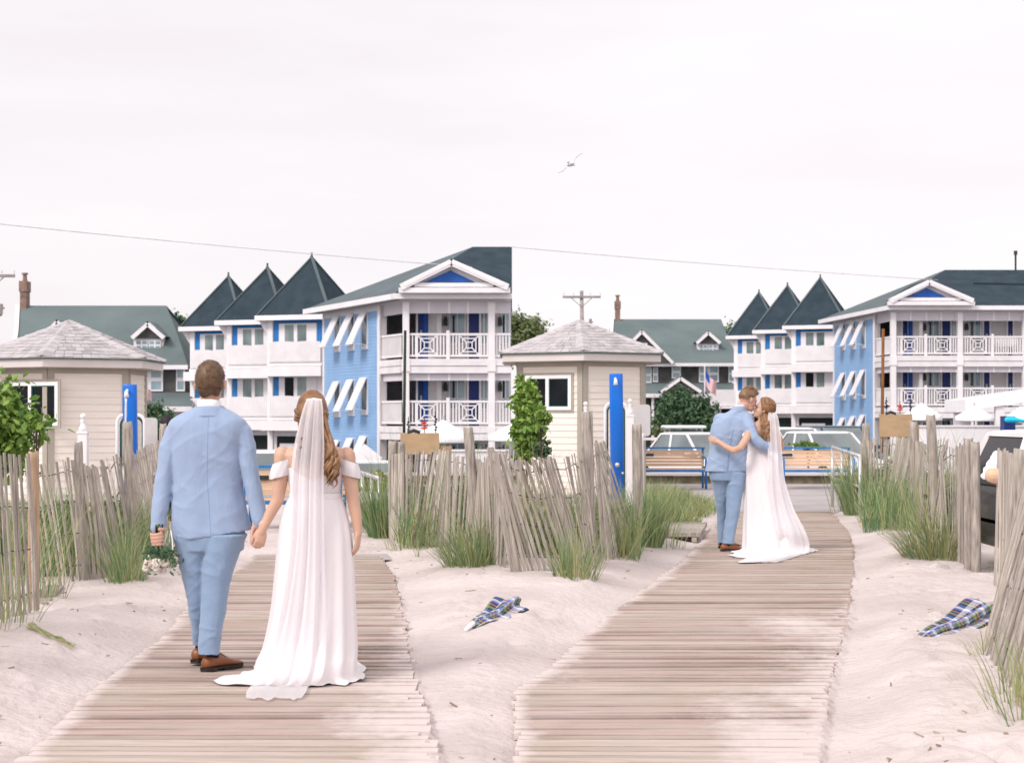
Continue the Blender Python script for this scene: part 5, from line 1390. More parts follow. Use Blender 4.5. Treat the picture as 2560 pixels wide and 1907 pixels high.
# right photograph half
snow_fence('leaning weathered slat fence before the hut, left of the kissing couple', [(1284,15.0,1.15,-0.14,-0.10),(1345,15.2,1.10,-0.22,-0.16),(1400,15.3,1.05,-0.24,-0.18),(1470,15.6,1.08,-0.20,-0.18),(1512,16.6,1.14,-0.06,-0.06),(1560,17.4,1.16,-0.14,-0.24),(1602,18.4,1.18,-0.16,-0.30)], 4.0,
           [(1474,16.2,1.56,0.062,-0.02,'wood_grey'),(1598,18.6,1.42,0.058,-0.02,'wood_grey')], seed=13)
snow_fence('weathered slat fence in the sand, right of the kissing couple', [(2160,25.4,1.14,0.0,0.0),(2192,25.2,1.14,0.0,0.02),(2206,25.0,1.16,0.0,-0.20),(2250,24.0,1.18,0.0,-0.18),(2285,22.5,1.20,0.0,0.0),(2330,20.0,1.20,0.0,-0.15),(2352,19.2,1.06,0.0,0.0),(2376,18.0,1.08,0.0,0.08),(2386,17.4,1.2,0.0,0.0),(2424,16.0,1.2,0.0,0.0)], 3.4,
           [(2165,25.6,1.40,0.06,0.0,'wood_grey'),(2284,22.6,1.44,0.055,0.0,'wood_grey'),(2345,20.3,1.53,0.060,-0.06,'wood_grey'),(2424,16.0,1.30,0.048,-0.01,'wood_grey'),(2441,15.8,1.27,0.045,-0.01,'wood_grey')], seed=17)
snow_fence('near blurred slat fence sweeping along the right edge', [(2486,14.6,1.24,0.0,-0.03),(2512,13.4,1.22,0.0,0.0),(2510,12.0,1.18,0.0,-0.05),(2484,11.0,1.16,0.0,-0.16),(2448,10.1,1.12,0.0,-0.26),(2472,9.3,1.12,0.0,-0.28),(2530,8.4,1.12,0.0,-0.26),(2660,7.5,1.10,0.0,-0.2)], 3.4,
           [(2552,11.0,1.30,0.05,0.0,'wood_grey')], seed=21)
for a, g in (('', 0),):
    for o in bpy.data.objects:
        if o.name.startswith('snow_fence') and o.parent is None: o['group'] = 'weathered slat fences along the two walks'

# ------------------------------------------------------------------ beach grass and leaves
GREEN = [(0.075,0.155,0.08),(0.14,0.245,0.12),(0.23,0.33,0.15),(0.34,0.41,0.19),(0.18,0.285,0.16)]
YELL = [(0.12,0.18,0.08),(0.22,0.28,0.11),(0.36,0.38,0.16),(0.48,0.45,0.23),(0.26,0.32,0.14)]
STRAW = [(0.30,0.27,0.13),(0.45,0.40,0.22),(0.55,0.48,0.28),(0.22,0.24,0.10)]
M['grass'] = ramp_mat('beach_grass', GREEN, 0.55, 0.25, 0.25)
M['grass_y'] = ramp_mat('yellowing_beach_grass', YELL, 0.55, 0.25, 0.3)
M['straw'] = ramp_mat('dry_straw', STRAW, 0.7, 0.15, 0.25)
def blade(mb, p, d, L_, w, droop, rr, mi=0, seg=5):
    """one arching grass blade"""
    d = V(d).normalized(); hz = V((d.x, d.y, 0)); hz = hz.normalized() if hz.length > 1e-4 else V((1,0,0))
    side = V((-hz.y, hz.x, 0)); a = rr.uniform(-0.9, 0.9); side = (side*math.cos(a) + hz*math.sin(a))
    pts = []; q = V(p); dd = d.copy()
    for i in range(seg+1):
        pts.append(q.copy()); q = q + dd*(L_/seg); dd = (dd + (hz*0.35 - V((0,0,1)))*droop*(i+1)/seg).normalized()
    vs = []; 
    for i, s in enumerate(pts):
        t = i/seg; ww = w*(1-t**1.6)*0.5 + 0.0004
        vs += [s - side*ww, s + side*ww]
    mb.add(vs, [(2*i, 2*i+1, 2*i+3, 2*i+2) for i in range(seg)], mi)
def clump(label, px, Y, rx, ry, n, h, w=0.008, tilt=0.5, lean=(0,0), mats=('grass','grass_y','straw'), mix=(0.7,0.2,0.1), seed=0, droop=0.22, name='beach_grass_clump', dz=0.0):
    rr = random.Random(seed or int(px*7+Y)); c = V((PX(px, Y), Y, 0)); mb = MB()
    for i in range(int(n*0.7)):
        a = rr.uniform(0, 2*math.pi); r_ = math.sqrt(rr.random())
        x = c.x + rx*r_*math.cos(a); y = c.y + ry*r_*math.sin(a)
        hh = h*rr.uniform(0.45, 1.1)*(1-0.25*r_)
        ti = tilt*r_*rr.uniform(0.3, 1.2)
        d = V((math.cos(a)*ti + lean[0] + rr.gauss(0, 0.13), math.sin(a)*ti + lean[1] + rr.gauss(0, 0.13), 1))
        q = rr.random(); mi = 0 if q < mix[0] else (1 if q < mix[0]+mix[1] else 2)
        blade(mb, (x, y, gz(x, y)-0.03+dz), d, hh, w*0.85*rr.uniform(0.7, 1.3), droop*rr.uniform(0.5, 2.3), rr, mi)
    return tag(mb.build(name, [M[k] for k in mats], None, True, (c.x, c.y, 0)), label, 'beach grass')
G = 'beach grass clumps by the fences'
def gclump(*a, **k): o = clump(*a, **k); o['group'] = G; return o
gclump('beach grass at the near left fence foot, trailing over the sand', 8, 11.2, 0.22, 0.35, 95, 0.70, 0.007, 0.6, mix=(0.5,0.35,0.15))
gclump('tall beach grass growing behind the near left fence, below the bush', 80, 13.3, 0.28, 0.25, 170, 1.30, 0.008, 0.3, mix=(0.6,0.25,0.15), lean=(0.10,0.05))
gclump('green beach grass behind the leaning fence left of the man holding hands', 185, 17.2, 0.85, 0.8, 1300, 0.95, 0.013, 0.15, mix=(0.85,0.12,0.03))
gclump('thick beach grass against the leaning fence, just left of the bouquet', 314, 14.7, 0.17, 0.22, 330, 0.66, 0.008, 0.5, mix=(0.7,0.2,0.1))
gclump('thin beach grass beneath the bouquet held by the man', 368, 17.6, 0.30, 0.4, 300, 0.75, 0.010, 0.35, mix=(0.8,0.15,0.05))
gclump('dark beach grass at the fence end, just right of the bride holding hands', 953, 20.4, 0.15, 0.35, 700, 1.15, 0.012, 0.40, lean=(-0.08,0), mix=(0.9,0.08,0.02), droop=0.16)
gclump('spiky beach grass rising behind the fence by the first tan board', 1075, 21.5, 0.9, 0.6, 200, 1.6, 0.011, 0.25, mix=(0.3,0.5,0.2))
gclump('tall beach grass behind the fence, last clump before the second hut', 1212, 18.6, 0.40, 0.6, 200, 1.55, 0.010, 0.25, mix=(0.45,0.4,0.15))
gclump('large sprawling beach grass clump before the fence, right of the bride holding hands', 1180, 16.0, 0.26, 0.30, 620, 0.75, 0.010, 0.75, lean=(-0.15,-0.12), mix=(0.62,0.28,0.10))
gclump('small beach grass tuft poking from the sand, right of the bride holding hands', 1048, 17.8, 0.05, 0.05, 16, 0.26, 0.010, 0.9, mix=(0.6,0.4,0.0))
gclump('short yellow beach grass at the fence foot below the first tan board', 1012, 18.7, 0.22, 0.15, 70, 0.42, 0.009, 0.6, mix=(0.3,0.6,0.1))
gclump('beach grass growing through the leaning fence below the second hut window', 1438, 14.8, 0.19, 0.25, 330, 0.66, 0.008, 0.5, lean=(0.05,-0.05), mix=(0.55,0.3,0.15))
gclump('green beach grass at the fence end, left of the kissing couple', 1618, 18.8, 0.15, 0.3, 600, 0.92, 0.011, 0.40, mix=(0.85,0.12,0.03), droop=0.16)
gclump('tall dry beach grass in front of the second hut window', 1312, 17.6, 0.22, 0.5, 200, 1.40, 0.010, 0.25, mix=(0.25,0.45,0.3))
gclump('sparse beach grass between fence and dry shower, kissing couple side', 1520, 19.2, 0.9, 0.6, 300, 0.9, 0.010, 0.3, mix=(0.4,0.4,0.2))
gclump('dark beach grass at the fence end, right of the kissing couple', 2143, 25.6, 0.18, 0.4, 650, 1.30, 0.014, 0.34, lean=(-0.04,0), mix=(0.85,0.12,0.03), droop=0.16)
gclump('spiky beach grass rising behind the fence by the second tan board', 2235, 26.5, 1.0, 0.6, 220, 1.7, 0.013, 0.25, mix=(0.25,0.55,0.2))
gclump('tall beach grass above the fence left of the black car', 2375, 20.5, 0.50, 0.8, 280, 1.65, 0.011, 0.25, mix=(0.5,0.4,0.1))
gclump('large yellow green beach grass clump before the fence, right of the kissing couple', 2338, 17.4, 0.32, 0.35, 700, 0.82, 0.010, 0.8, lean=(-0.15,-0.12), mix=(0.45,0.38,0.17))
gclump('small beach grass tuft poking from the sand, right of the kissing couple', 2208, 21.0, 0.06, 0.05, 16, 0.26, 0.011, 0.9, mix=(0.6,0.4,0.0))
gclump('short yellow beach grass at the fence foot below the second tan board', 2194, 23.7, 0.28, 0.15, 80, 0.45, 0.011, 0.6, mix=(0.3,0.6,0.1))
gclump('yellow green beach grass at the bottom right corner beside the near fence', 2572, 7.7, 0.14, 0.45, 170, 0.55, 0.007, 0.6, lean=(-0.05,0), mix=(0.15,0.7,0.15))
gclump('dry beach grass at the foot of the near blurred fence, right edge', 2478, 9.6, 0.10, 0.2, 60, 0.30, 0.006, 1.0, mix=(0.1,0.5,0.4))
# low dune grass strip beside the promenade (nobody could count it)
mb = MB(); rr = random.Random(77)
for i in range(5200):
    px = rr.uniform(1618, 1792); t = rr.random()
    Y = lerp(22.5, 28.0, t); x = PX(px, Y)
    if x > interp(WR_L, Y) - 0.10 - 0.4*rr.random(): continue
    if nz(x*0.8, Y*0.6, 4) < -0.25: continue
    q = rr.random()
    blade(mb, (x, Y, 0.0), V((rr.gauss(0,0.4), rr.gauss(0,0.4), 1)), rr.uniform(0.15, 0.5)*(1.2 - 0.6*sstep(1640,1790,px)), 0.014, 0.3, rr, 0 if q < 0.45 else (1 if q < 0.9 else 2), 4)
tag(mb.build('dune_grass', [M['grass'], M['grass_y'], M['straw']], None, True, (PX(1700,25),25,0)), 'low green dune grass beside the walk, left of the kissing couple', 'grass', None, 'stuff')
mb = MB(); rr = random.Random(78)
for i in range(5200):
    side = rr.random()
    if side < 0.5: px = rr.uniform(-10, 330); Y = rr.uniform(15.2, 19)
    else: px = rr.uniform(1300, 1600); Y = rr.uniform(17.0, 20.5)
    x = PX(px, Y); q = rr.random()
    blade(mb, (x, Y, 0.0), V((rr.gauss(0,0.3), rr.gauss(0,0.3), 1)), rr.uniform(0.3, 0.85), 0.013, 0.3, rr, 0 if q < 0.55 else (1 if q < 0.9 else 2), 4)
tag(mb.build('dune_grass', [M['grass'], M['grass_y'], M['straw']], None, True, (PX(200,17),17,0)), 'low dune grass filling the ground behind the left fences', 'grass', None, 'stuff')
mb = MB(); rr = random.Random(79)
for i in range(4200):
    if rr.random() < 0.5: px = rr.uniform(985, 1268); Y = rr.uniform(18.2, 22)
    else: px = rr.uniform(2180, 2440); Y = rr.uniform(21, 27)
    x = PX(px, Y); q = rr.random()
    if Y > 20 and px > 2330 and Y < 22: continue
    blade(mb, (x, Y+0.6, 0.0), V((rr.gauss(0,0.3), rr.gauss(0,0.3), 1)), rr.uniform(0.3, 0.95), 0.014, 0.3, rr, 0 if q < 0.7 else (1 if q < 0.95 else 2), 4)
tag(mb.build('dune_grass', [M['grass'], M['grass_y'], M['straw']], None, True, (PX(1100,20),20,0)), 'low dune grass filling the ground behind the right fences', 'grass', None, 'stuff')

LEAF = [(0.06,0.14,0.025),(0.11,0.22,0.04),(0.19,0.32,0.06),(0.30,0.42,0.09),(0.14,0.26,0.06)]
M['leaf'] = ramp_mat('bush_leaf', LEAF, 0.45, 0.35, 0.3)
DARK = [(0.028,0.065,0.038),(0.05,0.105,0.055),(0.08,0.15,0.08),(0.13,0.20,0.095),(0.055,0.115,0.068)]
M['conifer'] = ramp_mat('evergreen_leaf', DARK, 0.6, 0.2, 0.2)
MID = [(0.07,0.11,0.06),(0.11,0.16,0.08),(0.17,0.21,0.09),(0.24,0.26,0.11),(0.09,0.14,0.075)]
M['tree_leaf'] = ramp_mat('tree_leaf', MID, 0.6, 0.2, 0.25)
YB = [(0.14,0.16,0.05),(0.25,0.24,0.06),(0.38,0.33,0.08),(0.20,0.21,0.07)]
M['hedge_y'] = ramp_mat('yellow_shrub_leaf', YB, 0.6, 0.2, 0.25)
def leaf(mb, p, n, s, rr, mi=0, ratio=0.55):
    n = V(n).normalized(); a = n.orthogonal().normalized(); b = n.cross(a); t = rr.uniform(0, 6.28)
    u = a*math.cos(t) + b*math.sin(t); v = n.cross(u)
    mb.add([p - u*s, p - u*s*0.25 + v*s*ratio*0.9 + n*s*0.12, p + u*s*0.55 + v*s*ratio*0.6, p + u*s*1.05, p + u*s*0.55 - v*s*ratio*0.6, p - u*s*0.25 - v*s*ratio*0.9 + n*s*0.12], [(0,1,2,3,4,5)], mi)
def leafy(name, label, cat, c, rad, nclump, per, s, m, seed, trunk_h=0.0, flat=1.0, group=None, stems=True, clump_r=0.28, loc_z=-1.0, lower=0.0, stem_w=None):
    """trunk and limbs with a crown of many leaf clumps spread through an uneven volume"""
    rr = random.Random(seed); c = V(c); T = thing(name, label, cat, (c.x, c.y, loc_z), group)
    mb = MB(); tips = []
    for i in range(nclump):
        for _ in range(30):
            d = V((rr.gauss(0,1), rr.gauss(0,1), rr.gauss(0,1))).normalized(); r_ = rr.random()**0.42
            bump = 0.80 + 0.38*nz(d.x*1.9+seed, d.y*1.9, d.z*1.9) + 0.16*nz(d.x*4.5, d.y*4.5+seed, d.z*4.5)
            q = V((d.x*rad[0], d.y*rad[1], d.z*rad[2]))*r_*bump
            if q.z > -rad[2]*(1-lower): break
        k = c + q; cr_ = clump_r*min(rad)*rr.uniform(0.55, 1.2); tips.append(k)
        for j in range(per):
            e = V((rr.gauss(0,1), rr.gauss(0,1), rr.gauss(0,0.8)))*cr_*0.55
            nrm = (V((rr.gauss(0,0.7), rr.gauss(0,0.7), rr.uniform(0.1,1.2))) + e.normalized()*0.5)
            leaf(mb, k+e, nrm, s*rr.uniform(0.6, 1.25), rr)
    mb.build('crown', m, T)
    if stems:
        mb = MB(); b0 = V((c.x, c.y, loc_z-0.2)); ctr = c - V((0,0,rad[2]*0.35)); w = stem_w or max(0.02, 0.05*min(rad))
        mid = b0.lerp(ctr, 0.55) + V((w*rr.uniform(-1,1), 0, 0))
        mb.tube([b0, mid, ctr], [w*1.5, w*1.1, w*0.8], 9)
        for t in rr.sample(tips, min(len(tips), 16)):
            m_ = ctr.lerp(t, 0.5) + V((0,0,-0.1*rad[2])); mb.tube([mid.lerp(ctr, rr.random()), m_, t], [w*0.6, w*0.35, w*0.1], 6)
        mb.build('trunk', M['bark'], T, True)
    return T
# near bushes at the left edges
def bush(label, px, py, Y, rad, n, seed):
    c = P(px, py, Y)
    return leafy('leafy_bush', label, 'bush', c, rad, n, 16, 0.045, M['leaf'], seed, stems=True, clump_r=0.34, loc_z=0.0, group=None, stem_w=0.009)
bush('bright green leafy bush at the far left edge before the hut window', 4, 1078, 15.5, (0.36,0.40,0.56), 200, 4)
bush('bright green leafy bush below the hut window, kissing couple side', 1318, 1052, 19.5, (0.20,0.4,0.58), 170, 8)
leafy('leafy_bush', 'small dark leafed bush on the fence top below the hut window, kissing couple side', 'bush', P(1352,1125,18.5), (0.14,0.14,0.13), 20, 12, 0.04, M['conifer'], 12, stem_w=0.006, stems=True, loc_z=0.0)
leafy('leafy_bush', 'drooping green sprig bush at the lower corner of the hut window, holding hands side', 'bush', P(92,1062,14.8), (0.13,0.13,0.10), 16, 10, 0.04, M['leaf'], 14, stem_w=0.005, stems=True, loc_z=0.0)
leafy('leafy_bush', 'drooping green sprig bush at the lower corner of the hut window, kissing couple side', 'bush', P(1352,1040,18.0), (0.12,0.12,0.12), 14, 9, 0.04, M['leaf'], 15, stem_w=0.005, stems=True, loc_z=0.0)
# trees and shrubs far behind
leafy('evergreen_tree', 'dark tree between the grey green house and the towers, holding hands side', 'tree', P(448,880,108), (1.7,1.6,3.0), 170, 26, 0.16, M['conifer'], 21, loc_z=-1.2, clump_r=0.3)
leafy('evergreen_tree', 'dark tree between the grey green house and the towers, kissing couple side', 'tree', P(1815,885,142), (1.8,1.6,3.0), 170, 26, 0.18, M['conifer'], 22, loc_z=-1.2, clump_r=0.3)
leafy('broad_tree', 'hazy green tree behind the hut roof, under the utility pole', 'tree', P(1300,845,112), (2.4,2.0,2.0), 240, 26, 0.15, M['tree_leaf'], 23, loc_z=-1.2)
leafy('round_pine', 'round dark green pine shrub behind the left bench near the kissing couple', 'shrub', P(1712,1040,64), (1.36,1.2,1.12), 420, 26, 0.085, M['conifer'], 24, loc_z=-1.0, lower=0.05, clump_r=0.25)
leafy('round_pine', 'dark green shrub behind the sign panel, holding hands side', 'shrub', P(392,1070,62), (1.0,0.9,1.1), 220, 26, 0.085, M['conifer'], 25, loc_z=-1.0, lower=0.05)
leafy('yellow_shrub', 'yellow green low shrub left of the golf cart, front one', 'shrub', P(1660,1108,48), (0.42,0.4,0.22), 90, 18, 0.045, M['hedge_y'], 26, loc_z=-0.8, lower=0.3)
leafy('yellow_shrub', 'olive low shrub left of the golf cart, rear one', 'shrub', P(1655,1080,56), (0.55,0.5,0.22), 90, 18, 0.055, M['tree_leaf'], 27, loc_z=-0.8, lower=0.3)
leafy('yellow_shrub', 'yellow green low shrub behind the handrail, holding hands side', 'shrub', P(930,1210,33), (0.45,0.4,0.30), 90, 18, 0.045, M['hedge_y'], 28, loc_z=-0.1, lower=0.3)
leafy('yellow_shrub', 'small flower shrub behind the right bench near the kissing couple', 'shrub', P(2020,1112,38), (0.5,0.2,0.10), 50, 12, 0.035, M['leaf'], 29, loc_z=0.0, lower=0.3)
# litter of twigs and grass trails on the sand
def trail(label, pts, n, seed):
    rr = random.Random(seed); mb = MB()
    for i in range(n):
        q = [V((PX(px + rr.uniform(-6,6), GY(py, .05)), GY(py, .05) + rr.uniform(-.05,.05), 0)) for px, py in pts]
        q = [V((p.x, p.y, gz(p.x, p.y) + 0.012 + 0.02*rr.random())) for p in q]
        vs = []
        for j, p in enumerate(q):
            w = 0.007*(1 - j/len(q)); vs += [p + V((0, w, 0.003)), p - V((0, w, 0))]
        mb.add(vs, [(2*j, 2*j+1, 2*j+3, 2*j+2) for j in range(len(q)-1)], 0)
    tag(mb.build('fallen_grass', M['grass_y'], None, True, q[0]), label, 'grass')
trail('fallen green grass blades lying on the sand at the left edge', [(70,1598),(95,1606),(120,1616),(150,1622),(182,1624)], 12, 5)

for px, Y, rx, rz, lab, sd in ((178,17.2,0.42,0.36,'dark green undergrowth shrub behind the leaning fence, left of its tall post',31),(262,17.6,0.38,0.34,'dark green undergrowth shrub behind the leaning fence, right of its first post',32),
        (1045,21.4,0.42,0.36,'dark green undergrowth shrub behind the fence below the first tan board',33),(1130,20.8,0.45,0.38,'dark green undergrowth shrub behind the fence, under the first patio umbrella',34),(1225,19.2,0.36,0.34,'dark green undergrowth shrub behind the fence, nearest the second hut',35),
        (2225,27.0,0.50,0.42,'dark green undergrowth shrub behind the fence below the second tan board',36),(2310,25.5,0.50,0.42,'dark green undergrowth shrub behind the fence, under the middle patio umbrella',37),(2388,21.0,0.40,0.36,'dark green undergrowth shrub behind the fence, left of the black car',38)):
    o = leafy('undergrowth_shrub', lab, 'shrub', V((PX(px, Y), Y, rz*0.85)), (rx, 0.35, rz), 70, 22, 0.045, M['conifer'], sd, stem_w=0.012, loc_z=0.0, clump_r=0.4, group='undergrowth shrubs behind the fences')
# ------------------------------------------------------------------ people
M['skin'] = mat('fair_skin', (0.62,0.385,0.30), 0.5, 0.08, 9.0, 0.05, 200, sss=0.12, spec=0.35, col2=(0.55,0.30,0.225))
M['skin2'] = mat('tan_skin', (0.60,0.385,0.285), 0.5, 0.08, 9.0, 0.05, 200, sss=0.12, spec=0.35, col2=(0.53,0.315,0.22))
M['skin_dark'] = mat('brown_skin', (0.12,0.065,0.045), 0.5, 0.1, 8.0, sss=0.08)
def cloth_mat(name, col, col2, weave, bump=0.35, fold=9.0, sheen=0.25, rough=0.85, stretch=(1,1,0.45), speck=0.055):
    m = mat(name, col, rough, scale=3.0, col2=col2, spec=0.15, sheen=sheen, stretch=stretch)
    nt = m.node_tree; N = nt.nodes; L = nt.links; b = N['Principled BSDF']
    tc = N.new('ShaderNodeTexCoord'); mp = N.new('ShaderNodeMapping'); mp.inputs['Scale'].default_value = (1,1,0.55); L.new(tc.outputs['Object'], mp.inputs['Vector'])
    n1 = N.new('ShaderNodeTexNoise'); n1.inputs['Scale'].default_value = fold; n1.inputs['Detail'].default_value = 3; n1.inputs['Distortion'].default_value = 0.8; L.new(mp.outputs[0], n1.inputs['Vector'])
    b1 = N.new('ShaderNodeBump'); b1.inputs['Strength'].default_value = bump; b1.inputs['Distance'].default_value = 0.04; L.new(n1.outputs['Fac'], b1.inputs['Height'])
    sp = N.new('ShaderNodeTexNoise'); sp.inputs['Scale'].default_value = weave*0.9; sp.inputs['Detail'].default_value = 3; L.new(mp.outputs[0], sp.inputs['Vector'])
    mr = N.new('ShaderNodeMapRange'); mr.inputs['From Min'].default_value = 0.3; mr.inputs['From Max'].default_value = 0.7; mr.inputs['To Min'].default_value = 1-speck; mr.inputs['To Max'].default_value = 1+speck; L.new(sp.outputs['Fac'], mr.inputs['Value'])
    src = b.inputs['Base Color'].links[0].from_socket; vm = N.new('ShaderNodeVectorMath'); vm.operation = 'SCALE'; L.new(src, vm.inputs[0]); L.new(mr.outputs[0], vm.inputs['Scale']); L.new(vm.outputs['Vector'], b.inputs['Base Color'])
    n2 = N.new('ShaderNodeTexNoise'); n2.inputs['Scale'].default_value = weave; n2.inputs['Detail'].default_value = 2; L.new(tc.outputs['Object'], n2.inputs['Vector'])
    b2 = N.new('ShaderNodeBump'); b2.inputs['Strength'].default_value = 0.15; b2.inputs['Distance'].default_value = 0.003; L.new(n2.outputs['Fac'], b2.inputs['Height']); L.new(b1.outputs[0], b2.inputs['Normal'])
    L.new(b2.outputs[0], b.inputs['Normal']); return m
M['suit'] = cloth_mat('chambray_blue_suit', (0.305,0.385,0.535), (0.275,0.355,0.505), 260, 0.45, 5.0)
M['trouser'] = cloth_mat('chambray_blue_trouser', (0.25,0.34,0.48), (0.22,0.31,0.45), 260, 0.4, 6.0)
M['seam'] = mat('dark_seam', (0.16,0.25,0.42), 0.9, 0.05)
M['shirt'] = mat('white_shirt', (0.82,0.80,0.82), 0.8, 0.03)
M['dress'] = cloth_mat('ivory_crepe_dress', (0.74,0.695,0.705), (0.70,0.65,0.66), 300, 0.22, 6.0, 0.15, 0.7, speck=0.02)
M['sock'] = mat('navy_sock', (0.01,0.012,0.03), 0.9, 0.1)
M['leather'] = mat('tan_leather', (0.27,0.095,0.033), 0.38, 0.15, 12.0, 0.1, 90, spec=0.5, col2=(0.19,0.062,0.022))
M['sole'] = mat('dark_sole', (0.035,0.028,0.025), 0.7, 0.1)
def hair_mat(name, cols, sc):
    m = ramp_mat(name, cols, 0.45, 0.35, 0.0, 0.45, sc); return m
M['hair_brown'] = hair_mat('short_brown_hair', [(0.050,0.027,0.014),(0.092,0.050,0.026),(0.155,0.088,0.046),(0.075,0.041,0.021)], 30)
M['hair_sand'] = hair_mat('short_sandy_hair', [(0.12,0.066,0.032),(0.20,0.115,0.058),(0.30,0.185,0.10),(0.16,0.09,0.046)], 30)
M['hair_blonde'] = hair_mat('honey_blonde_hair', [(0.105,0.048,0.022),(0.19,0.092,0.042),(0.32,0.18,0.09),(0.14,0.068,0.030),(0.25,0.130,0.062)], 14)
M['eye'] = mat('dark_eye', (0.05,0.03,0.02), 0.3, 0.1); M['lip'] = mat('lip', (0.45,0.16,0.13), 0.45, 0.1)
def veil_mat():
    m = bpy.data.materials.new('tulle_veil'); m.use_nodes = True; nt = m.node_tree; N = nt.nodes; L = nt.links; b = N['Principled BSDF']
    b.inputs['Base Color'].default_value = (0.90,0.87,0.895,1); b.inputs['Roughness'].default_value = 0.9; b.inputs['Sheen Weight'].default_value = 0.3
    t = N.new('ShaderNodeBsdfTranslucent'); t.inputs['Color'].default_value = (0.93,0.91,0.93,1)
    tr = N.new('ShaderNodeBsdfTransparent'); m1 = N.new('ShaderNodeMixShader'); m1.inputs[0].default_value = 0.35
    L.new(b.outputs[0], m1.inputs[1]); L.new(t.outputs[0], m1.inputs[2])
    m2 = N.new('ShaderNodeMixShader'); m2.inputs[0].default_value = 0.27
    L.new(m1.outputs[0], m2.inputs[1]); L.new(tr.outputs[0], m2.inputs[2]); L.new(m2.outputs[0], N['Material Output'].inputs['Surface'])
    return m
M['veil'] = veil_mat()

def eloft(mb, rings, seg=32, cap=True):
    """rings: (centre, half-width vector, half-depth vector); squarish ellipse sections"""
    out = []
    for c, a, b in rings:
        c = V(c); a = V(a); b = V(b)
        out.append([c + a*(abs(math.cos(t))**0.85*(1 if math.cos(t) > 0 else -1)) + b*(abs(math.sin(t))**0.85*(1 if math.sin(t) > 0 else -1)) for t in (2*math.pi*k/seg for k in range(seg))])
    mb.loft(out, cap)
def smooth_rows(rows, n):
    """Catmull-Rom through rows of numbers"""
    out = []; m_ = len(rows)-1
    for i in range(n+1):
        u = i/n*m_; k = min(int(u), m_-1); t = u-k
        p0, p1, p2, p3 = rows[max(k-1,0)], rows[k], rows[k+1], rows[min(k+2, m_)]
        out.append([0.5*((2*b) + (-a+c)*t + (2*a-5*b+4*c-d)*t*t + (-a+3*b-3*c+d)*t**3) for a, b, c, d in zip(p0, p1, p2, p3)])
    return out
def rot_to(d):
    return V(d).normalized().to_track_quat('Z', 'Y').to_matrix()
def hand(mb, w, d, n, side, curl=(25,30,20), k=1.0, spread=1.0, thumb=(0.75,0.55,0.35)):
    """open or curled hand: wrist w, finger direction d, palm normal n, side = +1/-1 for the thumb's side along d x n"""
    w = V(w); d = V(d).normalized(); n = (V(n) - d*V(n).dot(d)).normalized(); s = d.cross(n)*side
    pl = 0.092*k
    rot = Matrix((s, d, n)).transposed()
    mb.ell(w + d*pl*0.52, (0.040*k, 0.054*k, 0.016*k), rot, 16, 10)
    mb.ell(w + d*pl*0.80 + s*0.004*k, (0.037*k, 0.022*k, 0.014*k), rot, 14, 8)
    mb.capsule([w - d*0.03*k, w + d*0.02*k], [0.025*k, 0.026*k], 12)
    for off, L_, r_ in ((0.029, 0.070, 0.0085), (0.0095, 0.079, 0.0088), (-0.010, 0.073, 0.0085), (-0.0285, 0.058, 0.0075)):
        p = w + d*pl*(0.93 if abs(off) < 0.02 else 0.88) + s*off*k; a = 0; pts = [p - d*0.012*k, p]
        fan = s*off*2.4*spread
        for c, f in zip(curl, (0.45, 0.31, 0.24)):
            a += R(c); dd = (d*math.cos(a) + n*math.sin(a) + fan*max(0, math.cos(a))).normalized()
            p = p + dd*L_*f*k; pts.append(p.copy())
        mb.capsule(pts, [r_*k*1.05, r_*k, r_*k*0.95, r_*k*0.88, r_*k*0.75], 10)
    p = w + d*pl*0.22 + s*0.026*k + n*0.006*k
    t1 = (d*thumb[0] + s*thumb[1] + n*thumb[2]).normalized(); t2 = (d*(thumb[0]+0.35) + s*(thumb[1]*0.35) + n*(thumb[2]+0.15)).normalized()
    q = p + t1*0.040*k; mb.capsule([p, q, q + t2*0.030*k, q + t2*0.050*k], [0.014*k, 0.011*k, 0.0095*k, 0.008*k], 10)
def fist(mb, c, ax, out, r=0.024, k=1.0):
    """four fingers and a thumb closed round a stem bundle: centre c, bundle axis ax (towards the little finger), out = direction from palm to viewer side"""
    c = V(c); ax = V(ax).normalized(); o = (V(out) - ax*V(out).dot(ax)).normalized(); s = ax.cross(o)
    for i, (r_, a1) in enumerate(((0.0092, 200), (0.0094, 205), (0.0090, 200), (0.0080, 190))):
        p0 = c + ax*((i-1.5)*0.0195*k); pts = []
        for j in range(8):
            a = R(-70 + a1*j/7); pts.append(p0 + (s*math.cos(a) + o*math.sin(a))*(r + r_)*k)
        mb.capsule(pts, [r_*k*(1.05-0.03*j) for j in range(8)], 10)
    pts = []
    for j in range(6):
        a = R(-100 - 150*j/5); pts.append(c - ax*(0.036 + 0.004*j)*k + (s*math.cos(a) + o*math.sin(a))*(r + 0.010)*k)
    mb.capsule(pts, [0.0125*k, 0.012*k, 0.011*k, 0.010*k, 0.0095*k, 0.0085*k], 10)
    mb.ell(c - o*(r+0.016)*k - ax*0.006, (0.030*k, 0.030*k, 0.045*k), rot_to(ax), 14, 10)
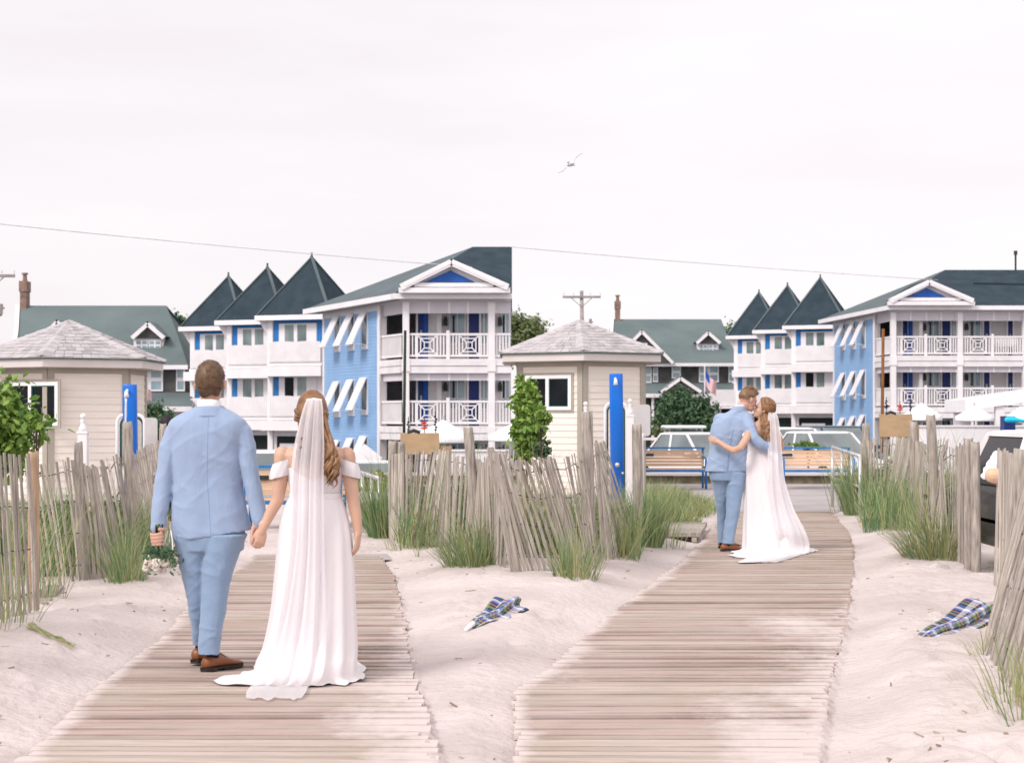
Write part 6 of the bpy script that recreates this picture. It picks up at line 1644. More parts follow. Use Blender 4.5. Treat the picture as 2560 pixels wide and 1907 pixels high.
def shoe(parent, heel, toe_dir, L_=0.30, lift=0.0):
    """leather derby: heel point on the ground, direction of the toe"""
    d = V((toe_dir[0], toe_dir[1], 0)).normalized(); s = V((d.y, -d.x, 0)); h = V(heel); u = V((0,0,1))
    if lift:
        q = Matrix.Rotation(-lift, 3, s); d2 = q @ d; u = q @ u
        h = h + d*L_ - d2*L_; d = d2
    k = L_/0.30
    secs = [(0.0,0.024,0.030,0.072),(0.012,0.031,0.022,0.088),(0.05,0.036,0.022,0.098),(0.095,0.037,0.022,0.100),(0.135,0.040,0.022,0.088),(0.18,0.046,0.022,0.070),(0.225,0.048,0.020,0.056),(0.262,0.042,0.020,0.047),(0.288,0.028,0.022,0.038),(0.298,0.010,0.024,0.030)]
    rings = []
    for t, hw, z0, z1 in secs:
        c = h + d*t*k; n = 16; r_ = []
        for j in range(n):
            a = 2*math.pi*j/n; ca, sa = math.cos(a), math.sin(a); e = 0.7 if sa < 0 else 1.0
            z = (z0+z1)/2 + (z1-z0)/2*(abs(sa)**e)*(1 if sa > 0 else -1)
            r_.append(c + s*hw*(ca if sa > 0 else (abs(ca)**0.6)*(1 if ca > 0 else -1)) + u*z)
        rings.append(r_)
    mb = MB(); mb.loft(rings)
    for j in range(4):
        t = 0.125 + 0.018*j; z = 0.098 - 0.010*j; mb.capsule([h + d*t + s*0.02 + u*z, h + d*t - s*0.02 + u*z], 0.003, 6)
    o = mb.build('shoe', M['leather'], parent, True)
    mb = MB()
    for (z0, z1, cut, grow) in ((0.0, 0.022, 0.085, 0.002), (0.012, 0.024, 1.0, 0.004)):
        pl = [q for q in secs if q[0] <= cut]
        out = [h + d*((t-0.003) if i == 0 else t + (0.004 if t > 0.29 else 0))*k + s*(hw+grow) for i, (t, hw, a, b) in enumerate(pl)] + [h + d*((t-0.003) if i == len(pl)-1 else t + (0.004 if t > 0.29 else 0))*k - s*(hw+grow) for i, (t, hw, a, b) in enumerate(pl[::-1])]
        mb.prism([p + u*z0 for p in out], u*(z1-z0))
    pl = [q for q in secs if q[0] >= 0.12]
    out = [h + d*t*k + s*(hw+0.003) for t, hw, a, b in pl] + [h + d*t*k - s*(hw+0.003) for t, hw, a, b in pl[::-1]]
    mb.prism(out, u*0.0125)
    mb.build('sole', M['sole'], o)
    return o
def hair_cap(mb, c, r, rot, keep, rr, n=1500, L_=0.022, w=0.0035, swirl=None, lift=0.35):
    """short tufts standing on a skull ellipsoid; keep(local unit vector) says where hair grows and how long"""
    c = V(c)
    for i in range(n):
        z = rr.uniform(-1, 1); a = rr.uniform(0, 2*math.pi); q = math.sqrt(1-z*z); l = V((q*math.cos(a), q*math.sin(a), z))
        g = keep(l)
        if g <= 0: continue
        p = V((l.x*r[0], l.y*r[1], l.z*r[2])); nrm = V((l.x/r[0], l.y/r[1], l.z/r[2])).normalized()
        down = V((0,0,-1)) - nrm*(-nrm.z)
        fl = swirl(l) if swirl else down
        fl = fl - nrm*fl.dot(nrm); fl = fl.normalized() if fl.length > 1e-3 else nrm.orthogonal()
        d = (nrm*lift + fl + V((rr.gauss(0,.25), rr.gauss(0,.25), rr.gauss(0,.25)))).normalized()
        ll = L_*g*rr.uniform(0.6, 1.3)
        p = rot @ p; d = rot @ d; nn = rot @ nrm; sd = d.cross(nn).normalized()
        p = c + p - nn*0.003
        e1 = p + d*ll*0.55 + nn*0.002; e2 = p + d*ll - nn*0.001*ll/0.02
        mb.add([p - sd*w, p + sd*w, e1 + sd*w*0.9, e1 - sd*w*0.9, e2], [(0,1,2,3), (3,2,4)])
def shell(mb, c, r, rot, keep, nu=40, nv=28, th=0.010):
    """closed hair shell hugging the skull where keep > 0"""
    c = V(c); vs = {}; fs = []
    def pt(i, j, k):
        th_ = math.pi*(j+0.001)/nv*0.999; ph = 2*math.pi*i/nu; l = V((math.sin(th_)*math.cos(ph), math.sin(th_)*math.sin(ph), math.cos(th_)))
        g = clamp(keep(l)); f = 1 + (th*g + 0.002*nz(l.x*9, l.y*9, l.z*9))*k/max(r)*1.0
        return l, c + rot @ V((l.x*r[0]*f, l.y*r[1]*f, l.z*r[2]*f))
    idx = {}; V_ = []
    for j in range(nv+1):
        for i in range(nu):
            l, p = pt(i, j, 1.0); idx[(i,j)] = (len(V_), keep(l)); V_.append(p)
    for j in range(nv):
        for i in range(nu):
            q = [idx[(i,j)], idx[((i+1)%nu,j)], idx[((i+1)%nu,j+1)], idx[(i,j+1)]]
            if sum(1 for _, g in q if g > 0) >= 3: fs.append(tuple(k for k, _ in q))
    mb.add(V_, fs)
def head(mb, c, rot, k=1.0, neck_to=None, neck_r=0.058, female=False):
    """skull, jaw, face and ears; local +Y is where the face looks, +Z up. c = skull centre"""
    c = V(c); T = lambda x, y, z: c + rot @ V((x*k, y*k, z*k))
    E = lambda p, r, a=None: mb.ell(T(*p), [q*k for q in r], rot if a is None else rot @ a, 18, 12)
    E((0,-0.008,0.012), (0.076,0.098,0.100))
    E((0,0.022,-0.035), (0.066,0.070,0.082))
    jw = 0.048 if female else 0.055
    E((0,0.040,-0.085), (jw,0.052,0.040)); E((0,0.078,-0.108), (0.022,0.018,0.017))
    E((0.034,0.060,-0.040), (0.024,0.024,0.024)); E((-0.034,0.060,-0.040), (0.024,0.024,0.024))
    E((0,0.085,0.006), (0.050,0.012,0.010))
    mb.capsule([T(0,0.090,-0.004), T(0,0.106,-0.030), T(0,0.113,-0.043)], [0.008*k, 0.010*k, 0.0125*k], 10)
    E((0.010,0.102,-0.047), (0.009,0.009,0.007)); E((-0.010,0.102,-0.047), (0.009,0.009,0.007))
    E((0,0.092,-0.070), (0.021,0.012,0.0065)); E((0,0.090,-0.080), (0.018,0.011,0.0070))
    for sx in (-1, 1):
        E((sx*0.084,-0.004,-0.018), (0.011,0.021,0.033), Matrix.Rotation(sx*0.45, 3, 'Z')); E((sx*0.080,0.004,-0.036), (0.008,0.010,0.014))
    if neck_to is not None:
        a = T(0,-0.012,-0.055); mb.capsule([a, a.lerp(V(neck_to), 0.5), V(neck_to)], [neck_r*0.97, neck_r*0.98, neck_r*1.12], 18)
def face_bits(parent, c, rot, k=1.0, lip=True):
    c = V(c); T = lambda x, y, z: c + rot @ V((x*k, y*k, z*k))
    for sx in (-1, 1):
        mb = MB(); mb.ell(T(sx*0.031,0.078,-0.008), (0.0125*k, 0.010*k, 0.007*k), rot, 12, 8); mb.build('eye', M['eye'], parent, True)
        mb = MB(); mb.capsule([T(sx*0.015,0.091,0.010), T(sx*0.031,0.090,0.014), T(sx*0.047,0.080,0.009)], [0.0035*k, 0.004*k, 0.0025*k], 8); mb.build('eyebrow', M['hair_sand'], parent, True)
    mb = MB(); mb.ell(T(0,0.098,-0.0745), (0.021*k, 0.009*k, 0.006*k), rot, 12, 8); mb.build('lips', M['lip'], parent, True)

def pleated(name, m, parent, rows, nang, nring, pleat, floor=None, seed=0, hem=0.015, close_top=True, th0=0.0):
    """skirt: rows (x, y, z, half-width, half-depth, pleat depth); optional floor outline [(x, y)] for a train lying on the ground"""
    rr = smooth_rows(rows, nring); mb = MB(); rings = []
    ph = [nz(seed+3.3*i, 1.7)*6 for i in range(4)]
    for i, (x, y, z, a, b, am) in enumerate(rr):
        t = i/nring; r_ = []
        for k in range(nang):
            th = 2*math.pi*k/nang
            f = 1 + 0.7*am*(0.55*math.sin(pleat*th + ph[0] + 0.5*math.sin(2*th+ph[1])) + 0.30*math.sin((pleat*1.0+4)*th + ph[2] + t*0.9) + 0.22*math.sin((pleat//2+1)*th + ph[3]))
            r_.append(V((x + a*f*math.cos(th), y + b*f*math.sin(th), z + (hem*math.sin(pleat*th*0.7+ph[1])*sstep(0.85, 1.0, t) if floor is None else 0))))
        rings.append(r_)
    if floor is not None:
        x, y = rr[-1][0], rr[-1][1]
        pol = []
        for fx, fy in floor: pol.append((math.atan2(fy-y, fx-x) % (2*math.pi), math.hypot(fx-x, fy-y)))
        pol.sort()
        pol = [(pol[-1][0]-2*math.pi, pol[-1][1])] + pol + [(pol[0][0]+2*math.pi, pol[0][1])]
        base = rings[-1]
        for s in (0.10, 0.25, 0.42, 0.6, 0.78, 0.92, 1.0):
            r_ = []
            for k in range(nang):
                p = base[k]; th = math.atan2(p.y-y, p.x-x) % (2*math.pi); rf = interp(pol, th); r0 = math.hypot(p.x-x, p.y-y)
                rf = max(rf, r0*1.02)
                rad = lerp(r0, rf, s); long_ = sstep(0.1, 0.5, rf - r0)
                z = lerp(p.z, 0.010, s**0.45) + 0.016*long_*abs(math.sin(s*3.14))*(0.6+0.4*math.sin(pleat*th*0.9 + 5*s)) + 0.006*math.sin(pleat*th*1.3+ph[2])*s
                r_.append(V((x + rad*math.cos(th), y + rad*math.sin(th), max(0.008, z))))
            rings.append(r_)
    mb.loft(rings, False)
    if close_top: mb.f.append(tuple(range(nang))[::-1]); mb.m.append(0)
    return mb.build(name, m, parent, True)
def veil(parent, rows, ns=48, nr=90, folds=9, amp=0.012, seed=0, name='veil'):
    """rows: (centre px, py, Y, half-width px, bow depth m, fold factor)"""
    rr = smooth_rows(rows, nr); mb = MB()
    for i, (cx, py, Y, hw, bow, ff) in enumerate(rr):
        for k in range(ns+1):
            s = -1 + 2*k/ns
            py2 = py + sstep(0.8, 1.0, i/nr)*(9*nz(s*2.3+seed, 1.0) + 4*nz(s*6+seed, 4.0))
            c = P(cx + hw*s + hw*0.05*(1-0.7*sstep(0.8, 1.0, i/nr))*math.sin(folds*1.3*s + seed + i*0.02), py2, Y if py < 1690 and Y > 9.35 or Y > 15 and py < 1380 else min(Y, GY(py2)))
            dy = -bow*(1-s*s) + amp*ff*math.sin(folds*s + seed + 0.8*math.sin(2.1*s+i*0.015)) + 0.4*amp*ff*math.sin(folds*2.3*s + i*0.01)
            mb.v.append((c.x, c.y + dy, max(0.016 + 0.002*(1+math.sin(folds*s*1.4+seed)), c.z)))
    for i in range(nr):
        for k in range(ns): mb.f.append((i*(ns+1)+k, i*(ns+1)+k+1, (i+1)*(ns+1)+k+1, (i+1)*(ns+1)+k)); mb.m.append(0)
    return mb.build(name, M['veil'], parent, True)
def lock(mb, pts, r0, curl, turns, ph, seg=8):
    """one wavy lock of hair along a path"""
    rows = smooth_rows([list(p) for p in pts], 34); q = []; rad = []
    for i, p in enumerate(rows):
        t = i/34; e = curl*sstep(0.12, 0.6, t)
        q.append((p[0] + e*math.sin(turns*6.283*t+ph), p[1] + e*0.8*math.cos(turns*6.283*t+ph), p[2])); rad.append(max(0.0012, r0*(0.75 + 0.5*math.sin(math.pi*min(1, t*1.1)))*(1 - 0.75*sstep(0.7, 1.0, t))))
    mb.tube(q, rad, seg)
def arm_sleeve(mb, pts, rad): mb.capsule(pts, rad, 20)

# ================================================================== the walking couple (left half)
def groom_walking():
    Y0 = 9.95; S = Y0/F
    Q = lambda px, py, dy=0.0: P(px, py, Y0 + dy)
    T = thing('person', 'man in light blue suit seen from behind, holding a bouquet and the bride\'s hand', 'person', (Q(525,1600).x, Y0, 0))
    I3 = Matrix.Identity(3); hw = lambda p: p*S
    # body: head, neck, torso, arms, legs and hands as one skin
    mb = MB(); hc = Q(526, 953); rotH = Matrix.Rotation(R(-3), 3, 'Z')
    head(mb, hc, rotH, 1.0, Q(523,1040), 0.056)
    mb.capsule([Q(523,1052), Q(520,1180,0.02), Q(522,1310,0.02)], [0.085, 0.085, 0.08], 18)
    mb.capsule([Q(436,1076), Q(409,1185,-0.02), Q(399,1290,-0.05), Q(399,1318,-0.06)], [0.05,0.04,0.032,0.028], 14)
    mb.capsule([Q(606,1076), Q(630,1185,-0.02), Q(648,1285,-0.05), Q(648,1312,-0.06)], [0.05,0.04,0.032,0.028], 14)
    mb.capsule([Q(490,1330), Q(493,1480,0.055), Q(505,1600,0.2)], [0.065,0.04,0.028], 14)
    mb.capsule([Q(558,1330,-0.01), Q(538,1480,-0.02), Q(525,1618,-0.02)], [0.065,0.045,0.030], 14)
    st = Q(396,1346,-0.105); fist(mb, st, V((0.12,0.10,-1)), V((0.15,-1,0.1)), 0.027, 1.08)
    mb.capsule([Q(399,1310,-0.06), Q(398,1342,-0.068)], [0.029, 0.032], 12)
    hand(mb, Q(646,1310,-0.05), (-0.16,-0.05,-1), (0.45,-0.9,0), 1, (28,40,30), 1.04, 0.5, (0.9,0.3,0.5))
    b = mb.build('body', M['skin'], T); remesh(b, 0.0052, 3)
    # short hair
    def keep(l):
        hl = -0.66 - 0.25*max(0, l.y)            # nape line behind, higher towards the face
        if l.y > 0.25: hl = lerp(-0.40, 0.55, sstep(0.15, 0.75, l.y))
        if abs(l.x) > 0.86 and -0.25 < l.y < 0.3: hl = max(hl, -0.05)
        return clamp((l.z - hl)*3.0 + 0.02, -1, 1)
    mb = MB(); shell(mb, hc + rotH @ V((0,-0.008,0.012)), (0.0785,0.101,0.103), rotH, keep, 56, 40, 0.012)
    hair_cap(mb, hc + rotH @ V((0,-0.008,0.012)), (0.084,0.106,0.110), rotH, keep, random.Random(2), 5200, 0.020, 0.0020, lambda l: V((0.25*math.sin(l.x*3), 0.35, -1)) if l.z < 0.55 else V((0.7, 0.9, 0.2)), 0.5)
    nc = hc + rotH @ V((0,-0.026,-0.048)); nr_ = (0.066,0.070,0.070)
    kn = lambda l: clamp(min((l.z + 0.62 - 0.10*math.sin(l.x*4))*3, (0.12 - l.y)*4), -1, 1)
    shell(mb, nc, nr_, rotH, kn, 48, 32, 0.004); hair_cap(mb, nc, (0.068,0.073,0.073), rotH, kn, random.Random(12), 2600, 0.010, 0.0016, None, 0.3)
    mb.build('hair', M['hair_brown'], T, True)
    # shirt collar
    mb = MB(); col = [(1026, 30, 30), (1014, 29.5, 29.5), (1003, 28.5, 28.5), (1004, 26.5, 26.5)]
    eloft(mb, [(Q(523,py, -0.012), (hw(a),0,0), (0,hw(b_),-0.012)) for py, a, b_ in col], 32, False); mb.build('shirt_collar', M['shirt'], T, True)
    # jacket
    mb = MB()
    rows = [(524,1014,33,30,0.0),(523,1022,43,34,0.0),(522,1032,62,40,0.0),(520,1043,82,45,0.0),(519,1056,95,50,0.0),(518,1076,97,53,0.0),(517,1110,89,54,0.0),(517,1150,86,52,0.0),(519,1195,86,49,0.0),(521,1245,90,52,0.0),(526,1295,96,55,0.0),(531,1338,99,57,0.0)]
    rr = smooth_rows([list(r) for r in rows], 40); n = 40
    for i, (cx, py, a, d_, o) in enumerate(rr):
        t = i/40; 
        rr[i] = (cx, py, a, d_, t)
    rings = []
    for cx, py, a, d_, t in rr:
        c = Q(cx, py, 0.0); ring = []
        for k in range(56):
            th = 2*math.pi*k/56; ca, sa = math.cos(th), math.sin(th)
            fold = 1 + 0.012*math.sin(3*th + 6*t) * t + 0.010*math.sin(7*th + 9*t)*sstep(0.35, 0.8, t)
            # hollow along the spine, shoulder blades either side
            sp = 1 - 0.055*math.exp(-(ca/0.16)**2)*(1 if sa < 0 else 0)*sstep(0.1, 0.4, t)
            slant = -0.012*ca*sstep(0.9, 1.0, t)
            ring.append(c + V((hw(a)*fold*(abs(ca)**0.9)*(1 if ca > 0 else -1), hw(d_)*fold*sp*(abs(sa)**0.9)*(1 if sa > 0 else -1), -slant + 0.022*ca*sstep(0.85,1.0,t))))
        rings.append(ring)
    mb.loft(rings)
    arm_sleeve(mb, [Q(438,1084), Q(425,1115,-0.005), Q(412,1180,-0.02), Q(404,1240,-0.035), Q(396,1300,-0.055), Q(396,1318,-0.06)], [0.066,0.060,0.053,0.050,0.046,0.045])
    arm_sleeve(mb, [Q(600,1082), Q(614,1115,-0.005), Q(626,1180,-0.02), Q(637,1240,-0.035), Q(649,1292,-0.05), Q(650,1303,-0.052)], [0.066,0.060,0.053,0.050,0.047,0.046])
    mb.ell(Q(443,1077), (0.062,0.076,0.054)); mb.ell(Q(595,1075), (0.062,0.076,0.054))
    j = mb.build('jacket', M['suit'], T); remesh(j, 0.0075, 3)
    wrinkle(j, 11, 0.0075)
    # collar of the jacket, centre seam, vent, hem
    mb = MB()
    eloft(mb, [(Q(523,py, -0.010), (hw(a),0,0), (0,hw(b_),-0.010)) for py, a, b_ in ((1044,52,40),(1036,44,38.5),(1026,37,35.5),(1019,34,33.5),(1019.5,31.5,31))], 36, False)
    c_ = mb.build('lapel_collar', M['suit'], T, True)
    mb = MB()
    for pts in ([(521,1040,-0.150),(519,1110,-0.196),(518,1195,-0.180),(523,1270,-0.196),(527,1334,-0.212)],):
        mb.tube([Q(*p) for p in pts], 0.0016, 5)
    mb.build('back_seam', M['seam'], T)
    # trousers
    mb = MB()
    def leg(rows):
        rs = smooth_rows([list(r) for r in rows], 30)
        eloft(mb, [(Q(cx, py, dy), (hw(a),0,0), (0,hw(b_),0)) for cx, py, a, b_, dy in rs], 28)
    eloft(mb, [(Q(525,1265), (hw(74),0,0), (0,hw(36),0)), (Q(525,1295), (hw(82),0,0), (0,hw(42),0)), (Q(524,1340,0.0), (hw(88),0,0), (0,hw(52),0)), (Q(524,1375,0.01), (hw(84),0,0), (0,hw(50),0))], 36)
    leg([(487,1335,50,50,0.0),(484,1400,38,44,0.03),(492,1470,29,36,0.05),(497,1520,25,31,0.08),(503,1580,22,28,0.15),(505,1604,22,27,0.19),(505,1610,22,27,0.195)])
    leg([(566,1335,52,52,-0.02),(550,1400,41,45,-0.02),(539,1470,34,38,-0.02),(534,1516,31,33,-0.02),(527,1570,28,30,-0.03),(523,1615,26.5,29,-0.03),(522.5,1634,26.5,29,-0.03)])
    t_ = mb.build('trousers', M['trouser'], T); remesh(t_, 0.007, 3); wrinkle(t_, 23, 0.007)
    # socks and shoes
    h1 = V((Q(507,1677,-0.1).x, GY(1680), 0)); shoe(T, V((PX(509, GY(1679)), GY(1679), 0)), (0.62,0.78), 0.30)
    shoe(T, V((PX(486, GY(1667)), GY(1667), 0)), (0.30,0.95), 0.30, R(4))
    mb = MB(); a = V((PX(509, 9.9), 9.9, 0)); mb.capsule([Q(524,1622,-0.03), V((PX(509,GY(1679))+0.048, GY(1679)+0.062, 0.085))], 0.036, 12); mb.build('sock', M['sock'], T, True)
    mb = MB(); mb.capsule([Q(506,1600,0.19), V((PX(486,GY(1667))+0.022, GY(1667)+0.06, 0.09))], 0.033, 12); mb.build('sock', M['sock'], T, True)
    # cuff of the shirt at the bouquet hand
    return T
def wrinkle(o, seed, amp=0.005):
    """pulled folds: push the surface in and out along slanted creases"""
    me = o.data; me.update()
    for v in me.vertices:
        n = v.normal; p = v.co + V((0.05*nz(v.co.x*6+seed, v.co.y*4, v.co.z*5), 0, 0.06*nz(v.co.x*5, v.co.y*4+seed, v.co.z*6)))
        w = 0.8*nz(p.x*4+seed, p.y*4, p.z*5); q = abs(p.x - getattr(wrinkle, 'cx', p.x)) if False else p.x; r_ = 1-abs(nz((p.z*1.0+p.x*0.55)*9+seed, p.y*3, (p.x-p.z*0.5)*3))*2.6; r2 = 1-abs(nz((p.z-p.x*0.7)*8-seed, p.y*3+4, (p.x+p.z*0.6)*2.6))*2.8; w += 0.62*max(0, r_)**1.5 + 0.45*max(0, r2)**1.5 - 0.25
        v.co = v.co + n*w*amp
    me.update()
groom_walking()

def bride_walking():
    Y0 = 9.72; S = Y0/F
    Q = lambda px, py, dy=0.0: P(px, py, Y0 + dy); hw = lambda p: p*S
    T = thing('person', 'bride in white gown and long veil seen from behind, walking hand in hand', 'person', (Q(785,1600).x, Y0, 0))
    mb = MB(); hc = Q(780, 1031, 0.0); rotH = Matrix.Rotation(R(6), 3, 'Z')
    head(mb, hc, rotH, 0.95, Q(785,1112), 0.047, True)
    eloft(mb, [(Q(cx, py), (hw(a),0,0), (0,hw(b_),0)) for cx, py, a, b_ in ((786,1098,24,22),(787,1110,44,26),(788,1122,70,32),(788,1138,80,38),(788,1165,72,40),(788,1200,61,36),(788,1240,54,32),(788,1290,70,40))], 32)
    mb.capsule([Q(706,1136), Q(703,1190,-0.01), Q(694,1250,-0.01), Q(672,1290,-0.02), Q(657,1322,-0.035)], [0.050,0.044,0.037,0.031,0.025], 16)
    mb.capsule([Q(867,1138), Q(874,1190,-0.01), Q(884,1255,-0.02), Q(892,1300,-0.03), Q(895,1330,-0.04)], [0.050,0.043,0.037,0.031,0.024], 16)
    hand(mb, Q(655,1322,-0.035), (-0.12,-0.08,-1), (-0.45,0.9,0), -1, (30,42,35), 0.92, 0.4, (0.9,0.35,0.4))
    hand(mb, Q(895,1328,-0.04), (-0.02,-0.06,-1), (-0.92,0.25,0), 1, (14,22,16), 0.92, 0.7, (0.9,0.35,0.3))
    mb.capsule([Q(770,1300), Q(765,1480,-0.05), Q(760,1680,-0.1)], [0.08,0.055,0.035], 12); mb.capsule([Q(810,1300), Q(812,1480), Q(815,1690)], [0.08,0.055,0.035], 12)
    b = mb.build('body', M['skin2'], T); remesh(b, 0.0052, 3)
    # dress bodice
    mb = MB(); seg = 64
    rr = smooth_rows([[788,1168,76,44,0.0],[788,1185,71,44.5,0],[788,1210,66,43,0],[788,1238,62,40,0],[788,1262,70,46,0],[789,1290,80,52,0]], 22)
    rings = []
    for i, (cx, py, a, b_, o) in enumerate(rr):
        t = i/22; c = Q(cx, py); ring = []
        for k in range(seg):
            th = 2*math.pi*k/seg; ca, sa = math.cos(th), math.sin(th)
            top = 0
            if sa < 0: top = -0.075*max(0, 1-(abs(ca)/0.72))**0.8      # low V at the back
            else: top = 0.03
            ring.append(c + V((hw(a)*ca, hw(b_)*sa, top*(1-t)**2)))
        rings.append(ring)
    mb.loft(rings, False); mb.build('dress_bodice', M['dress'], T, True)
    mb = MB(); eloft(mb, [(Q(788,py), (hw(a),0,0), (0,hw(b_),0)) for py, a, b_ in ((1232,63.5,42),(1235,65,43),(1243,65,43.5),(1247,64.5,43))], 40, False); mb.build('waist_seam', M['dress'], T, True)
    # off-shoulder sleeves
    for cx, c1, w_, s_ in ((707,1156,0.060,-1),(869,1152,0.058,1)):
        mb = MB(); rings = []
        for t in range(9):
            u = t/8; py = 1152 + 40*u + (0 if s_ < 0 else -2); c = Q(cx + s_*1.5*u - (4*u if s_ < 0 else -6*u), py, -0.008)
            ring = []
            for k in range(28):
                th = 2*math.pi*k/28; f = 1 + 0.05*math.sin(7*th + 4*u) + 0.10*math.sin(math.pi*u)
                ring.append(c + V((w_*f*math.cos(th), w_*f*math.sin(th), -s_*0.020*math.cos(th)*(1-0.3*u))))
            rings.append(ring)
        mb.loft(rings, False); mb.build('sleeve', M['dress'], T, True)
        mb = MB(); mb.tube([Q(788+s_*44,1108,-0.02), Q(788+s_*50,1130,-0.085), Q(788+s_*44,1170,-0.105)], 0.004, 6); mb.build('strap', M['dress'], T, True)
    # skirt with train
    def fl(px, py): y = GY(py); return (PX(px, y), y)
    z_ = lambda py: PZ(py, Y0)
    rows = [(Q(788,0).x, Y0, z_(1240), hw(64), hw(42), 0.01), (Q(787,0).x, Y0-0.005, z_(1275), hw(79), hw(54), 0.02), (Q(788,0).x, Y0-0.01, z_(1340), hw(92), hw(68), 0.035),
            (Q(788,0).x, Y0-0.02, z_(1420), hw(98), hw(80), 0.05), (Q(786,0).x, Y0-0.04, z_(1520), hw(105), hw(95), 0.06), (Q(780,0).x, Y0-0.06, z_(1610), hw(116), hw(108), 0.065), (Q(772,0).x, Y0-0.09, 0.10, hw(124), hw(118), 0.06), (Q(770,0).x, Y0-0.10, 0.045, hw(126), hw(122), 0.055)]
    fl_ = [fl(x, y) for x, y in ((902,1684),(880,1708),(861,1716),(830,1712),(800,1716),(760,1718),(710,1718),(660,1714),(600,1716),(555,1714),(531,1706),(545,1698),(600,1688),(636,1676),(660,1655),(700,1640),(780,1635),(860,1642),(895,1660))]
    pleated('dress_skirt', M['dress'], T, rows, 220, 60, 13, fl_, 2)
    # hair: shell plus curls to the right of the veil
    def keep(l):
        hl = -0.75
        if l.y > 0.2: hl = lerp(-0.6, 0.62, sstep(0.2, 0.8, l.y))
        return clamp((l.z - hl)*3, -1, 1)
    mb = MB(); hr_ = (0.078,0.100,0.106); hcc = hc + rotH @ V((0,-0.010,0.010))
    shell(mb, hcc, hr_, rotH, keep, 56, 40, 0.018)
    rr = random.Random(8)
    for i in range(60):                                     # combed strands over the crown, towards the comb
        a = rr.uniform(-2.2, 2.2); pts = []
        for t in (0, 0.33, 0.66, 1.0):
            lat = lerp(0.15 + 0.45*rr.random()*0, 1.05, t); ph = R(90) + a*(1-0.25*t); ph = R(-90) + (math.pi - abs(a)*0.0) * 0 + a*(1 - 0.3*t)
            l = V((math.sin(lat)*math.cos(ph), math.sin(lat)*math.sin(ph), math.cos(lat)))
            pts.append(hcc + rotH @ V((l.x*hr_[0]*1.10, l.y*hr_[1]*1.10, l.z*hr_[2]*1.10)))
        lock(mb, pts, 0.0055, 0.002, 1.0, rr.random()*6, 6)
    for s_ in (-1, 1):                                      # twisted side rolls
        for j in range(3):
            lock(mb, [hc + V((s_*0.072, 0.02, 0.03-0.02*j)), hc + V((s_*0.088, -0.03, 0.01-0.022*j)), hc + V((s_*0.062,-0.090,-0.005-0.02*j)), hc + V((s_*0.01,-0.118,-0.02-0.015*j))], 0.011, 0.005, 2.5, j*2.0, 8)
    for i in range(46):                                     # long curls, mostly on the right
        u = rr.random(); right = i > 8
        sx = rr.uniform(0.010, 0.088) if right else rr.uniform(-0.085, -0.02)
        x0, y0 = sx*0.95, -0.085*math.sqrt(max(0.05, 1-(sx/0.092)**2))
        top = hc + V((x0, y0, rr.uniform(-0.05, 0.03)))
        e_px = rr.uniform(812, 836) if right else rr.uniform(752, 770)
        e_py = rr.uniform(1165, 1222) if right else rr.uniform(1120, 1175)
        end = Q(e_px, e_py, -0.125 + rr.uniform(-0.03, 0.02)); mid = Q(lerp(780 + sx/S, e_px, 0.6)+(6 if right else 0), lerp(1060, e_py, 0.42), -0.125 + rr.uniform(-0.02, 0.02))
        m2 = Q(e_px + (5 if right else -2) + rr.uniform(-4,4), lerp(1060, e_py, 0.75), -0.13 + rr.uniform(-0.03, 0.02))
        lock(mb, [top, mid, m2, end], rr.uniform(0.006, 0.0115), rr.uniform(0.008, 0.016), rr.uniform(2.0, 3.2), rr.random()*6)
    mb.build('hair', M['hair_blonde'], T, True)
    mb = MB(); mb.capsule([Q(768,1000,-0.105), Q(785,997,-0.112), Q(803,1000,-0.105)], 0.006, 8); mb.build('veil_comb', M['shirt'], T, True)
    # veil down the back and out over the boards
    rows = [(786,998,Y0-0.115,18,0.012,0.2),(784,1016,Y0-0.135,24,0.02,0.5),(779,1060,Y0-0.15,31,0.03,1.0),(774,1120,Y0-0.16,38,0.03,1.3),(769,1190,Y0-0.17,41,0.03,1.5),(768,1270,Y0-0.185,42,0.03,1.6),(765,1380,Y0-0.21,46,0.03,1.6),(756,1500,Y0-0.25,58,0.03,1.5),(742,1610,Y0-0.30,72,0.03,1.3),(725,1690,Y0-0.42,78,0.02,0.9),(700,1722,GY(1722),70,0.0,0.6),(690,1738,GY(1738),72,0.0,0.5),(684,1752,GY(1752),68,0.0,0.4)]
    veil(T, rows, 64, 110, 8, 0.015, 1.0)
    return T
bride_walking()

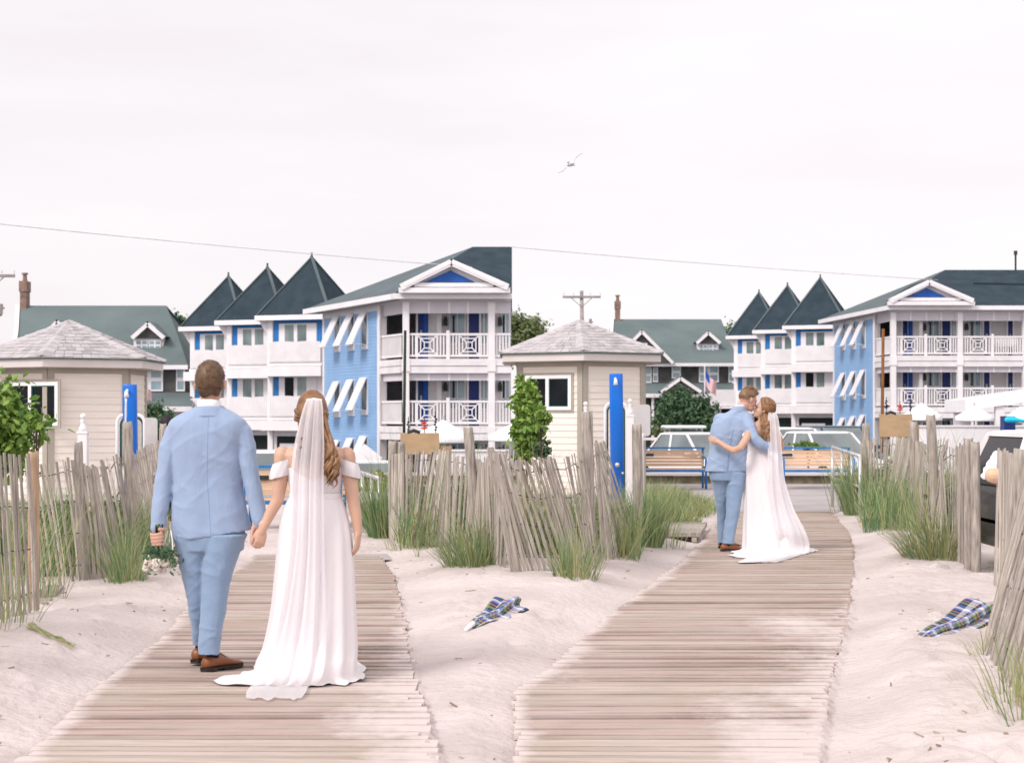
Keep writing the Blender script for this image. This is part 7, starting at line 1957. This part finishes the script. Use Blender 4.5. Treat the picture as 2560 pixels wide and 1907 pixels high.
def bouquet():
    Y0 = 9.95; Q = lambda px, py, dy=0.0: P(px, py, Y0 + dy)
    T = thing('bouquet', 'bouquet of cream roses and dark leaves hanging upside down from the man\'s hand', 'bouquet', Q(397,1390,-0.1)); rr = random.Random(6)
    top = Q(398,1316,-0.115); gr = Q(396,1346,-0.105); hd = Q(392,1382,-0.09)
    M['stem'] = mat('dark_stem', (0.012,0.022,0.010), 0.6, 0.3, 30)
    M['stem_l'] = mat('pale_stem', (0.30,0.38,0.16), 0.6, 0.2, 30)
    for i in range(16):
        a = rr.uniform(0, 6.28); r_ = 0.017*math.sqrt(rr.random()); o = V((r_*math.cos(a), r_*math.sin(a), 0)); mb = MB()
        mb.tube([top + o*1.35 + V((0,0,rr.uniform(-0.012,0.02))), gr + o, hd + o*2.5], 0.0042, 6); mb.build('stem', M['stem_l'] if i % 5 == 0 else M['stem'], T)
    M['rose'] = ramp_mat('cream_rose', [(0.80,0.72,0.62),(0.84,0.78,0.72),(0.78,0.62,0.52),(0.83,0.80,0.78)], 0.6, 0.2, 0.2, 0.2, 10)
    for (px, py, dy, r_) in ((372,1407,-0.10,0.036),(392,1405,-0.13,0.040),(390,1418,-0.11,0.034),(412,1404,-0.11,0.040),(428,1390,-0.08,0.033),(366,1420,-0.07,0.030),(405,1424,-0.06,0.033),(425,1410,-0.05,0.032),(380,1392,-0.06,0.030),(438,1404,-0.06,0.024)):
        c = Q(px, py, dy); mb = MB()
        for ring, n, tilt in ((0.25, 3, 0.2), (0.55, 5, 0.5), (0.9, 6, 0.95)):
            for k in range(n):
                a = 6.28*k/n + ring*4; d = V((math.cos(a)*ring, -0.5 + 0.4*ring*rr.random(), -0.2 + math.sin(a)*ring)).normalized()
                mb.ell(c + d*r_*ring*0.62, (r_*0.55, r_*0.55, r_*0.20), rot_to(d + V((0,-0.5*(1-tilt),-0.3))), 10, 6)
        mb.build('flower', M['rose'], T, True)
    mb = MB()
    for i in range(150):
        px = rr.gauss(402, 19); py = rr.gauss(1384, 15) ; 
        if py < 1366: continue
        c = Q(px, py, -0.10 + rr.uniform(-0.06, 0.06)); leaf(mb, c, V((rr.gauss(0,.6), -1, rr.gauss(0,.6))), rr.uniform(0.014, 0.030), rr, 0, 0.45)
    for i in range(26):
        px = rr.choice((rr.uniform(425,452), rr.uniform(358,376), rr.uniform(375,395))); py = rr.uniform(1385, 1436)
        leaf(mb, Q(px, py, -0.12 + rr.uniform(-0.05, 0.05)), V((rr.gauss(0,.6), -1, rr.gauss(0,.5))), rr.uniform(0.012, 0.024), rr, 0, 0.4)
    mb.build('leaves', M['conifer'], T)
    mb = MB(); mb.tube([Q(420,1392,-0.1), Q(432,1375,-0.12), Q(431,1350,-0.11), Q(427,1325,-0.1)], [0.004,0.005,0.004,0.003], 6); mb.build('ribbon', M['shirt'], T, True)
bouquet()

# ================================================================== the kissing couple (right half)
def groom_kissing():
    Y0 = 18.75; S = Y0/F; Q = lambda px, py, dy=0.0: P(px, py, Y0 + dy); hw = lambda p: p*S
    T = thing('person', 'man in light blue suit bending to kiss the bride beside him', 'person', (Q(1825,1370).x, Y0, 0))
    rotH = Matrix.Rotation(R(-68), 3, 'Z') @ Matrix.Rotation(R(-20), 3, 'X')
    mb = MB(); hc = Q(1871, 997, 0.0)
    head(mb, hc, rotH, 1.02, Q(1846,1030,0.0), 0.060)
    mb.capsule([Q(1843,1050), Q(1826,1110,0.01), Q(1820,1180)], [0.08, 0.085, 0.10], 18)
    mb.capsule([Q(1860,1050,-0.05), Q(1882,1100,-0.16), Q(1912,1116,-0.15), Q(1926,1112,-0.13)], [0.05,0.04,0.033,0.028], 14)
    mb.capsule([Q(1802,1050,0.06), Q(1808,1110,0.16), Q(1850,1125,0.20), Q(1862,1125,0.18)], [0.05,0.04,0.033,0.028], 14)
    hand(mb, Q(1925,1112,-0.14), (1,0.1,0.25), (0,1,0.1), 1, (12,18,14), 1.0, 0.8); hand(mb, Q(1862,1125,0.18), (1,-0.2,0), (0,-1,0), -1, (12,18,14), 1.0, 0.8)
    mb.capsule([Q(1804,1195,0.03), Q(1804,1270,0.12), Q(1805,1355,0.17)], [0.055,0.035,0.028], 12); mb.capsule([Q(1838,1195,-0.02), Q(1833,1270,-0.065), Q(1821,1360,-0.07)], [0.06,0.045,0.032], 12)
    b = mb.build('body', M['skin'], T); remesh(b, 0.0052, 2); face_bits(b, hc, rotH, 1.02)
    def keep(l):
        hl = -0.45
        if l.y > 0.05: hl = lerp(-0.30, 0.50, sstep(0.05, 0.62, l.y))
        if abs(l.x) > 0.80 and -0.25 < l.y < 0.30: hl = max(hl, 0.0)
        return clamp((l.z - hl)*3.0, -1, 1)
    mb = MB(); hcc = hc + rotH @ V((0,-0.008,0.014)); shell(mb, hcc, (0.080,0.102,0.106), rotH, keep, 56, 40, 0.014)
    def keep2(l): return keep(l)*(0.6 + 1.6*sstep(0.35, 0.9, l.z) + 0.6*sstep(0.2, 0.6, l.y))
    hair_cap(mb, hcc, (0.085,0.108,0.113), rotH, keep2, random.Random(4), 4200, 0.024, 0.0026, lambda l: V((0.2, 0.6, -0.9)) if l.z < 0.45 else V((0.3*math.sin(l.x*5), 1.0, 0.35)), 0.55)
    mb.build('hair', M['hair_sand'], T, True)
    mb = MB(); eloft(mb, [(Q(1846+o, py, -0.008), (hw(a),0,0), (0,hw(b_),-0.010)) for o, py, a, b_ in ((0,1028,15.5,15),(3,1021,14.5,14),(6,1014,13.8,13.2),(6,1014.5,12.5,12))], 28, False); mb.build('shirt_collar', M['shirt'], T, True)
    mb = MB()
    rows = [(1847,1022,16.5,16.5),(1845,1029,25,20),(1840,1040,42,24),(1835,1052,50,29),(1829,1075,52,31),(1825,1100,50,30),(1822,1125,48,28),(1819,1150,51,31),(1816,1178,55,34)]
    rr = smooth_rows([list(r) for r in rows], 34); rings = []
    for i, (cx, py, a, d_) in enumerate(rr):
        t = i/34; c = Q(cx, py); ring = []
        for k in range(56):
            th = 2*math.pi*k/56; ca, sa = math.cos(th), math.sin(th); f = 1 + 0.012*math.sin(6*th+5*t)*t + 0.012*math.sin(9*th+2*t)
            sp = 1 - 0.06*math.exp(-((ca+0.05)/0.16)**2)*(1 if sa < 0 else 0)
            ring.append(c + V((hw(a)*f*(abs(ca)**0.9)*(1 if ca > 0 else -1), hw(d_)*f*sp*(abs(sa)**0.9)*(1 if sa > 0 else -1), 0)))
        rings.append(ring)
    mb.loft(rings)
    arm_sleeve(mb, [Q(1862,1047,-0.03), Q(1874,1072,-0.11), Q(1884,1096,-0.17), Q(1902,1111,-0.165), Q(1922,1118,-0.14)], [0.085,0.076,0.066,0.060,0.054])
    arm_sleeve(mb, [Q(1800,1050,0.05), Q(1802,1085,0.12), Q(1810,1115,0.18), Q(1835,1122,0.21), Q(1856,1125,0.19)], [0.080,0.070,0.060,0.054,0.050])
    mb.ell(Q(1860,1049,-0.03), (0.085,0.09,0.07)); mb.ell(Q(1803,1048,0.02), (0.09,0.085,0.07))
    j = mb.build('jacket', M['suit'], T); remesh(j, 0.0085, 3); wrinkle(j, 31, 0.009)
    mb = MB(); eloft(mb, [(Q(1845+o, py, -0.008), (hw(a),0,0), (0,hw(b_),-0.012)) for o, py, a, b_ in ((0,1031,19.5,18),(1,1027,18.6,17.6),(3,1021,17.5,17),(4,1017,16.6,16),(4,1017.4,15,14.6))], 32, False); mb.build('lapel_collar', M['suit'], T, True)
    mb = MB(); mb.tube([Q(1842,1044,-0.112), Q(1832,1080,-0.136), Q(1824,1120,-0.126), Q(1818,1176,-0.150)], 0.002, 5); mb.build('back_seam', M['seam'], T)
    mb = MB(); 
    def leg(rows):
        rs = smooth_rows([list(r) for r in rows], 26); eloft(mb, [(Q(cx, py, dy), (hw(a),0,0), (0,hw(b_),0)) for cx, py, a, b_, dy in rs], 28)
    eloft(mb, [(Q(1819,1140), (hw(42),0,0), (0,hw(26),0)), (Q(1818,1175), (hw(46),0,0), (0,hw(31),0)), (Q(1820,1200), (hw(44),0,0), (0,hw(29),0))], 32)
    leg([(1799,1180,27,30,0.02),(1801,1210,21,24,0.05),(1804,1255,15.5,18,0.10),(1804,1290,12.5,15,0.14),(1804,1330,11.5,14,0.17),(1805,1357,11.5,14,0.17)])
    leg([(1842,1180,24,30,-0.02),(1839,1210,21.5,25,-0.04),(1835,1250,19,20,-0.06),(1830,1290,16.5,17,-0.07),(1824,1330,15,16,-0.07),(1820,1358,14.5,16,-0.07)])
    t_ = mb.build('trousers', M['trouser'], T); remesh(t_, 0.008, 3); wrinkle(t_, 43, 0.008)
    shoe(T, V((PX(1803, GY(1379)), GY(1379), 0)), (0.95,0.32), 0.30); shoe(T, V((PX(1798, GY(1371)), GY(1371), 0)), (0.9,0.42), 0.30)
    mb = MB(); mb.capsule([Q(1820,1352,-0.07), Q(1818,1366,-0.07)], 0.040, 12); mb.build('sock', M['sock'], T, True)
    mb = MB(); mb.capsule([Q(1805,1352,0.17), Q(1808,1362,0.18)], 0.036, 12); mb.build('sock', M['sock'], T, True)
    return T
groom_kissing()

def bride_kissing():
    Y0 = 18.72; S = Y0/F; Q = lambda px, py, dy=0.0: P(px, py, Y0 + dy); hw = lambda p: p*S
    T = thing('person', 'bride in white gown and veil kissing the man, arm round his back', 'person', (Q(1905,1370).x, Y0, 0))
    rotH = Matrix.Rotation(R(80), 3, 'Z') @ Matrix.Rotation(R(16), 3, 'X')
    mb = MB(); hc = Q(1910, 1022, 0.02)
    head(mb, hc, rotH, 0.96, Q(1903,1062,0.0), 0.046, True)
    eloft(mb, [(Q(cx, py, dy), (hw(a),0,0), (0,hw(b_),0)) for cx, py, a, b_, dy in ((1904,1052,11,11,0),(1903,1058,22,15,0),(1902,1065,34,19,0),(1900,1076,37,22,0),(1898,1092,32,20.5,0),(1896,1110,26.5,18,0),(1894,1128,24,16.5,0),(1896,1150,29,19,0))], 30)
    mb.capsule([Q(1876,1072,-0.06), Q(1866,1096,-0.20), Q(1850,1120,-0.27), Q(1834,1126,-0.28)], [0.046,0.044,0.040,0.038], 16)
    mb.capsule([Q(1834,1126,-0.28), Q(1815,1117,-0.25), Q(1796,1104,-0.20)], [0.038,0.033,0.026], 14)
    hand(mb, Q(1797,1105,-0.20), (-0.9,0.25,0.45), (0.1,1,0.0), 1, (22,26,20), 0.92, 0.7)
    mb.capsule([Q(1934,1070,0.0), Q(1949,1098,-0.02), Q(1952,1118,0.05), Q(1935,1120,0.2)], [0.045,0.040,0.038,0.03], 14)
    hand(mb, Q(1935,1120,0.2), (-1,0.2,0.1), (0,-1,0), 1, (20,25,18), 0.92, 0.7)
    mb.capsule([Q(1890,1150), Q(1890,1260), Q(1890,1370)], [0.08,0.055,0.035], 12); mb.capsule([Q(1905,1150), Q(1908,1260), Q(1910,1372)], [0.08,0.055,0.035], 12)
    b = mb.build('body', M['skin2'], T); remesh(b, 0.0052, 2); face_bits(b, hc, rotH, 0.96)
    mb = MB(); rr = smooth_rows([[1898,1090,34.5,23.5],[1897,1100,32,23],[1895,1115,29.5,22],[1894,1130,28,21],[1896,1150,34,25]], 16); rings = []
    for i, (cx, py, a, b_) in enumerate(rr):
        t = i/16; rings.append([Q(cx, py) + V((hw(a)*math.cos(th), hw(b_)*math.sin(th), (-0.05*max(0, 1-abs(math.cos(th))/0.8) if math.sin(th) < 0 else 0.02)*(1-t)**2)) for th in (2*math.pi*k/56 for k in range(56))])
    mb.loft(rings, False); mb.build('dress_bodice', M['dress'], T, True)
    mb = MB(); rings = []
    for u in (0, 0.25, 0.5, 0.75, 1.0):
        c = Q(1872 - 5*u, 1078 + 9*u, -0.09 - 0.06*u); rings.append([c + V((0.054*(1+0.1*math.sin(3.14*u))*math.cos(th), 0.050*math.sin(th), 0.012*math.cos(th))) for th in (2*math.pi*k/24 for k in range(24))])
    mb.loft(rings, False); mb.build('sleeve', M['dress'], T, True)
    def fl(px, py): y = GY(py); return (PX(px, y), y)
    z_ = lambda py: PZ(py, Y0)
    rows = [(Q(1894,0).x, Y0, z_(1132), hw(29), hw(22), 0.01), (Q(1898,0).x, Y0, z_(1150), hw(37), hw(28), 0.02), (Q(1906,0).x, Y0-0.02, z_(1190), hw(47), hw(36), 0.035), (Q(1914,0).x, Y0-0.03, z_(1240), hw(55), hw(44), 0.05),
            (Q(1922,0).x, Y0-0.05, z_(1300), hw(65), hw(52), 0.055), (Q(1930,0).x, Y0-0.08, 0.10, hw(76), hw(62), 0.06), (Q(1932,0).x, Y0-0.09, 0.045, hw(79), hw(66), 0.055)]
    fl_ = [fl(x, y) for x, y in ((2022,1382),(2000,1388),(1972,1392),(1945,1400),(1915,1405),(1880,1409),(1850,1410),(1842,1405),(1868,1397),(1840,1394),(1816,1390),(1836,1385),(1856,1376),(1880,1362),(1930,1354),(1980,1358),(2010,1370))]
    pleated('dress_skirt', M['dress'], T, rows, 200, 56, 13, fl_, 5)
    def keep(l):
        hl = -0.6
        if l.y > 0.15: hl = lerp(-0.45, 0.62, sstep(0.15, 0.75, l.y))
        return clamp((l.z - hl)*3, -1, 1)
    mb = MB(); hr_ = (0.080,0.104,0.108); hcc = hc + rotH @ V((0,-0.010,0.012)); shell(mb, hcc, hr_, rotH, keep, 56, 40, 0.020)
    rr = random.Random(18)
    for i in range(70):
        a = rr.uniform(-2.4, 2.4); pts = []; l0 = rr.uniform(0.05, 0.5)
        for t in (0, 0.33, 0.66, 1.0):
            lat = lerp(l0, 1.35, t); ph = R(-90) + a*(1 - 0.45*t); l = V((math.sin(lat)*math.cos(ph), math.sin(lat)*math.sin(ph), math.cos(lat)))
            pts.append(hcc + rotH @ V((l.x*hr_[0]*1.13, l.y*hr_[1]*1.13, l.z*hr_[2]*1.13)))
        lock(mb, pts, 0.0085, 0.003, 1.0, rr.random()*6, 6)
    for i in range(34):
        x0 = rr.uniform(1900, 1932); top = Q(x0, rr.uniform(1026, 1044), rr.uniform(-0.10, -0.02)); e = rr.uniform(1084, 1110); xe = rr.uniform(1906, 1924)
        lock(mb, [top, Q(lerp(x0,xe,0.5)+rr.uniform(-3,3), lerp(1042,e,0.35), -0.13), Q(xe+rr.uniform(-3,3), lerp(1042,e,0.7), -0.15), Q(xe, e, -0.15+rr.uniform(-.02,.02))], rr.uniform(0.008, 0.014), rr.uniform(0.010, 0.020), rr.uniform(1.6, 2.6), rr.random()*6)
    mb.build('hair', M['hair_blonde'], T, True)
    rows = [(1931,1031,Y0-0.07,9,0.01,0.2),(1933,1045,Y0-0.12,13,0.02,0.6),(1935,1080,Y0-0.165,16,0.02,1.0),(1938,1136,Y0-0.185,18,0.02,1.3),(1941,1200,Y0-0.20,22,0.02,1.5),(1953,1270,Y0-0.24,32,0.02,1.5),(1970,1330,Y0-0.32,45,0.02,1.3),(1978,1370,GY(1384)+0.05,46,0.01,0.9),(1965,1388,GY(1388),44,0,0.6),(1935,1398,GY(1398),42,0,0.5),(1900,1408,GY(1409),40,0,0.4)]
    veil(T, rows, 56, 100, 7, 0.014, 2.0)
    return T
bride_kissing()

# half-hidden bystander behind the fence post, left of the walking man
def bystander():
    Y0 = 23.5; Q = lambda px, py, dy=0.0: P(px, py, Y0 + dy)
    T = thing('person', 'dark haired bystander half hidden behind the man holding the bouquet', 'person', (Q(428,1150).x, Y0, 0))
    mb = MB(); hc = Q(417, 1062); head(mb, hc, Matrix.Rotation(R(60), 3, 'Z'), 1.0, Q(424,1098), 0.055)
    mb.capsule([Q(428,1105), Q(428,1150), Q(428,1200)], [0.13,0.15,0.14], 16)
    mb.capsule([Q(415,1108), Q(388,1110,-0.05), Q(377,1120,-0.08)], [0.055,0.055,0.05], 12); mb.capsule([Q(377,1120,-0.08), Q(396,1142,-0.15)], [0.048,0.032], 12); hand(mb, Q(400,1142,-0.15), (0.6,-0.1,-0.8), (0,-1,0), 1, (30,30,20))
    mb.capsule([Q(440,1108), Q(452,1140), Q(455,1165)], [0.055,0.045,0.032], 12); hand(mb, Q(455,1165), (0,0,-1), (-1,0,0), 1)
    mb.capsule([Q(421,1200), Q(420,1240), Q(420,1295)], [0.08,0.06,0.04], 12); mb.capsule([Q(436,1200), Q(437,1240), Q(437,1295)], [0.08,0.06,0.04], 12)
    b = mb.build('body', M['skin_dark'], T); remesh(b, 0.008, 2); face_bits(b, hc, Matrix.Rotation(R(60), 3, 'Z'))
    mb = MB(); shell(mb, hc + V((0,0,0.012)), (0.084,0.104,0.108), Matrix.Rotation(R(60), 3, 'Z'), lambda l: clamp((l.z - lerp(-0.3, 0.5, sstep(0.1, 0.7, l.y)))*3, -1, 1), 40, 28, 0.02); mb.build('hair', mat('black_hair', (0.015,0.012,0.014), 0.6, 0.2, 20), T, True)
    mb = MB(); eloft(mb, [(Q(428,py), (a,0,0), (0,b_,0)) for py, a, b_ in ((1098,0.09,0.08),(1106,0.17,0.11),(1130,0.19,0.14),(1170,0.18,0.14),(1205,0.19,0.15))], 28); mb.build('shirt', mat('grey_shirt', (0.20,0.20,0.22), 0.85, 0.1), T, True)
    mb = MB()
    for px in (420, 437): mb.tube([Q(px,1195), Q(px,1240), Q(px,1290)], [0.10,0.085,0.07], 14)
    mb.build('trousers', mat('dark_trousers', (0.03,0.03,0.04), 0.85, 0.1), T, True)
    shoe(T, Q(420,1300) * V((1,1,0)) if False else V((Q(420,1300).x, Y0-0.05, 0)), (0.3,1)); shoe(T, V((Q(437,1300).x, Y0-0.05, 0)), (0.3,1))
bystander()
# ------------------------------------------------------------------ camera, light, sky
cam = bpy.data.cameras.new('camera'); co = bpy.data.objects.new('camera', cam); COL.objects.link(co)
co.location = (0, 0, HC); co.rotation_euler = (R(90), 0, 0)
cam.sensor_width = 36.0; cam.sensor_fit = 'HORIZONTAL'; cam.lens = F/2560*36
cam.shift_y = (HZ - 953.5)/2560; cam.clip_end = 5000; cam.clip_start = 0.1
cam.dof.use_dof = True; cam.dof.focus_distance = 13.0; cam.dof.aperture_fstop = 5.6
SC.camera = co
SUN_EL, SUN_AZ = 42.0, 228.0        # azimuth clockwise from +Y: light from behind the camera, a little to its left
sun = bpy.data.lights.new('sun', 'SUN'); sun.energy = 1.75; sun.angle = R(18); sun.color = (1.0, 0.955, 0.91)
so = bpy.data.objects.new('sun', sun); COL.objects.link(so)
az, el = R(SUN_AZ), R(SUN_EL)
dirv = V((math.sin(az)*math.cos(el), math.cos(az)*math.cos(el), math.sin(el)))
so.rotation_euler = dirv.to_track_quat('Z', 'Y').to_euler(); so.location = dirv*50
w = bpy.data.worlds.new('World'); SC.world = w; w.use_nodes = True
N = w.node_tree.nodes; L = w.node_tree.links
bg = N['Background']; out = N['World Output']
sky = N.new('ShaderNodeTexSky'); sky.sky_type = 'NISHITA'; sky.sun_disc = False
sky.sun_elevation = R(SUN_EL); sky.sun_rotation = R(SUN_AZ)
L.new(sky.outputs[0], bg.inputs['Color']); bg.inputs['Strength'].default_value = 0.12
tc = N.new('ShaderNodeTexCoord'); mp = N.new('ShaderNodeMapping'); mp.inputs['Scale'].default_value = (1.6, 1.6, 9.0)
L.new(tc.outputs['Generated'], mp.inputs['Vector'])
n1 = N.new('ShaderNodeTexNoise'); n1.inputs['Scale'].default_value = 2.2; n1.inputs['Detail'].default_value = 5; n1.inputs['Roughness'].default_value = 0.55
L.new(mp.outputs[0], n1.inputs['Vector'])
cr = N.new('ShaderNodeValToRGB'); e = cr.color_ramp.elements
e[0].position = 0.33; e[0].color = (0.715,0.668,0.688,1); e[1].position = 0.68; e[1].color = (0.755,0.722,0.735,1)
L.new(n1.outputs['Fac'], cr.inputs['Fac'])
# thinner, brighter overcast towards +X
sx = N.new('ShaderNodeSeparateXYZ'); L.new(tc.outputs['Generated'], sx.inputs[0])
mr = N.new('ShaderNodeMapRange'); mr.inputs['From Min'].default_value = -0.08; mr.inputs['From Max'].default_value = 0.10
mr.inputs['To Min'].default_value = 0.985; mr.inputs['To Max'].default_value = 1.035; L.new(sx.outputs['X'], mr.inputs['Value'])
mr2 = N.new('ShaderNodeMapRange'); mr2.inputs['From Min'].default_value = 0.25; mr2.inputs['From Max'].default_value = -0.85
mr2.inputs['To Min'].default_value = 1.0; mr2.inputs['To Max'].default_value = 1.6; L.new(sx.outputs['Y'], mr2.inputs['Value'])  # sky strength raised behind the camera to brighten the facades
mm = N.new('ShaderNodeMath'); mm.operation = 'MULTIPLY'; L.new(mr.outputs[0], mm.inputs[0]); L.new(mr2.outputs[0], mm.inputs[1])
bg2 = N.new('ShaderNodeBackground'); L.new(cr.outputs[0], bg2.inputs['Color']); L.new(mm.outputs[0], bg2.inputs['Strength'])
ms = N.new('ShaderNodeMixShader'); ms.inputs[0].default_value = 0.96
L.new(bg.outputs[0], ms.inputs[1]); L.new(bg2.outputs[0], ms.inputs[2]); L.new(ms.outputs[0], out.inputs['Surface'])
SC.view_settings.view_transform = 'Standard'; SC.view_settings.look = 'None'; SC.view_settings.exposure = 0.45; SC.view_settings.gamma = 1.0
SC.cycles.max_bounces = 8; SC.cycles.transparent_max_bounces = 16; SC.cycles.use_denoising = True
